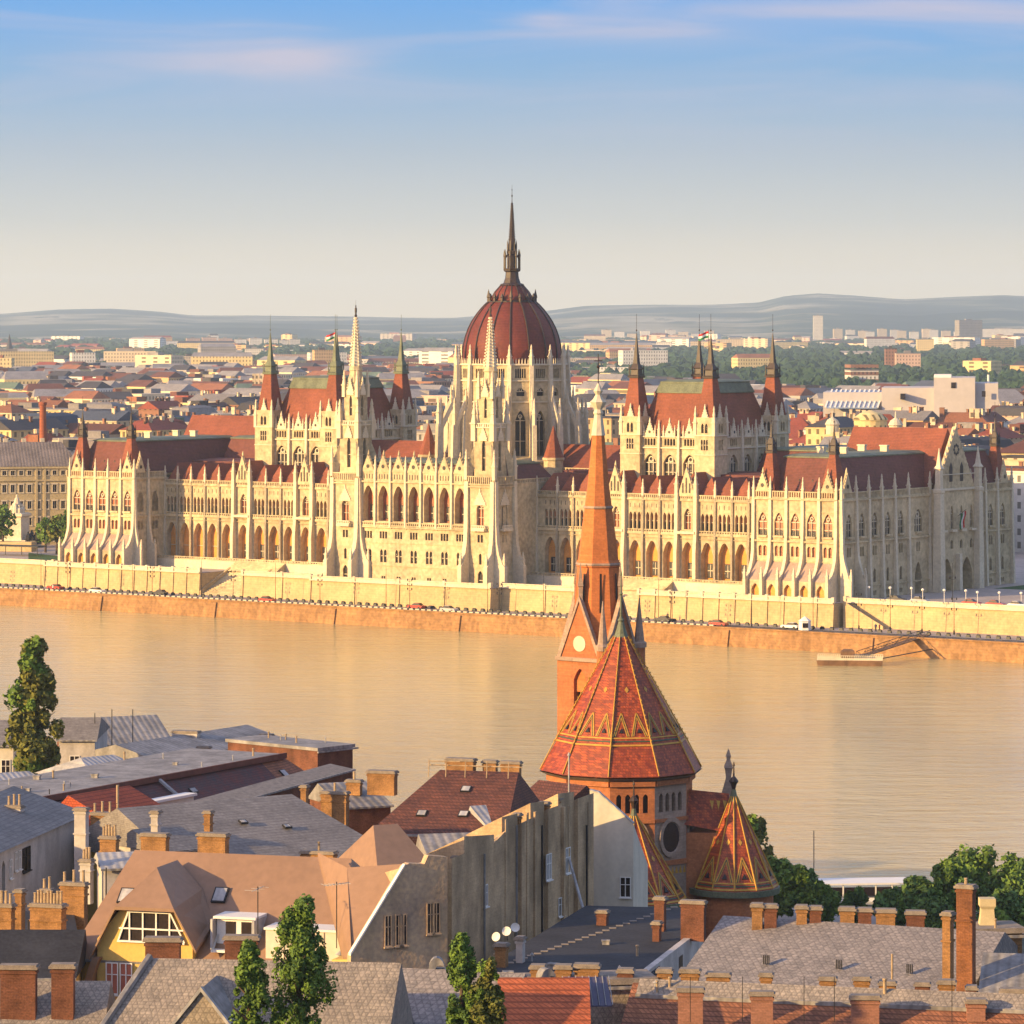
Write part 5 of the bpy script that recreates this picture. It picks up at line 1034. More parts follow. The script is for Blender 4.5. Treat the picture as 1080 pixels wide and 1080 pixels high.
def windows(e,xs,z,w,h,y=0,m=None,sill=True,name='window',pane=GLASS,fr=WHITE):
    for x in xs:
        b=MB().use(pane); b.box(x-w/2,x+w/2,y-.02,y+.05,z,z+h); b.use(fr); t=.07
        for q in ((x-w/2-t,x-w/2,z-t,z+h+t),(x+w/2,x+w/2+t,z-t,z+h+t),(x-w/2,x+w/2,z+h,z+h+t),(x-w/2,x+w/2,z-t,z),(x-t/2,x+t/2,z,z+h),(x-w/2,x+w/2,z+h*.62,z+h*.62+.05)): b.box(q[0],q[1],y-.09,y-.021,q[2],q[3])
        if sill: b.box(x-w/2-.15,x+w/2+.15,y-.22,y-.091,z-.16,z-.07)
        b.obj(name,None,e)
def stack(px0,px1,yt,yb,Y,label,m=BRICK,pots=0,d=None,rz=-.38,cap=True,tall=0,group=None,name='chimney',down=2.2,poth=.9):
    """chimney between photo columns px0-px1, top yt, foot yb, at distance Y"""
    w=(px1-px0)/F0*Y; x=((px0+px1)/2-540)/F0*Y; zt=HC-(yt-340)/F0*Y; zb=HC-(yb-340)/F0*Y-down; d=d or min(1.2,max(.7,w*.35)); w=max(.5,(w-d*abs(math.sin(rz)))/math.cos(rz))
    e=empty(name,(x,Y+d/2,zb),rz,label,'chimney',group); H_=zt-zb; hb=H_-(pots>0)*poth; b=MB().use(m); b.cbox(0,0,w,d,0,hb-.25)
    if H_>4: b.cbox(0,0,w+.16,d+.16,hb*.72,hb*.72+.12)
    b.cbox(0,0,w+.14,d+.14,hb-.5,hb-.36); b.obj('stack',None,e); c=MB().use(CAPM); c.cbox(0,0,w+.28,d+.28,hb-.25,hb-.1); c.cbox(0,0,w+.1,d+.1,hb-.1,hb); c.obj('cap',None,e)
    for i in range(pots):
        q=MB().use(POT); xx=0 if pots==1 else -w/2+.2+(w-.4)*i/(pots-1); hh=poth*(1 if i%3 else .8); q.lathe(xx,0,[(.11,hb),(.12,hb+.1),(.1,hb+hh-.1),(.13,hb+hh-.06),(.12,hb+hh)],8); q.obj('chimney_pot',None,e)
    return e
def pipe(px,yt,yb,Y,label,r=.05,m=ZINCW,name='vent_pipe',hat=False):
    x,_,z0=P(px,yb,Y); z1=P(px,yt,Y)[2]; b=MB().use(m); b.lathe(0,0,[(r,0),(r,z1-z0)]+([(r*2.2,z1-z0+.02),(.02,z1-z0+.3)] if hat else []),8); o=b.obj(name); o.location=(x,Y,z0); tag(o,label,name.replace('_',' ')); return o
def antenna(px,yt,yb,Y,label,n=7,ang=.6,mast=True):
    x,_,z0=P(px,yb,Y); z1=P(px,yt,Y)[2]; e=empty('tv_antenna',(x,Y,z0),ang,label,'antenna'); b=MB().use(DARK); b.tube((0,0,0),(0,0,z1-z0),.035,5); b.obj('mast',None,e); b=MB().use(ZINCW); h=z1-z0-.2; b.tube((-.9,0,h),(.9,0,h+.1),.025,4)
    for i in range(n): q=-.85+1.7*i/(n-1); l=.55-.25*i/n; b.tube((q,-l,h+.05),(q,l,h+.05),.016,4)
    b.obj('aerial',None,e)
def skylight(e,x,y,z,nrm_slope,w=.8,h=1.1,rz=0):
    b=MB(); T=Matrix.Translation((x,y,z))@Matrix.Rotation(rz,4,'Z')@Matrix.Rotation(nrm_slope,4,'X'); b.T=T; b.use(DARK); b.cbox(0,0,w+.2,h+.2,0,.14); b.use(ZINCW); b.cbox(0,0,w,h,.14,.16); b.obj('skylight',None,e)
# ---------------- the church ----------------
ch=empty('brick_church',(11,409,5.2),0,'red brick church with tall orange spire and patterned red and yellow tiled roofs','church')
def loc(v): return (v[0]-11,v[1]-409,v[2]-5.2)
CX,CY=(655-540)/F0*405-11,405-409.0
dec=lambda k:R(25.7+36*k)   # angle from towards-camera to the right
def dp(r,k,z,cx=CX,cy=CY,n=None,off=25.7,stp=36): a=R(off+stp*k); return (cx+r*math.sin(a),cy-r*math.cos(a),z-5.2)
def strip(b,q,a,c,w,m):
    """raised strip on a facet from (s,t) a to (s,t) c"""
    b.use(m); p0,p1=Vector(q(*a)),Vector(q(*c)); N_=q.n; d=(p1-p0).normalized(); s=d.cross(N_).normalized()*w; o=N_*.06
    b.add([tuple(p0-s+o),tuple(p0+s+o),tuple(p1+s+o),tuple(p1-s+o),tuple(p0-s),tuple(p0+s),tuple(p1+s),tuple(p1-s)],[(0,1,2,3),(0,4,5,1),(1,5,6,2),(2,6,7,3),(3,7,4,0)])
def facet(b,A,B,C_,D,nt=2,zig=True,zh=.21):
    """A,B bottom; C_,D top"""
    A,B,C_,D=map(Vector,(A,B,C_,D))
    def q(s,t): return A.lerp(B,s).lerp(D.lerp(C_,s),t)
    q.n=(B-A).cross(D-A).normalized()
    b.use(RED5); b.poly(tuple(A),tuple(B),tuple(C_),tuple(D))
    if zig:
        W=(B-A).length
        strip(b,q,(0,.02),(1,.02),.09,YEL); strip(b,q,(0,.055),(1,.055),.07,GRN); strip(b,q,(0,.085),(1,.085),.07,YEL)
        for i in range(nt):
            s0,s1=(i+.08)/nt,(i+.92)/nt; sm=(s0+s1)/2
            for wd_,ins,mm in ((.075,0,YEL),(.06,.06,GRN),(.045,.11,YEL)):
                strip(b,q,(s0+ins*(s1-s0),.1),(sm,.1+zh*(1-ins*1.6)),wd_,mm); strip(b,q,(s1-ins*(s1-s0),.1),(sm,.1+zh*(1-ins*1.6)),wd_,mm)
            # little dormer vent
            p_=Vector(q(sm,.13)); u=(B-A).normalized(); up=(Vector(q(sm,.2))-p_).normalized(); b.use(DARK); o=q.n*.14; k=W/nt*.11
            b.add([tuple(p_-u*k+o),tuple(p_+u*k+o),tuple(p_+up*k*2.2+o),tuple(p_-u*k),tuple(p_+u*k),tuple(p_+up*k*2.2)],[(0,1,2),(0,3,4,1),(1,4,5,2),(2,5,3,0)])
        b.use(YEL); p_=Vector(q(.5,.52)); u=(B-A).normalized()*.22; up=(Vector(q(.5,.6))-Vector(q(.5,.52))).normalized()*.35; o=q.n*.05; b.poly(*[tuple(p_+v+o) for v in (-u,-up,u,up)])
r=MB()
for k in range(10):
    facet(r,dp(6.75,k,29.0),dp(6.75,k+1,29.0),dp(.75,k+1,39.6),dp(.75,k,39.6),2)
    facet(r,dp(8.3,k,26.2),dp(8.3,k+1,26.2),dp(6.75,k+1,29.0),dp(6.75,k,29.0),zig=False)
r.use(CAPM); r.add([dp(8.4,k,26.1) for k in range(10)]+[dp(7.3,k,25.6) for k in range(10)],[(k,(k+1)%10,10+(k+1)%10,10+k) for k in range(10)]); ro=r.obj('tiled_roof',None,ch)
for k in range(10):
    b=MB().use(YEL); b.tube(dp(8.32,k,26.3),dp(6.8,k,29.15),.07,5); b.tube(dp(6.8,k,29.15),dp(.78,k,39.7),.08,5,.05)
    for i in range(22): t_=i/22; a_=Vector(dp(6.9,k,29.2)).lerp(Vector(dp(.82,k,39.8)),t_); b.sq(a_.x,a_.y,[(.13,a_.z-.05),(.09,a_.z+.09)])
    b.obj('ridge_rib',None,ro)
b=MB().use(COPPER); b.lathe(CX,CY,[(1.0,33.6),(.42,35.4),(.26,36.0),(.36,36.1),(.14,36.5),(.10,38.6),(.22,38.8),(.08,39.0),(.05,40.6),(.12,40.7),(.02,41.3)],10,R(-64)); b.obj('roof_finial',BRONZE,ro)
# drum: brick faces on the left, stone on the right, arcade of small windows and oval windows
RB=7.35; b=MB(); hwd=RB*math.cos(PI/10)*math.tan(PI/10)
for k in range(10):
    am=R(25.7+36*(k+.5)); nx,ny=math.sin(am),-math.cos(am); ri=RB*math.cos(PI/10); F=frame(CX+nx*ri,CY+ny*ri,-ny,nx); m_=BRK if k not in (0,) else CSTN; b.use(m_)
    row(b,F,[-1.35,-.45,.45,1.35],16.6,20.4,.55,17.3,18.9,.3,.5,'1',par,0,1,ends=[-hwd,-.9,0,.9,hwd]); del WIN[-4:]
    for c in (-1.35,-.45,.45,1.35): inst('arched_window',pane(.55,1.6,.3,'1'),ch,F(c,-.48,17.3),F.rz)
    b.use(m_); b.poly(F(-hwd,0,-.2),F(hwd,0,-.2),F(hwd,0,16.6),F(-hwd,0,16.6))
    b.use(BRK); band(b,F,-hwd,hwd,16.3,.35,.2); band(b,F,-hwd,hwd,20.0,.5,.35); band(b,F,-hwd,hwd,11.9,.5,.18)
    b.use(YEL); 
    for i in range(8): u_=-hwd+hwd*2*(i+.5)/8; b.poly(F(u_-.22,.03,11.0),F(u_+.22,.03,11.0),F(u_,.03,11.8))
    w_=MB(); n=20; ov=lambda r1,r2,d_:[F(r1*math.cos(2*PI*i/n),d_,14.7+r2*math.sin(2*PI*i/n)) for i in range(n)]
    w_.use(CSTN); w_.ring([ov(1.75,2.1,.02),ov(1.7,2.05,.22),ov(1.3,1.6,.22),ov(1.2,1.5,.05)],cap=False); w_.use(GLASS); w_.poly(*ov(1.2,1.5,.06)); w_.obj('oval_window',None,ch)
b.obj('drum_wall',None,ch)
# two lower chapels with half-cone tiled roofs
def chapel(cx,cy,rad,zt,ze,off,n,label_k):
    e=[]; r=MB(); stp=180/n
    for k in range(n):
        f=lambda rr,kk,z:dp(rr,kk,z,cx,cy,None,off,stp)
        facet(r,f(rad,k,ze),f(rad,k+1,ze),f(.35,k+1,zt),f(.35,k,zt),1,True,.26)
    rr_=r.obj('chapel_roof',None,ch)
    for k in range(n+1):
        b=MB().use(YEL); b.tube(dp(rad,k,ze+.1,cx,cy,None,off,stp),dp(.35,k,zt+.1,cx,cy,None,off,stp),.1,5,.06); b.obj('ridge_rib',None,rr_)
    b=MB().use(COPPER); b.lathe(cx,cy,[(rad+.15,ze-5.8),(rad+.2,ze-5.2)],24); b.lathe(cx,cy,[(.7,zt-6.0),(.3,zt-4.9),(.2,zt-4.4)],8); b.use(BRONZE); b.lathe(cx,cy,[(.14,zt-4.5),(.3,zt-3.9),(.5,zt-3.6),(.3,zt-3.3),(.1,zt-3.1),(.06,zt-2.1),(.14,zt-2.0),(.02,zt-1.6)],8); b.obj('chapel_finial',None,rr_)
    b=MB().use(BRK); b.lathe(cx,cy,[(rad-.5,-.3),(rad-.5,ze-5.2)],24,R(10)); b.obj('chapel_wall',None,ch)
chapel(CX+(774-655)/F0*400,CY-2.3,4.5,23.6,14.6,-62,6,'right'); chapel(CX+(666-655)/F0*393,CY-8.6,5.2,22.4,14.2,-90,6,'left')
# link roof and little gable right of the drum
b=MB().use(RED5); x0=CX+6.3; b.add([(x0-1,CY-3.8,16.0),(x0+5,CY-3.2,14.8),(x0+4.6,CY-1,18.6),(x0-1,CY-1.2,19.2),(x0-1,CY+3,16),(x0+5,CY+3,14.8)],[(0,1,2,3),(3,2,5,4)]); b.use(YEL)
for i in range(8): xx=x0-.6+i*.65; b.add([(xx,CY-1.75,18.0),(xx+.4,CY-1.75,17.95),(xx+.2,CY-2.4,17.1)],[(0,1,2)])
b.use(BRK); b.box(x0-1,x0+5,CY-3.4,CY+2.8,-.2,14.9); b.obj('transept',None,ch)
b=MB().use(CSTN); x1=x0+4.3; b.prism([(x1-1.6,CY+1,14),(x1+2.4,CY+1,14),(x1+.3,CY+1,20.6)],.2,.6); b.sq(x1+.4,CY+1.3,[(.5,20),(.7,20.8),(.9,21.0),(.35,21.8),(.5,22.2),(.05,22.9)]); b.obj('small_gable',None,ch)
# bell tower with octagonal stone-brick spire
TX,TY=(631-540)/F0*430-11,430-409.0; TR=R(40); b=MB().use(BRK); th=3.15
OSP=mat('orange_spire_brick',(.62,.20,.06),.85,.15,.4,.3,brick=(.5,.18,.012,.75,.82))
for k in range(4):
    a=TR-PI/2*k+PI; dx,dy=math.cos(-TR+k*PI/2),math.sin(-TR+k*PI/2); F=frame(TX+dy*th,TY-dx*th,dx,dy)
    b.use(BRK); b.poly(F(-th,0,-.2),F(th,0,-.2),F(th,0,27),F(-th,0,27)); 
    row(b,F,[0],27,35.5,1.7,28.6,33.2,1.2,.9,'1',par,0,1,ends=[-th,th]); WIN.pop(); inst('belfry_window',pane(1.7,4.6,1.2,'d2'),ch,F(0,-.85,28.6),F.rz)
    b.use(CSTN); band(b,F,-th,th,35.2,.4,.3); b.use(BRK)
    b.prism([F(-th+.5,.05,35.5),F(th-.5,.05,35.5),F(0,.05,41.8)],*[p_-q_ for p_,q_ in zip(F(0,-1.6,0),F(0,.05,0))]); b.use(CSTN)
    for s in (-1,1): b.prism([F(s*(th-.5),.2,35.4),F(s*(th-.1),.2,35.4),F(0,.2,42.3),F(0,.2,41.7)],*[p_-q_ for p_,q_ in zip(F(0,-.3,0),F(0,.2,0))])
    x,y,_=F(0,-.1,0); b.sq(x,y,[(.45,41.6),(.45,43.2),(.6,43.3),(.05,45.8)])
    c_=MB().use(STONE2); c_.prism([F(.85*math.cos(i*PI/9),.12,37.1+.85*math.sin(i*PI/9)) for i in range(18)],*[p_-q_ for p_,q_ in zip(F(0,-.1,0),F(0,.12,0))])
    c_.obj('clock_face',None,ch); b.use(BRK)
    x,y,_=F(th,0,0)
    if x<TX-1: continue
    b.use(BRK); b.lathe(x,y,[(.7,-.2),(.65,20),(.65,36.5)],8); b.use(CSTN); b.lathe(x,y,[(.8,36.5),(.8,37),(.55,37.2),(.05,41.8)],8)
b.obj('bell_tower',None,ch)
b=MB().use(OSP); b.lathe(TX,TY,[(3.0,31.9),(2.9,38),(2.55,43),(2.34,45.2),(2.5,45.3),(2.45,45.7),(2.26,46.0),(2.0,48.2),(1.2,54.2),(.68,59.6)],8,PI/8-TR)
b.use(CSTN)
for zz,rr in ((45.4,2.5),(39.6,2.68),(51.5,1.62)): b.lathe(TX,TY,[(rr,zz),(rr+.08,zz+.12),(rr,zz+.3)],8,PI/8-TR)
for k in range(8):
    a=k*PI/4-TR+0; b.use(DARK); rr=2.42; x,y=TX+rr*math.cos(a),TY+rr*math.sin(a); t_=Vector((-math.sin(a),math.cos(a),0))*.16; o_=Vector((math.cos(a),math.sin(a),0))*.05
    b.poly(tuple(Vector((x,y,40.4))-t_+o_*4),tuple(Vector((x,y,40.4))+t_+o_*4),tuple(Vector((x,y,44.6))+t_*.7-o_*0),tuple(Vector((x,y,44.6))-t_*.7-o_*0))
b.obj('spire',None,ch)
b=MB().use(STONE2); b.lathe(TX,TY,[(.8,59.4),(.76,59.6),(.46,61.6),(.58,61.8),(.42,62.2),(.7,62.6),(.95,63.0),(.6,63.3),(.3,63.8),(.55,64.2),(.3,64.6),(.1,65.0)],8,PI/8-TR); b.use(BRONZE); b.lathe(TX,TY,[(.06,64.6),(.05,66.6),(.2,66.8),(.05,67),(.04,68.2)],6); b.box(TX-.45,TX+.45,TY-.04,TY+.04,67.4,67.5); b.obj('spire_tip',None,ch)
for o_ in ch.children:
    if o_.name.split('.')[0] in ('bell_tower','spire','spire_tip','belfry_window','clock_face'): o_.location.z-=5.2
b=MB().use(BRK); b.box(TX-2,CX+2,CY+3,TY+2,-.2,16); b.use(RED5); b.ring([[(TX-3,CY+3,16),((TX+CX)/2,CY+3,22),(CX+3,CY+3,16)],[(TX-3,TY+2,16),((TX+CX)/2,TY+2,22),(CX+3,TY+2,16)]]); b.obj('nave',None,ch)
# ---------------- yellow house with brown metal roof ----------------
A=P(80,1008,268); B=P(376,1012,262.5); e,L_,h=house('yellow_mansard_house','big yellow house with brown metal roof and a deep arched dormer, lower left',A,B,16,29.3,6.0,12,YWALL,BROWNM,frac=.42,over=.5,hipL=1.6,hipR=2.6)
YH=e; s_=6.0/(16*.42)
zr=lambda y:h+s_*y
b=MB().use(YWALL); x0,x1=1.8,8.6; b.box(x0,x1,-.62,3.2,-3,h+1.0); b.prism([(x0,-.6,h+1.0),(x1,-.6,h+1.0),(x1-1.3,-.6,h+3.1),(x0+1.7,-.6,h+3.1)],0,3.4); dm_=b.obj('dormer_wall',None,e)
b=MB().use(BROWNM); f_=-1.25; pk=(5.2,1.6,h+5.6)
def slab3(b,a,c,d_,k=.16): 
    b.add(list(a)+list(c) if False else [*a],[list(range(len(a)))])
PL,PR,QL,QR=(x0+1.5,f_,h+3.3),(x1-1.1,f_,h+3.3),(x0-.35,f_,h-.2),(x1+.45,f_,h+.6)
bk=lambda p_:(p_[0],(p_[2]-h)/s_+.35,p_[2]+.02)
pkb=(5.2,5.5,h+5.6)
for poly in ((PL,PR,pk),(PR,(PR[0],4.2,h+3.9),pkb,pk),(PL,pk,pkb,(PL[0],4.2,h+3.9)),(QR,(QR[0],2.2,h+1.9),(PR[0],4.2,h+3.9),PR),(QL,PL,(PL[0],4.2,h+3.9),(QL[0],2.0,h+1.0))): b.add([tuple(Vector(p_)) for p_ in poly]+[tuple(Vector(p_)-Vector((0,0,.22))) for p_ in poly],[list(range(len(poly))),[len(poly)+i for i in range(len(poly))][::-1]]+[(i,(i+1)%len(poly),len(poly)+(i+1)%len(poly),len(poly)+i) for i in range(len(poly))])
# curled left eave
prev=None
for i in range(9):
    a=PI*.5*i/8; c=(x0-.3-.55*math.sin(a)+.2,h-.2-1.9*(i/8)); 
    if prev: b.prism([(prev[0],f_,prev[1]),(c[0],f_,c[1]),(c[0]+.5,f_,c[1]),(prev[0]+.5,f_,prev[1])],0,.7)
    prev=c
b.obj('dormer_roof',None,dm_)
w=MB().use(GLASS); w.prism([(3.4,-.66,h+1.0),(8.0,-.66,h+1.0),(7.0,-.66,h+2.9),(4.1,-.66,h+2.9)],0,.06); w.use(WHITE)
for x in (4.15,5.1,6.05,7.0): w.box(x-.05,x+.05,-.76,-.661,h+1,h+2.9)
w.box(3.4,8.0,-.77,-.662,h+1.75,h+1.85); w.box(3.3,8.1,-.85,-.663,h+.88,h+1.0); w.box(4.0,7.1,-.8,-.663,h+2.88,h+2.98); w.prism([(3.3,-.78,h+1),(3.42,-.78,h+1),(4.14,-.78,h+2.95),(4.02,-.78,h+2.95)],0,.1); w.prism([(8.0,-.78,h+1),(8.12,-.78,h+1),(7.1,-.78,h+2.95),(6.98,-.78,h+2.95)],0,.1); w.obj('dormer_window',None,dm_)
windows(e,(2.9,3.9),h-2.6,.75,2.0,-.68,name='window',pane=mat('red_blind',(.42,.13,.08),.8,.1,2))
for x in (3.2,7.5): pass
roofo=[c for c in e.children if c.name.startswith('roof')][0]; pitch=math.atan(s_)
skylight(roofo,2.2,3.6,zr(3.6)+.05,pitch); skylight(roofo,8.9,3.9,zr(3.9)+.05,pitch); skylight(roofo,8.6,1.6,zr(1.6)+.05,pitch,.5,1.0)
# recessed balcony dormer and the two-leaf cream dormer
b=MB().use(WHITE); b.box(9.7,12.5,-.1,2.4,h+.35,h+.5); b.box(9.75,12.45,.9,1.0,h+.5,h+2.5) ; b.prism([(9.7,.1,h+.5),(9.82,.1,h+.5),(9.98,1.9,h+2.6),(9.86,1.9,h+2.6)],.02,0); b.box(9.6,12.6,.6,3.0,h+2.5,h+2.65); b.use(GLASS); b.box(10.4,11.1,.86,.9,h+.5,h+2.3); b.box(11.5,12.2,.86,.9,h+.5,h+2.3); b.use(ZINCW); b.box(12.5,12.65,.2,2.9,h+.5,h+2.5); b.box(9.55,9.7,.2,2.9,h+.5,h+2.5); b.obj('balcony_dormer',None,e)
b=MB().use(CREAMP); b.box(13.5,18.8,.1,2.6,h-.3,h+2.0); b.use(WHITE); b.box(13.4,18.9,-.02,2.8,h+2.0,h+2.15); b.use(OTILE)
for x in (14.8,16.2,17.6): b.use(CAPM); b.box(x-.03,x+.03,.06,.1,h-.2,h+2)
b.obj('cream_dormer',None,e)
# lower right part with its own ridge, ending at the old gable wall
e=empty('brown_roof_annex',P(372,1008,255.5),0,'narrow brown metal roof between the yellow house and the old windowed gable wall','house')
b=MB().use(BROWNM); q1=[P(366,915,262),P(427,911,260.5),P(374,1010,256.2),P(371,1010,256.2)]; q2=[P(335,899,268),P(366,915,262),P(371,1010,256),P(362,1010,258)]
for q_ in (q1,q2): b.add(q_+[(x,y+.3,z-.4) for x,y,z in q_],[(0,3,2,1),(4,5,6,7),(0,1,5,4),(1,2,6,5),(2,3,7,6),(3,0,4,7)])
b.v=[(v[0]-e.location.x,v[1]-e.location.y,v[2]-e.location.z) for v in b.v]; b.obj('roof',None,e)
b=MB().use(YWALL); b.ring([[P(350,1012,259),P(373,1012,256.2),P(427,1000,259),P(380,1000,264)],[(x,y,12) for x,y,z in (P(350,1012,259),P(373,1012,256.2),P(427,1000,259),P(380,1000,264))]]); b.v=[(v[0]-e.location.x,v[1]-e.location.y,v[2]-e.location.z) for v in b.v]; b.obj('wall',None,e)
antenna(355,930,1000,255,'rake-shaped television antenna on the right end of the brown metal roof',8,.5)
antenna(272,935,1010,257,'thin dark antenna mast standing before the cream dormer',3,1.2)
# low dark roof and wall left of the yellow house
A=P(-25,1010,262); B=P(76,1014,262); e,_,hh=house('low_yellow_wing','low yellow wing with dark flat-pitched roof at the left edge below chimneys',A,B,7,28.6,2.2,12,YWALL,TAR,frac=.8,over=.3)
# ---------------- old gable wall with windows (left of centre) ----------------
A=P(370,1052,256); B=P(472,1052,259); A_,u_,w_,LL=fr2(A,B); e=empty('old_gable_house',(A_.x,A_.y,10),math.atan2(u_.y,u_.x),'tall old brown plaster gable wall with narrow windows right of the yellow house','house')
zz=lambda py,Y=258:HC-(py-340)/F0*Y-10
b=MB().use(OLDPL2); b.prism([(0,0,0),(LL,0,0),(LL,0,zz(906)),(LL*.80,0,zz(903)),(LL*.76,0,zz(912)),(LL*.6,0,zz(910)),(LL*.55,0,zz(913)),(0,0,zz(1008,256))],0,.6); b.obj('gable_wall',None,e)
b=MB().use(WHITE); b.prism([(-.05,-.1,zz(1008,256)),(LL*.55,-.1,zz(913)),(LL*.55,-.1,zz(910.5)),(-.05,-.1,zz(1005,256))],0,.35); b.use(OLDPL2); b.ring([[(LL*.56,.6,0),(LL*.56,.6,zz(916)),(LL,.6,zz(907))    ,(LL,.6,0)],[(LL*.56,7,0),(LL*.56,7,zz(940)),(LL,7,zz(930)),(LL,7,0)]]); b.obj('verge_trim',None,e)
windows(e,(LL*.38,LL*.49,LL*.54),zz(995),.36,1.9,0,name='window',fr=OLDPL2); windows(e,(LL*.82,LL*.88),zz(985),.4,1.9,0,name='window',fr=OLDPL2)
# ---------------- long stained party wall ----------------
A=P(472,1010,306); B=P(622,962,334); A_,u_,w_,LL=fr2(A,B); e=empty('stained_party_wall_house',(A_.x,A_.y,8),math.atan2(u_.y,u_.x),'long tall house side with streaked grey-brown plaster and chimney stubs along its top','house')
f=lambda t:A_.y+(334-306)*t; zt=lambda px,py,t:HC-(py-340)/F0*f(t)-8
b=MB().use(OLDPL); tops=[(t_,zt(0,y_,t_)) for t_,y_ in ((0,905),(.08,900),(.081,882),(.28,880),(.281,889),(.36,876),(.361,862),(.47,858),(.471,868),(.56,861),(.561,847),(.66,845),(.661,853),(.76,848),(.761,837),(.88,835),(.881,842),(1,836))]
for (t0,z0),(t1,z1) in zip(tops,tops[1:]):
    if t1-t0>.01: d_=.0 if int(t0*10)%2 else -.35; b.ring([[(t0*LL,d_,0),(t0*LL,d_,z0),(t0*LL,9,z0-4.5),(t0*LL,9,0)],[(t1*LL,d_,0),(t1*LL,d_,z1),(t1*LL,9,z1-4.5),(t1*LL,9,0)]])
for i in (0,3,4,8,9,12): t=.36+.05*i; x=t*LL; b.box(x-.18,x+.18,-.42-.1*(i%3),-.355,0,min(zt(0,856,.5),zt(0,860-25*(t-.34),t))-.1)
b.obj('party_wall',None,e); WL=e; WLL=LL
windows(e,(LL*.22,),zt(0,955,.22),.6,1.6,-.36,name='window',pane=BRICK2); windows(e,(LL*.66,LL*.80),zt(0,925,.7),1.0,2.0,-.36,name='window',pane=ZINCW); windows(e,(LL*.75,),zt(0,965,.75),1.0,1.4,-.36)
b=MB().use(ZINCW); 
for t in (.2,.42,.6,.93): 
    q_=MB().use(DARK if t>.5 else ZINC); q_.lathe(t*LL,-.55,[(.09,0),(.09,zt(0,870 if t>.3 else 900,t))],6); q_.obj('drain_pipe',None,e)
A=P(622,965,338); B=P(668,960,337.3); A_,u_,w_,LL=fr2(A,B); e=empty('cream_end_wall_house',(A_.x,A_.y,8),math.atan2(u_.y,u_.x),'smooth pale cream end wall with curved top beside the church roofs','house'); b=MB().use(CREAMP); top=[(0,HC-(833-340)/F0*336-8)]
prof2=[(LL,0),(LL,HC-(868-340)/F0*338-8),(LL*.55,HC-(850-340)/F0*338-8),(LL*.2,HC-(836-340)/F0*338-8),(0,HC-(834-340)/F0*338-8)]; b.ring([[(0,0,0)]+[(x,0,z) for x,z in prof2],[(0,8,0)]+[(x,8,max(0,z-4.5)) for x,z in prof2]]); b.obj('end_wall',None,e); windows(e,(LL*.82,),HC-(950-340)/F0*335-8,.8,1.6,0)
b=MB().use(ZINCW); q_=b; b.ring([[(x,-.1,z),(x,-.1,z+.12),(x,.5,z+.12),(x,.5,z)] for x,z in prof2[1:]]); b.obj('coping',None,e)
# ---------------- brown tiled house behind ----------------
A=P(395,868,350); B=P(528,872,347); e,L3,h3=house('brown_tiled_house','dark brown clay tiled house with yellow brick chimneys and a roof catwalk by the river',A,B,15,27.0,4.4,8,BRICK,BTILE,frac=.6,over=.5,hipL=3.4,hipR=.8)
ro=[c for c in e.children if c.name.startswith('roof')][0]; s_=4.4/9
for x,y in ((3.6,2.5),(7.4,2.6),(6.6,6.2)): skylight(ro,x,y,h3+s_*y,math.atan(s_),.7,.7)
b=MB().use(POT); b.tube((2.6,8.4,h3+4.9),(L3-.3,8.4,h3+4.9),.06,5); b.tube((2.6,8.0,h3+5.3),(5.5,8.0,h3+5.3),.05,5)
for x in (2.6,4.2,6,8,10): b.tube((x,8.0,h3+3.8),(x,8.2,h3+5.4),.05,5)
b.obj('catwalk_rail',None,ro)
b=MB().use(OTILE); b.box(-.5,L3+.4,-.6,-.2,h3-1.0,h3-.35); b.obj('tiled_ledge',None,e)
A=P(528,848,372); B=P(572,852,368); house('small_brown_tiled_house','small brown tiled roof tucked left of the church beside the river',A,B,9,25.4,3.0,8,PLAIN,BTILE,frac=.6)
A=P(530,884,346); B=P(552,868,347); e,_,_=house('zinc_lean_to','narrow pale zinc lean-to roof right of the brown tiled house',A,B,7,26.4,2.6,10,OLDPL,ZINCW,frac=.8,over=.2)
A=P(362,868,362); B=P(412,862,364); house('grey_gap_roof_house','small grey zinc roof under two orange chimneys beside the brown tiled roof',A,B,8,HC-(850-340)/F0*363,1.6,8,BRICK2,ZINC,frac=.7,over=.2)
# small roofs between gable wall and brown tiles
A=P(402,928,300); B=P(458,925,302); house('mansard_attic','small brown-orange hipped attic between the grey slate roof and the brown tiles',A,B,8,30.0,3.2,12,YWALL,BROWNM,frac=.5,over=.4,hipL=1.2,hipR=1.2)
A=P(458,905,313); B=P(512,902,314); house('blue_grey_roof_house','low blue-grey metal roof just above the gable wall, right of the orange attic',A,B,5,29.3,1.6,12,OLDPL,ZINC,frac=.8)
# ---------------- grey slate roof house (left of centre) ----------------
A=P(200,915,322); B=P(408,905,333); e,L4,h4=house('grey_slate_house','wide weathered grey slate roof with small hatches, left of centre',A,B,20,HC-(910-340)/F0*326,3.9,10,YWALL,GREYT,frac=.55,over=.5,hipL=0,hipR=2.5)
ro=[c for c in e.children if c.name.startswith('roof')][0]; s_=4.2/11
for x,y in ((5,4),(9,6.5),(12.5,5.2)): skylight(ro,x,y,h4+s_*y,math.atan(s_),.5,.4)
windows(e,(L4-4,L4-2.2),h4-2.2,.7,1.2,0)
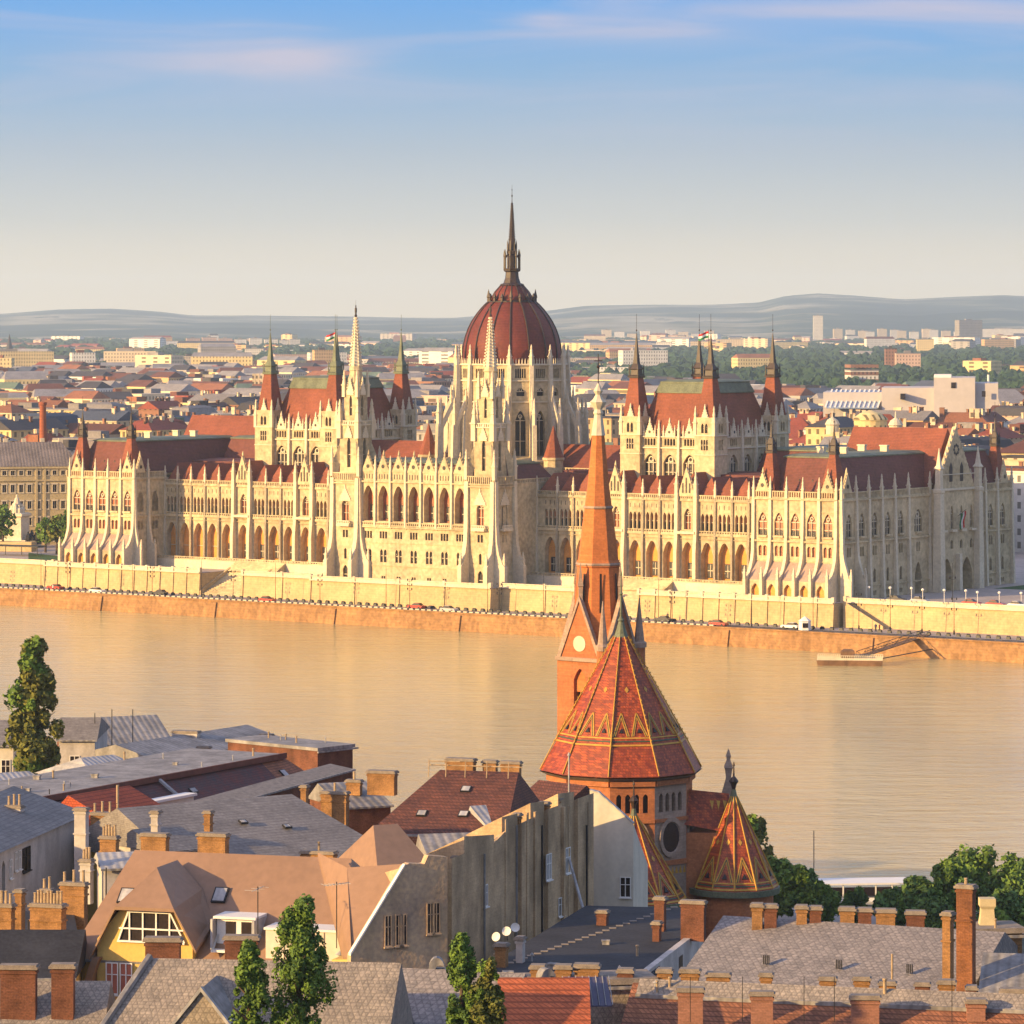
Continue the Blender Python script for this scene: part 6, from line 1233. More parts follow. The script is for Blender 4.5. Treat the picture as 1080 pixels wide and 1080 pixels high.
# ---------------- long building with flat grey top and red-edged mansard, far left ----------------
A=P(-30,886,362); B=P(352,818,418); A_,u_,w_,LL=fr2(A,B); e=empty('long_mansard_house',(A_.x,A_.y,6),math.atan2(u_.y,u_.x),'very long house with flat grey top and dark patched mansard slope, left by the river','house')
zt=(HC-(786-340)/F0*424)-6; b=MB().use(BRICK2); b.box(0,LL,0,16,0,zt-3.2); 
for i in range(15): x=LL*(.42+.038*i); b.box(x-.35,x+.35,-.3,0-.002,zt-6,zt-2.9); b.use(CAPM); b.box(x-.45,x+.45,-.4,.3,zt-2.9,zt-2.65); b.use(BRICK2)
b.obj('wall',None,e); PATCH=mat('patched_dark_slate',(.07,.06,.065),.8,.35,.25,.3,col2=(.16,.05,.04),brick=(.3,.2,.02,.6,.8))
b=MB().use(PATCH); b.ring([[(0,-.1,zt-3.3),(0,3.6,zt-.3),(0,16,zt-.3),(0,16,zt-3.3)],[(LL*.86,-.1,zt-3.3),(LL*.86,3.6,zt-.3),(LL*.86,16,zt-.3),(LL*.86,16,zt-3.3)]]); b.use(OTILE); b.ring([[(LL*.86,-.1,zt-3.3),(LL*.86,3.6,zt-.3),(LL*.86,16,zt-.3),(LL*.86,16,zt-3.3)],[(LL,1.5,zt-3.3),(LL*.93,3.6,zt-.3),(LL*.93,14,zt-.3),(LL,14,zt-3.3)]]); ro=b.obj('mansard_slope',None,e)
b=MB().use(ZINC); b.box(-.2,LL*.93,3.2,15,zt-.3,zt); b.obj('flat_top',None,e); b=MB().use(RM['rust brown']); b.box(-.2,LL*.93,3.0,3.25,zt-.45,zt+.12); b.obj('red_edge',None,e)
b=MB().use(ZINCW)
for t in (.3,.55): b.prism([(LL*t,3.4,zt-.1),(LL*t+.4,3.4,zt-.1),(LL*t+1.6,-.2,zt-3.2),(LL*t+1.2,-.2,zt-3.2)],0,0,.25)
b.obj('flashing',None,e); b=MB().use(CREAMP); b.box(LL*.36,LL*.55,-1.2,-.31,zt-5.5,zt-1.6); b.use(WHITE); b.box(LL*.355,LL*.555,-1.4,0,zt-1.6,zt-1.35); b.obj('roof_parapet',None,e)
skylight(ro,LL*.89,1.8,zt-1.75,.7,.8,.8); skylight(ro,LL*.62,1.8,zt-1.75,.7,.9,.5)
A=P(335,830,430); B=P(372,822,434); e,_,_=house('brown_brick_end_house','boxy brown brick house with flat overhanging roof at the river end of the long house',A,B,14,HC-(790-340)/F0*432,.5,6,BRICK2,ZINC,'flat')
A=P(-40,905,342); B=P(150,905,352); 
# row of grey roof terraces between
A=P(140,885,348); B=P(370,848,395); e,_,_=house('low_brick_range','low brown brick range with narrow grey roof before the long house',A,B,2.6,HC-(840-340)/F0*372,.4,6,BRICK2,CAPM,frac=.9,over=.3)
# ---------------- houses at the far left by the river ----------------
A=P(62,838,452); B=P(100,838,452); e,_,h_=house('pale_house_by_river','pale plastered house with one window and grey roof right of the tall poplar',A,B,14,HC-(779-340)/F0*452,2.0,5,PLAIN,GREYT,frac=.3,over=.3); windows(e,(1.8,),h_-3.6,1.0,1.6,0)
A=P(-20,845,450); B=P(14,845,450); e,_,h_=house('cream_house_left_edge','cream house wall with grey roof at the left edge behind the poplar',A,B,14,HC-(785-340)/F0*450,2.2,5,CREAMP,GREYT,frac=.4,over=.3); windows(e,(2.8,),h_-3.6,.9,1.8,0)
A=P(100,812,470); B=P(180,816,474); e,_,_=house('brick_house_by_river','brown brick house with long grey roof behind the pale roofs, upper left by the river',A,B,14,HC-(785-340)/F0*470,2.6,5,BRICK2,ZINC,frac=.4,over=.3)
A=P(165,822,448); B=P(300,800,470); e,_,_=house('grey_low_roof_house','low grey roofed house with a strip of orange tiles beyond the long flat top',A,B,11,HC-(794-340)/F0*455,1.4,5,PLAIN,ZINC,frac=.5,over=.3)
A=P(100,838,430); B=P(165,832,436); e,_,_=house('white_metal_roof_house','pale metal roof with low chimneys between the poplar and the brick house',A,B,10,HC-(822-340)/F0*430,1.8,5,PLAIN,ZINCW,frac=.5,over=.3,hipL=2,hipR=2)
A=P(2,862,415); B=P(72,856,419); e,_,_=house('pale_hipped_roof_house','low pale grey hipped roof directly below the poplar at the left',A,B,11,HC-(842-340)/F0*415,2.0,5,PLAIN,ZINCW,frac=.5,over=.3,hipL=2,hipR=2)
# grey-roofed white house with arched loggia
A=P(-12,958,312); B=P(85,925,338); A_,u_,w_,LL=fr2(A,B); e=empty('arched_loggia_house',(A_.x,A_.y,10),math.atan2(u_.y,u_.x),'pale plastered house with two tall arched openings under a grey roof, left edge','house'); hz_=HC-(884-340)/F0*322-10; b=MB().use(PLAIN); F=frame(0,0,1,0)
cell(b,F,0,3.1,0,hz_,2.2,.9,hz_-4.2,hz_-1.5,.5,.8); cell(b,F,3.1,LL*.55,0,hz_,4.0,.9,hz_-4.2,hz_-1.5,.5,.8); b.poly((LL*.55,0,0),(LL,0,0),(LL,0,hz_),(LL*.55,0,hz_)); b.box(0,LL,1,12,0,hz_-.02); b.poly((LL,0,0),(LL,1,0),(LL,1,hz_),(LL,0,hz_)); b.obj('wall',None,e)
for x in (2.2,4.0): inst('arched_opening',pane(.9,2.7,.5,'1'),e,(x,.78,hz_-4.2))
windows(e,(5.8,),hz_-2.6,.55,1.4,0); windows(e,(7.3,8.3),hz_-2.2,.5,1.4,0); windows(e,(10.2,),hz_-2.6,2.0,1.8,0,fr=DARK)
b=MB().use(GREYT); b.ring([[(-.6,-.6,hz_),(-.6,6,hz_+2.2),(-.6,12.4,hz_)],[(LL+.4,-.6,hz_),(LL+.4,6,hz_+2.2),(LL+.4,12.4,hz_)]]); b.obj('roof',None,e)
# red-orange walled court behind
A=P(128,888,345); B=P(188,882,352); e,_,_=house('red_tiled_annex','small bright red-orange tiled annex behind the brick chimney cluster',A,B,8,HC-(872-340)/F0*345,2.4,8,BRICKR,mat('bright_red_tile',(.5,.09,.03),.8,.2,.6,.4,brick=(.3,.22,.03,.5,.8)),frac=.7,over=.3)
A=P(172,905,322); B=P(215,902,325); e,_,_=house('small_slate_roof','small grey slate roof with hatch between two yellow brick chimneys',A,B,6,HC-(897-340)/F0*322,1.4,9,PLAIN,GREYT,frac=.6,over=.3)
A=P(110,935,312); B=P(172,925,313); e,_,_=house('zinc_valley_roof','pale zinc strip of roof behind the big arched dormer',A,B,5,HC-(915-340)/F0*312,.8,10,PLAIN,ZINCW,frac=.6,over=.3)
A=P(-20,1008,287); B=P(80,1000,288); e,_,_=house('dark_gap_roof','dark felt roof in the gap between chimneys at the left edge',A,B,14,HC-(985-340)/F0*290,.6,10,BRICK2,TAR,frac=.7,over=.2)
# ---------------- black flat roof ----------------
FZ=HC-(1030-340)/F0*284; c4=[G(x,y,FZ) for x,y in ((492,1032),(682,1036),(742,958),(618,955))]
b=MB().use(TAR); b.ring([[(p_[0],p_[1],8) for p_ in c4],[(p_[0],p_[1],FZ) for p_ in c4]]); fr=empty('black_flat_roof_house',(c4[0][0],c4[0][1],8),0,'wide black felt flat roof with a dotted line of slabs, centre right','house'); 
def rel(b,e):
    b.v=[(v[0]-e.location.x,v[1]-e.location.y,v[2]-e.location.z) for v in b.v]; return b
rel(b,fr).obj('roof',None,fr)
for i in range(26):
    b=MB().use(CAPM); t=i/25; x,y,z=G(532+(712-532)*t,1018+(957-1018)*t,FZ); b.box(x-.35,x+.2,y-.25,y+.2,z+.003,z+.05); rel(b,fr).obj('stepping_slab',None,fr)
b=MB().use(PLAIN); a_,b_=Vector(G(660,1040,FZ)),Vector(G(735,982,FZ)); d_=(b_-a_); n_=Vector((d_.y,-d_.x,0)).normalized(); b.prism([tuple(a_+Vector((0,0,-3))),tuple(b_+Vector((0,0,-3))),tuple(b_+Vector((0,0,.25))),tuple(a_+Vector((0,0,.25)))],*(n_*.5)[:2]); 
b.use(GLASS); u=d_.normalized(); 
for t in (.18,.42,.66): p_=a_+d_*t+n_*.52; b.add([tuple(p_-u*.75+Vector((0,0,-2.6))),tuple(p_+u*.75+Vector((0,0,-2.6))),tuple(p_+u*.75+Vector((0,0,-.5))),tuple(p_-u*.75+Vector((0,0,-.5)))],[(0,1,2,3)])
rel(b,fr).obj('side_wall',None,fr)
b=MB().use(ZINCW); b.tube(P(600,905,328.5),P(616,962,322),.13,6); o=b.obj('leaning_pipe'); tag(o,'long white pipe leaning against the stained wall above the black flat roof','pipe')
for i,(px,py,Y) in enumerate(((525,992,303),(535,986,305),(543,982,307))):
    e=empty('satellite_dish',P(px,py+6,Y),-.5+.3*i,f'{("lower left","middle","upper right")[i]} of three white satellite dishes at the foot of the stained wall','satellite dish'); b=MB().use(WHITE); T=Matrix.Translation((0,-.25,.75))@Matrix.Rotation(R(70),4,'X'); b.T=T; b.lathe(0,0,[(.04,-.08),(.2,-.04),(.36,.04),(.34,.05),(.19,-.02),(.04,-.05)],14); b.obj('dish',None,e); b=MB().use(DARK); b.tube((0,0,0),(0,-.15,.8),.035,5); b.obj('mount',None,e)
# ---------------- grey diamond slate roof, right ----------------
A=P(722,1040,262); B=P(1012,1046,255); e,L5,h5=house('diamond_slate_house','broad grey diamond-patterned slate roof with chimneys along its ridge, lower right',A,B,16,HC-(1041-340)/F0*259,2.9,9,BRICK2,DSL,frac=.58,over=.5)
ro=[c for c in e.children if c.name.startswith('roof')][0]
b=MB().use(WHITE); b.box(-.5,L5+.5,-1.5,-.6,h5-.5,h5-.3); b.obj('snow_guard_ledge',None,ro)
for x in (4.6,9.6,14.4): 
    b=MB().use(DARK); [b.box(x+i*.12,x+i*.12+.04,2.5,2.55+.1,h5+.9,h5+1.5) for i in range(4)]; b.obj('roof_hatch_bars',None,ro)
for i,(a_,b_,t_) in enumerate(((793,805,953),(806,820,954),(840,852,955),(854,867,956),(886,902,957),(905,920,958),(924,945,959),(956,976,961))):
    stack(a_,b_,t_,970,268,f'squat brick chimney on the far ridge of the diamond slate roof, {ORD[i]} from left',BRICK2 if i%2 else BRICK,0,group='ridge chimneys of the diamond slate roof',rz=-.1)
stack(1009,1030,925,1024,254,'tall red-brown brick chimney stack with a small metal cowl, lower right',mat('tall_stack_brick',(.40,.16,.07),.85,.25,.9,.4,brick=(.3,.09,.012,.6,.7),streak=.35),1,rz=-.45,poth=.5,down=3)
stack(994,1007,962,1026,252,'narrow yellow brick chimney just left of the tall brown stack',BRICK,0,rz=-.45,down=3)
A=P(1026,1042,266); B=P(1078,1036,266.5); e,_,_=house('brick_gable_annex','sunlit orange brick wall right of the tall chimney stack',A,B,3,HC-(985-340)/F0*266,.4,9,BRICK,CAPM,'flat')
b=MB().use(mat('cream_cowl',(.55,.45,.25),.8,.1,2)); b.lathe(0,0,[(.85,0),(.65,.9),(.6,1.4),(.75,1.6),(.75,2.1),(.6,2.1)],4,PI/4); o=b.obj('ornamental_gable_block'); o.location=P(1041,980,268); tag(o,'cream notched block on top of the orange brick wall','coping block')
A=P(1036,1055,252); B=P(1130,1040,251); e,_,_=house('zinc_roof_right_edge','smooth blue-grey zinc roof at the lower right edge',A,B,9,HC-(1052-340)/F0*252,2.0,9,PLAIN,ZINC,frac=.6,over=.3)
# ---------------- front row along the bottom, right ----------------
A=P(652,1100,232); B=P(1110,1108,226); e,L6,h6=house('orange_tiled_house','orange clay tiled roof with a grey gravelly ridge along the bottom right',A,B,12,HC-(1124-340)/F0*229,3.3,9,BRICK,OTILE,frac=.5,over=.4)
ro=[c for c in e.children if c.name.startswith('roof')][0]
b=MB().use(DSL2); b.prism([(0,4.9,h6+2.69),(L6,4.9,h6+2.69),(L6,6.1,h6+3.42),(0,6.1,h6+3.42)],0,0,.12); b.use(ZINC); b.box(0,L6,4.75,4.9,h6+2.6,h6+2.85); b.obj('ridge_band',None,ro)
for i,(a_,b_,t_,y_,mm) in enumerate(((560,575,1018,1050,0),(586,603,1018,1050,0),(606,632,1017,1050,0),(652,668,1022,1048,1),(694,709,1022,1042,0),(718,738,1022,1045,0),(746,770,1026,1045,0),(802,815,1026,1050,0),(865,882,1030,1055,0),(901,918,1030,1055,0),(928,945,1035,1057,0),(966,981,1036,1058,1),(990,1008,1034,1060,0),(1020,1031,1040,1062,1),(1056,1082,1043,1062,0))):
    stack(a_,b_,t_,y_,240,f'squat brick chimney, {ORD[i]} from left in the long row above the orange tiled roof',(BRICK,BRICK2)[mm],0,group='row of squat chimneys along the bottom right',rz=-.12,down=5)
for i,(a_,b_,t_) in enumerate(((715,742,1042),(792,816,1046),(898,928,1050),(1020,1040,1054))):
    stack(a_,b_,t_,1066,231,f'wide reddish brick chimney base on the orange tiled roof, {ORD[i]} from left',mat('reddish_chimney_%d'%i,(.38,.18,.12),.9,.2,.9,.3,brick=(.3,.09,.01,.7,.8)) if i==0 else MATS['reddish_chimney_0'],0,group='wide chimney bases on the orange roof',rz=-.06,down=2.5)
for i,px in enumerate((728,783,848,880,1004)): pipe(px,1030,1078,224,f'thin lightning rod on the orange tiled roof, {ORD[i]} from left',.02,DARK,'lightning_rod')
pipe(941,1006,1036,243,'slim yellowish pipe standing among the squat chimneys',.07,POT)
# orange tile strip, solar panel and ducts at the bottom centre
A=P(530,1112,226); B=P(618,1112,226); house('small_orange_roof_house','small bright orange tiled roof with metal edge at the bottom centre',A,B,9,HC-(1092-340)/F0*226,2.4,9,PLAIN,mat('bright_orange_tile',(.55,.14,.05),.8,.2,.6,.4,brick=(.35,.25,.04,.5,.8)),frac=.6,over=.3)
A=P(495,1075,238); B=P(690,1066,240); e,_,_=house('parapet_wall_house','low rubble parapet wall behind the solar panel, bottom centre',A,B,3,HC-(1040-340)/F0*239,.3,9,DSL2,CAPM,'flat')
e=empty('solar_panel',P(622,1066,231),.35,'tilted purple-grey solar collector panel on the bottom centre roof','solar panel'); b=MB().use(mat('solar_glass',(.10,.09,.14),.25,.1,2,spec=.6)); b.prism([(-1.5,0,.3),(1.4,0,.15),(1.6,1.4,1.6),(-1.1,1.4,1.75)],0,0,.07); b.use(ZINCW)
for i in range(8): x=-1.5+2.9*i/7; b.prism([(x,-.02,.39-.02*i),(x+.05,-.02,.39-.02*i),(x+.35,1.4,1.84-.02*i),(x+.3,1.4,1.84-.02*i)],0,0,.03)
b.obj('collector',None,e); b=MB().use(DARK); b.tube((-1,1.3,0),(-1,1.3,1.7),.04,5); b.tube((1.3,1.3,0),(1.3,1.3,1.6),.04,5); b.obj('stand',None,e)
def duct(px,py,Y,s,label,rz=0,m=ZINCW):
    e=empty('ventilation_duct',P(px,py,Y),rz,label,'duct'); b=MB().use(m); b.cbox(0,0,1.0*s,1.0*s,0,1.6*s); b.obj('box',None,e); b=MB().use(ZINC); prev=None
    for i in range(9):
        a=PI*i/8; ring=[(x,.5*s*0+y*1.0,z) for x,y,z in [(-.5*s+.6*s*(1-math.cos(a))*.8,-.4*s,1.6*s+.7*s*math.sin(a)),(-.5*s+.6*s*(1-math.cos(a))*.8,.4*s,1.6*s+.7*s*math.sin(a)),(-.1*s+.35*s*(1-math.cos(a))*.8,.4*s,1.6*s+.25*s*math.sin(a)),(-.1*s+.35*s*(1-math.cos(a))*.8,-.4*s,1.6*s+.25*s*math.sin(a))]]
        if prev: b.ring([prev,ring],cap=(i in(1,8)))
        prev=ring
    b.obj('bend',None,e)
duct(461,1050,236,1.0,'curved silver ventilation duct left of the small cypress pair'); duct(576,1062,233,1.0,'boxy ventilation duct with round elbow left of the solar panel',.4)
b=MB().use(WHITE); b.box(0,1.5,0,.8,0,1.6); o=b.obj('white_roof_box'); o.location=P(402,1055,238); tag(o,'plain white roof box beside the corrugated fence, bottom centre left','roof box')
b=MB().use(PLAIN); 
for i in range(22): b.box(i*.12,i*.12+.08,0,.04,0,1.3)
b.box(0,2.7,.04,.07,0,1.25); o=b.obj('corrugated_fence'); o.location=P(419,1055,238); tag(o,'pale corrugated fence on the roof in front of the old gable wall','fence')
A=P(384,1105,228); B=P(520,1110,226); e,_,_=house('blue_diamond_roof_house','blue-grey diamond slate roof with white edge at the bottom, left of the cypress pair',A,B,10,HC-(1100-340)/F0*227,3.2,9,PLAIN,DSL,frac=.6,over=.3)
for i,px in enumerate((411,)): pipe(px,1072,1080,222,'short capped vent pipe on the blue-grey diamond roof',.09,POT,hat=True)
# ---------------- front row along the bottom, left ----------------
A=P(-60,1130,222); B=P(96,1130,222); e,_,_=house('lichen_slate_house','lichen-stained slate roof behind two brick chimneys at the bottom left corner',A,B,14,HC-(1132-340)/F0*222,4.0,9,PLAIN,DSL2,frac=.5,over=.4)
A=P(70,1140,218); B=P(392,1140,216); e,L7,h7=house('rough_grey_slate_house','rough grey slate roof with pale verge and small gable, bottom left below the yellow house',A,B,15,HC-(1150-340)/F0*217,5.8,9,PLAIN,DSL2,frac=.55,over=.4,hipL=2.9)
ro=[c for c in e.children if c.name.startswith('roof')][0]
b=MB().use(ZINC); b.tube((-.3,-.3,h7-.1),(2.9,8.2,h7+5.9),.22,6); b.obj('zinc_verge',None,ro)
b=MB().use(DSL2); gx=7.0; b.ring([[(gx-2.6,2.6,h7+1.6),(gx,2.6,h7+4.9),(gx+2.6,2.6,h7+1.6)],[(gx-2.6,7.5,h7+1.6),(gx,7.5,h7+4.9),(gx+2.6,7.5,h7+1.6)]]); b.use(ZINCW); b.prism([(gx-2.8,2.4,h7+1.5),(gx,2.4,h7+4.95),(gx,2.4,h7+5.2),(gx-3.0,2.4,h7+1.5)],0,.4); b.prism([(gx+2.8,2.4,h7+1.5),(gx,2.4,h7+4.95),(gx,2.4,h7+5.2),(gx+3.0,2.4,h7+1.5)],0,.4); b.use(ZINC); b.prism([(gx-3.1,2.5,h7+1.4),(gx,2.5,h7+5.1),(gx+3.1,2.5,h7+1.4),(gx+2.9,2.5,h7+1.3),(gx,2.5,h7+4.9),(gx-2.9,2.5,h7+1.3)],0,4.6); b.obj('small_gable',None,ro)
CH=[(0,38,1018,1048,226,1,0,'wide dark brown brick chimney at the bottom left edge'),(54,78,1017,1046,226,1,0,'narrower brown brick chimney right of the bottom left one'),(153,190,989,1014,231,1,0,'brown brick chimney on the rough slate ridge below the big dormer window'),(237,272,987,1014,231,1,0,'brown brick chimney on the rough slate ridge below the balcony dormer'),(352,386,1050,1090,224,1,0,'brown brick chimney base right of the big cypress'),
(31,69,940,988,281,0,9,'broad yellow brick chimney topped with nine clay pipes, left'),(-8,15,940,984,283,0,4,'yellow brick chimney with four pipes at the left edge'),(17,24,938,968,287,0,0,'very slim brick chimney between the two multi-pipe chimneys'),(63,92,918,950,296,0,3,'brick chimney block with three pots just behind the arched dormer'),(42,56,925,945,300,1,2,'small brown chimney with two pots in front of the loggia house'),
(105,125,870,915,318,0,5,'sunlit orange brick chimney with five pots, left'),(78,93,852,925,322,2,0,'tall plain plastered chimney shaft beside the loggia house'),(84,98,894,924,312,2,3,'pale three-pipe chimney at the foot of the plain shaft'),(95,128,846,884,336,0,4,'double brick chimney with a cluster of tall pipes, left'),(32,58,845,868,345,0,1,'bright orange brick chimney on the grey roof, left'),(5,24,838,880,330,2,3,'pale chimney with three pipes above the loggia roof'),(-6,10,852,868,350,0,0,'orange brick chimney cut by the left edge'),
(148,178,879,902,308,0,0,'wide yellow brick chimney left of the orange metal roof ridge'),(159,169,855,882,312,2,0,'plain shaft rising behind the wide yellow chimney'),(208,241,879,898,306,0,0,'wide yellow brick chimney on the left of the orange metal roof ridge, right one'),(215,224,855,880,318,0,0,'slim orange brick chimney before the grey slate roof'),(256,265,842,862,345,0,0,'small orange chimney at the upper left edge of the grey slate roof'),(318,324,828,846,350,0,0,'very slim chimney at the ridge of the grey slate roof'),(317,355,886,906,322,0,1,'low orange brick chimney pair at the front edge of the grey slate roof'),(338,368,824,850,352,0,1,'wide orange brick chimney at the top right of the grey slate roof'),
(365,382,812,832,365,0,1,'small orange chimney before the brown brick end house'),(387,419,813,832,362,0,0,'wide yellow-orange brick chimney left of the brown tiled roof'),(470,502,800,822,362,0,0,'widest yellow brick chimney on the brown tiled roof'),(509,525,802,822,362,0,0,'middle yellow brick chimney on the brown tiled roof'),(528,550,803,834,360,0,0,'tallest yellow brick chimney at the right end of the brown tiled roof'),
(477,488,890,925,288,0,1,'orange brick chimney at the corner of the stained wall'),(513,524,880,894,298,0,1,'small orange chimney stub on the stained wall top, first from left'),(524,533,876,892,302,0,0,'small orange chimney stub on the stained wall top, second from left'),(541,550,858,874,312,0,0,'small orange chimney stub on the stained wall top, third from left'),(568,580,846,858,320,0,0,'small orange chimney stub on the stained wall top, fourth from left'),(584,592,841,854,325,0,0,'small orange chimney stub on the stained wall top, fifth from left'),
(688,698,972,990,300,1,0,'small brick chimney standing on the black flat roof'),(629,642,960,973,308,1,0,'low brick chimney at the far edge of the black flat roof'),(522,536,995,1014,288,0,0,'low mossy chimney at the near left corner of the black flat roof'),(545,553,988,1000,290,2,0,'small grey chimney stub on the left part of the black flat roof'),
(93,120,822,836,420,2,1,'pale low chimney right of the poplar foot'),(45,70,842,858,405,2,0,'pale twin chimney below the poplar'),(6,20,848,860,400,2,0,'small pale chimney on the hipped roof at the left'),(163,187,813,824,440,2,2,'pale chimney with pots left of the tall plaster block'),(181,211,771,800,462,2,0,'big square pale plaster block chimney near the river'),(208,222,787,805,450,0,0,'pale and orange chimney right of the big plaster block'),(260,272,777,790,455,2,0,'pale chimney on the river roofs, left of a pair'),(274,288,774,788,455,2,0,'pale chimney on the river roofs, right of a pair'),(137,150,810,822,445,2,0,'small pale chimney above the white metal roof'),
(718,745,950,962,300,1,0,'low wide brick chimney below the right chapel roof'),(690,703,946,958,305,1,0,'low mossy chimney below the left chapel roof')]
def wallY(px): k=(px-540)/4200; t=(k*306+4.95)/(11.47-28*k); return 306+28*t+.5
for a_,b_,t_,y_,Y,mm,pt,l in CH:
    if 'stained wall' in l: Y=wallY((a_+b_)/2)
    dn=.6 if ('brown tiled roof' in l or 'brick end house' in l or 'stained wall' in l) else 2.2
    stack(a_,b_,t_,y_,Y,l,(BRICK,BRICK2,PLAIN)[mm],pt,rz=-.3 if Y>250 else -.05,down=dn)
for i,(px,yt,yb,Y) in enumerate(((118,748,795,455),(140,748,790,460),(100,752,800,455),(34,826,852,390),(52,832,860,380),(112,915,960,300),(30,970,1000,275))): pipe(px,yt,yb,Y,'thin dark rod antenna '+('above the brick house by the river, left one','above the brick house by the river, right one','above the brick house by the river, leftmost','over the pale hipped roof below the poplar','just right of the pale hipped roof below the poplar','beside the pale zinc strip behind the dormer','on the dark roof in the gap between chimneys')[i],.05,DARK,'rod_antenna')
pipe(359,1007,1040,262,'ribbed silver flue pipe right of the big cypress',.16,ZINCW,hat=True); pipe(382,1028,1068,240,'thin dark mast before the old gable wall',.04,DARK,'rod_antenna'); pipe(600,797,870,338,'white flat-topped lamp pole rising before the church roof left edge',.07,ZINCW,'lamp_pole',True)
pipe(470,945,1005,284,'pale vertical pipe at the left foot of the stained wall',.1,ZINCW); pipe(124,828,858,350,'tall pale flue in the pipe cluster, left',.12,POT)
# ---------------- quay and boats of the near bank ----------------
g=MB(); g.poly((-60,475,1.6),(140,477,1.6),(140,456,1.6),(-60,456,1.6)); tag(g.obj('near_quay_pavement',PAVE),kind='structure')
e=empty('moored_boat',(44,486,0),R(5),'white flat-roofed moored passenger boat half hidden by trees on the near bank','boat'); b=MB().use(WHITE); b.ring([[(-9,-2.4,-.3),(8,-2.4,-.3),(10.5,0,-.3),(8,2.4,-.3),(-9,2.4,-.3)],[(-9.4,-2.8,1.3),(8.6,-2.8,1.3),(11.5,0,1.5),(8.6,2.8,1.3),(-9.4,2.8,1.3)]]); b.obj('hull',None,e)
b=MB().use(WHITE); b.box(-8.6,6.5,-2.3,2.3,1.3,1.7); b.box(-8.8,6.8,-2.5,2.5,3.3,3.5); [b.box(x-.08,x+.08,-2.3,-2.2,1.7,3.3) for x in range(-8,7,2)]; b.obj('cabin',None,e)
for i in range(7): b=MB().use(GLASS); b.box(-7.9+2*i,-6.1+2*i,-2.24,-2.2,1.9,3.0); b.obj('window',None,e)
b=MB().use(mat('green_roof',(.18,.17,.08),.8,.2,.5)); b.box(-9.5,12,3.0,5.5,.8,1.6); b.obj('fender_deck',None,e)
# ---------------- trees ----------------
def T(px,ytop,ybot,Y,rpx,label,m,kind,n,ls,seed,name='broadleaf_tree',grp=None):
    x,_,zb=P(px,ybot,Y); zt=P(px,ytop,Y)[2]; r=rpx/F0*Y; tree(x,Y,zb,zt-zb,r,label,m,kind,n,ls,grp,name,seed,.25)
T(36,678,840,440,37,'tall dark poplar standing by the river at the left edge',LEAFY,'poplar',16000,.34,5,'poplar_tree')
T(316,950,1130,215,44,'tallest dark green cypress-like tree at the bottom, left of centre',LEAF,'poplar',24000,.105,6,'cypress_tree')
T(263,996,1130,214,30,'smaller dark cypress-like tree just left of the tallest one',LEAF,'poplar',14000,.105,7,'cypress_tree')
T(487,988,1130,212,26,'slender cypress-like tree at the bottom centre, left of a pair',LEAF,'poplar',13000,.105,8,'cypress_tree')
T(515,1016,1130,211,28,'shorter bushy cypress-like tree at the bottom centre, right of a pair',LEAFY,'poplar',13000,.105,9,'cypress_tree')
for i,(px,yt,yb,Y,r,l,m) in enumerate(((795,856,960,470,22,'thin olive tree rising right beside the church chapel roof',LEAFY),(818,905,975,465,24,'bright green bushy tree right of the chapel roof',LEAF),(845,912,975,460,26,'round green tree left of the moored boat',LEAF),(868,930,975,455,16,'low green tree in front of the left end of the boat',LEAF),(903,935,980,458,15,'small dark tree in front of the white boat',LEAFD),(940,936,985,460,20,'dark tree at the right end of the boat',LEAFD),(968,922,990,465,26,'dark green tree left of the tallest right-hand crown',LEAFD),(1000,905,1000,470,30,'broad green tree behind the tall brick chimney stack',LEAF),(1035,893,1000,478,40,'largest rounded green crown on the right, behind the tall chimney stack',LEAF),(1072,905,1000,474,34,'broad green crown at the right edge',LEAF),(1058,935,1005,462,30,'lower dark tree in front of the largest crown',LEAFD),(985,945,1000,458,24,'low dark bushy tree before the ridge chimneys on the right',LEAFD))):
    T(px,yt+6,yb+10,Y,r*1.25,l,m,'broad',5200,.34,20+i,'riverside_tree','trees along the near bank')
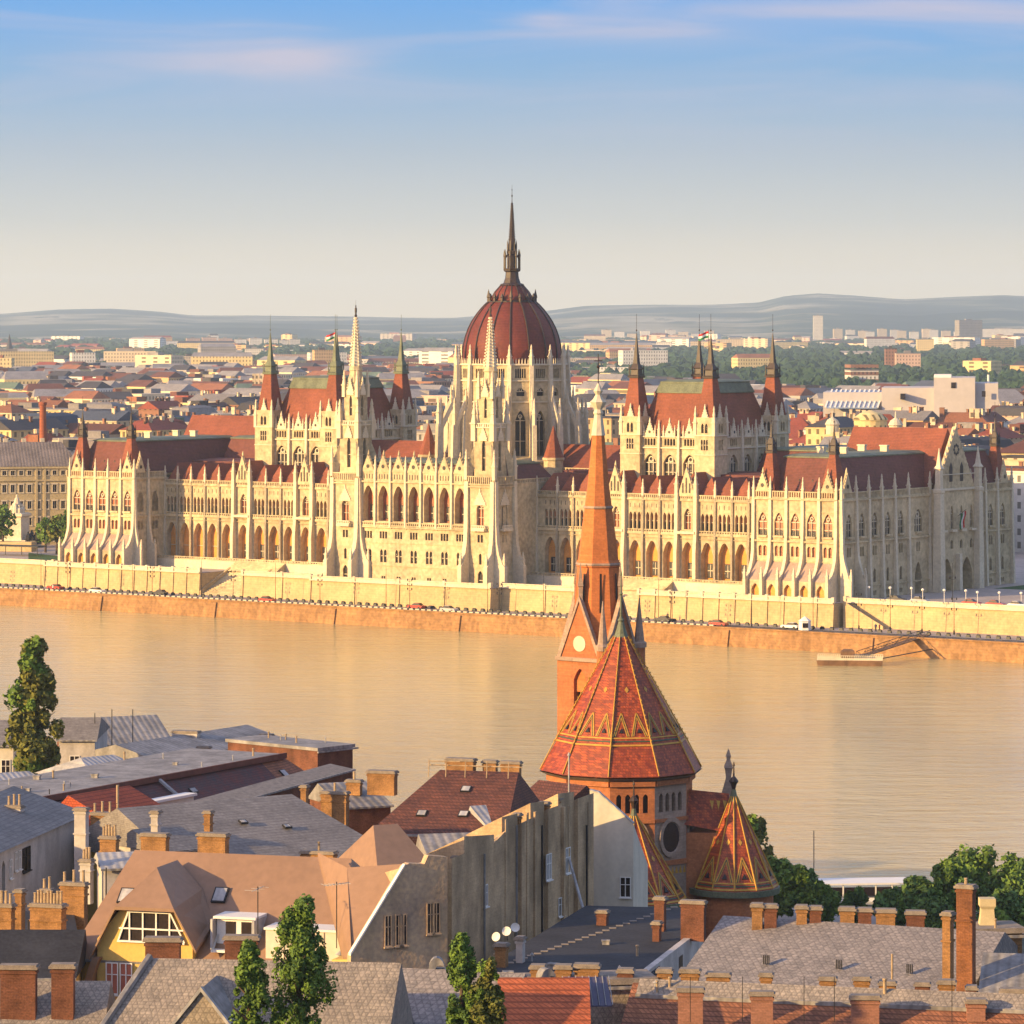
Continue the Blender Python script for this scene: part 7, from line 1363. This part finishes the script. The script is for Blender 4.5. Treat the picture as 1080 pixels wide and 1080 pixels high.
b=MB().use(DARK); b.lathe(0,0,[(.12,0),(.06,.5),(.05,9.5)],6); o=b.obj('quay_mast'); o.location=(P(848,940,490)[0],474,1.6); tag(o,'thin dark mast rising from the trees right of the church','mast')
# ---------------- small roof clutter, set down on whatever roof is below ----------------
bpy.context.view_layer.update(); dg=bpy.context.evaluated_depsgraph_get()
def drop(x,y):
    ok,p_,n_,i_,o_,m_=S.ray_cast(dg,(x,y,68),(0,0,-1),distance=66)
    while ok and o_.name.startswith('haze'): ok,p_,n_,i_,o_,m_=S.ray_cast(dg,p_-Vector((0,0,.01)),(0,0,-1),distance=60)
    return (p_,n_,o_) if ok else (None,None,None)
rk=random.Random(21)
def vmesh(k):
    b=MB()
    if k==0: b.use(POT); b.lathe(0,0,[(.12,-.4),(.11,.75),(.15,.78),(.15,.9),(.1,.92)],8)
    elif k==1: b.use(ZINCW); b.lathe(0,0,[(.09,-.4),(.09,.6)],8); b.lathe(0,0,[(.2,.66),(.02,.85)],8); b.box(-.08,.08,-.01,.01,.58,.7)
    else: b.use(ZINC); b.cbox(0,0,.7,.6,-.4,.35); b.cbox(0,0,.85,.75,.35,.45)
    return b.mesh('roof_vent')
VM=[vmesh(k) for k in range(3)]; VL=('small clay vent pot standing on a roof slope','small capped metal vent pipe standing on a roof slope','low square metal roof hatch on a roof slope'); VN=('clay_vent','capped_vent','roof_hatch')
n=0
for _ in range(900):
    if n>=64: break
    Y=rk.uniform(232,470); px=rk.uniform(0,1075) if Y<300 else rk.uniform(0,460); x=(px-540)/F0*Y; p_,nn,ob=drop(x,Y)
    if p_ is None or p_.z<15 or nn.z<.55: continue
    nm=ob.name.split('.')[0]
    if nm not in ('roof','flat_top','mansard_slope','ridge_band'): continue
    if ob.parent and ob.parent.name.startswith(('brick_church','yellow_mansard','brown_roof')): continue
    if nm=='flat_top' and rk.random()<.7: continue
    k=rk.choices((0,1,2),(4,3,2))[0]; o=inst(VN[k],VM[k],None,p_,rk.uniform(-.5,.2),rk.uniform(.6,.95)); tag(o,VL[k],'vent' if k<2 else 'hatch','small vents scattered over the near roofs' if k<2 else 'roof hatches scattered over the near roofs'); n+=1
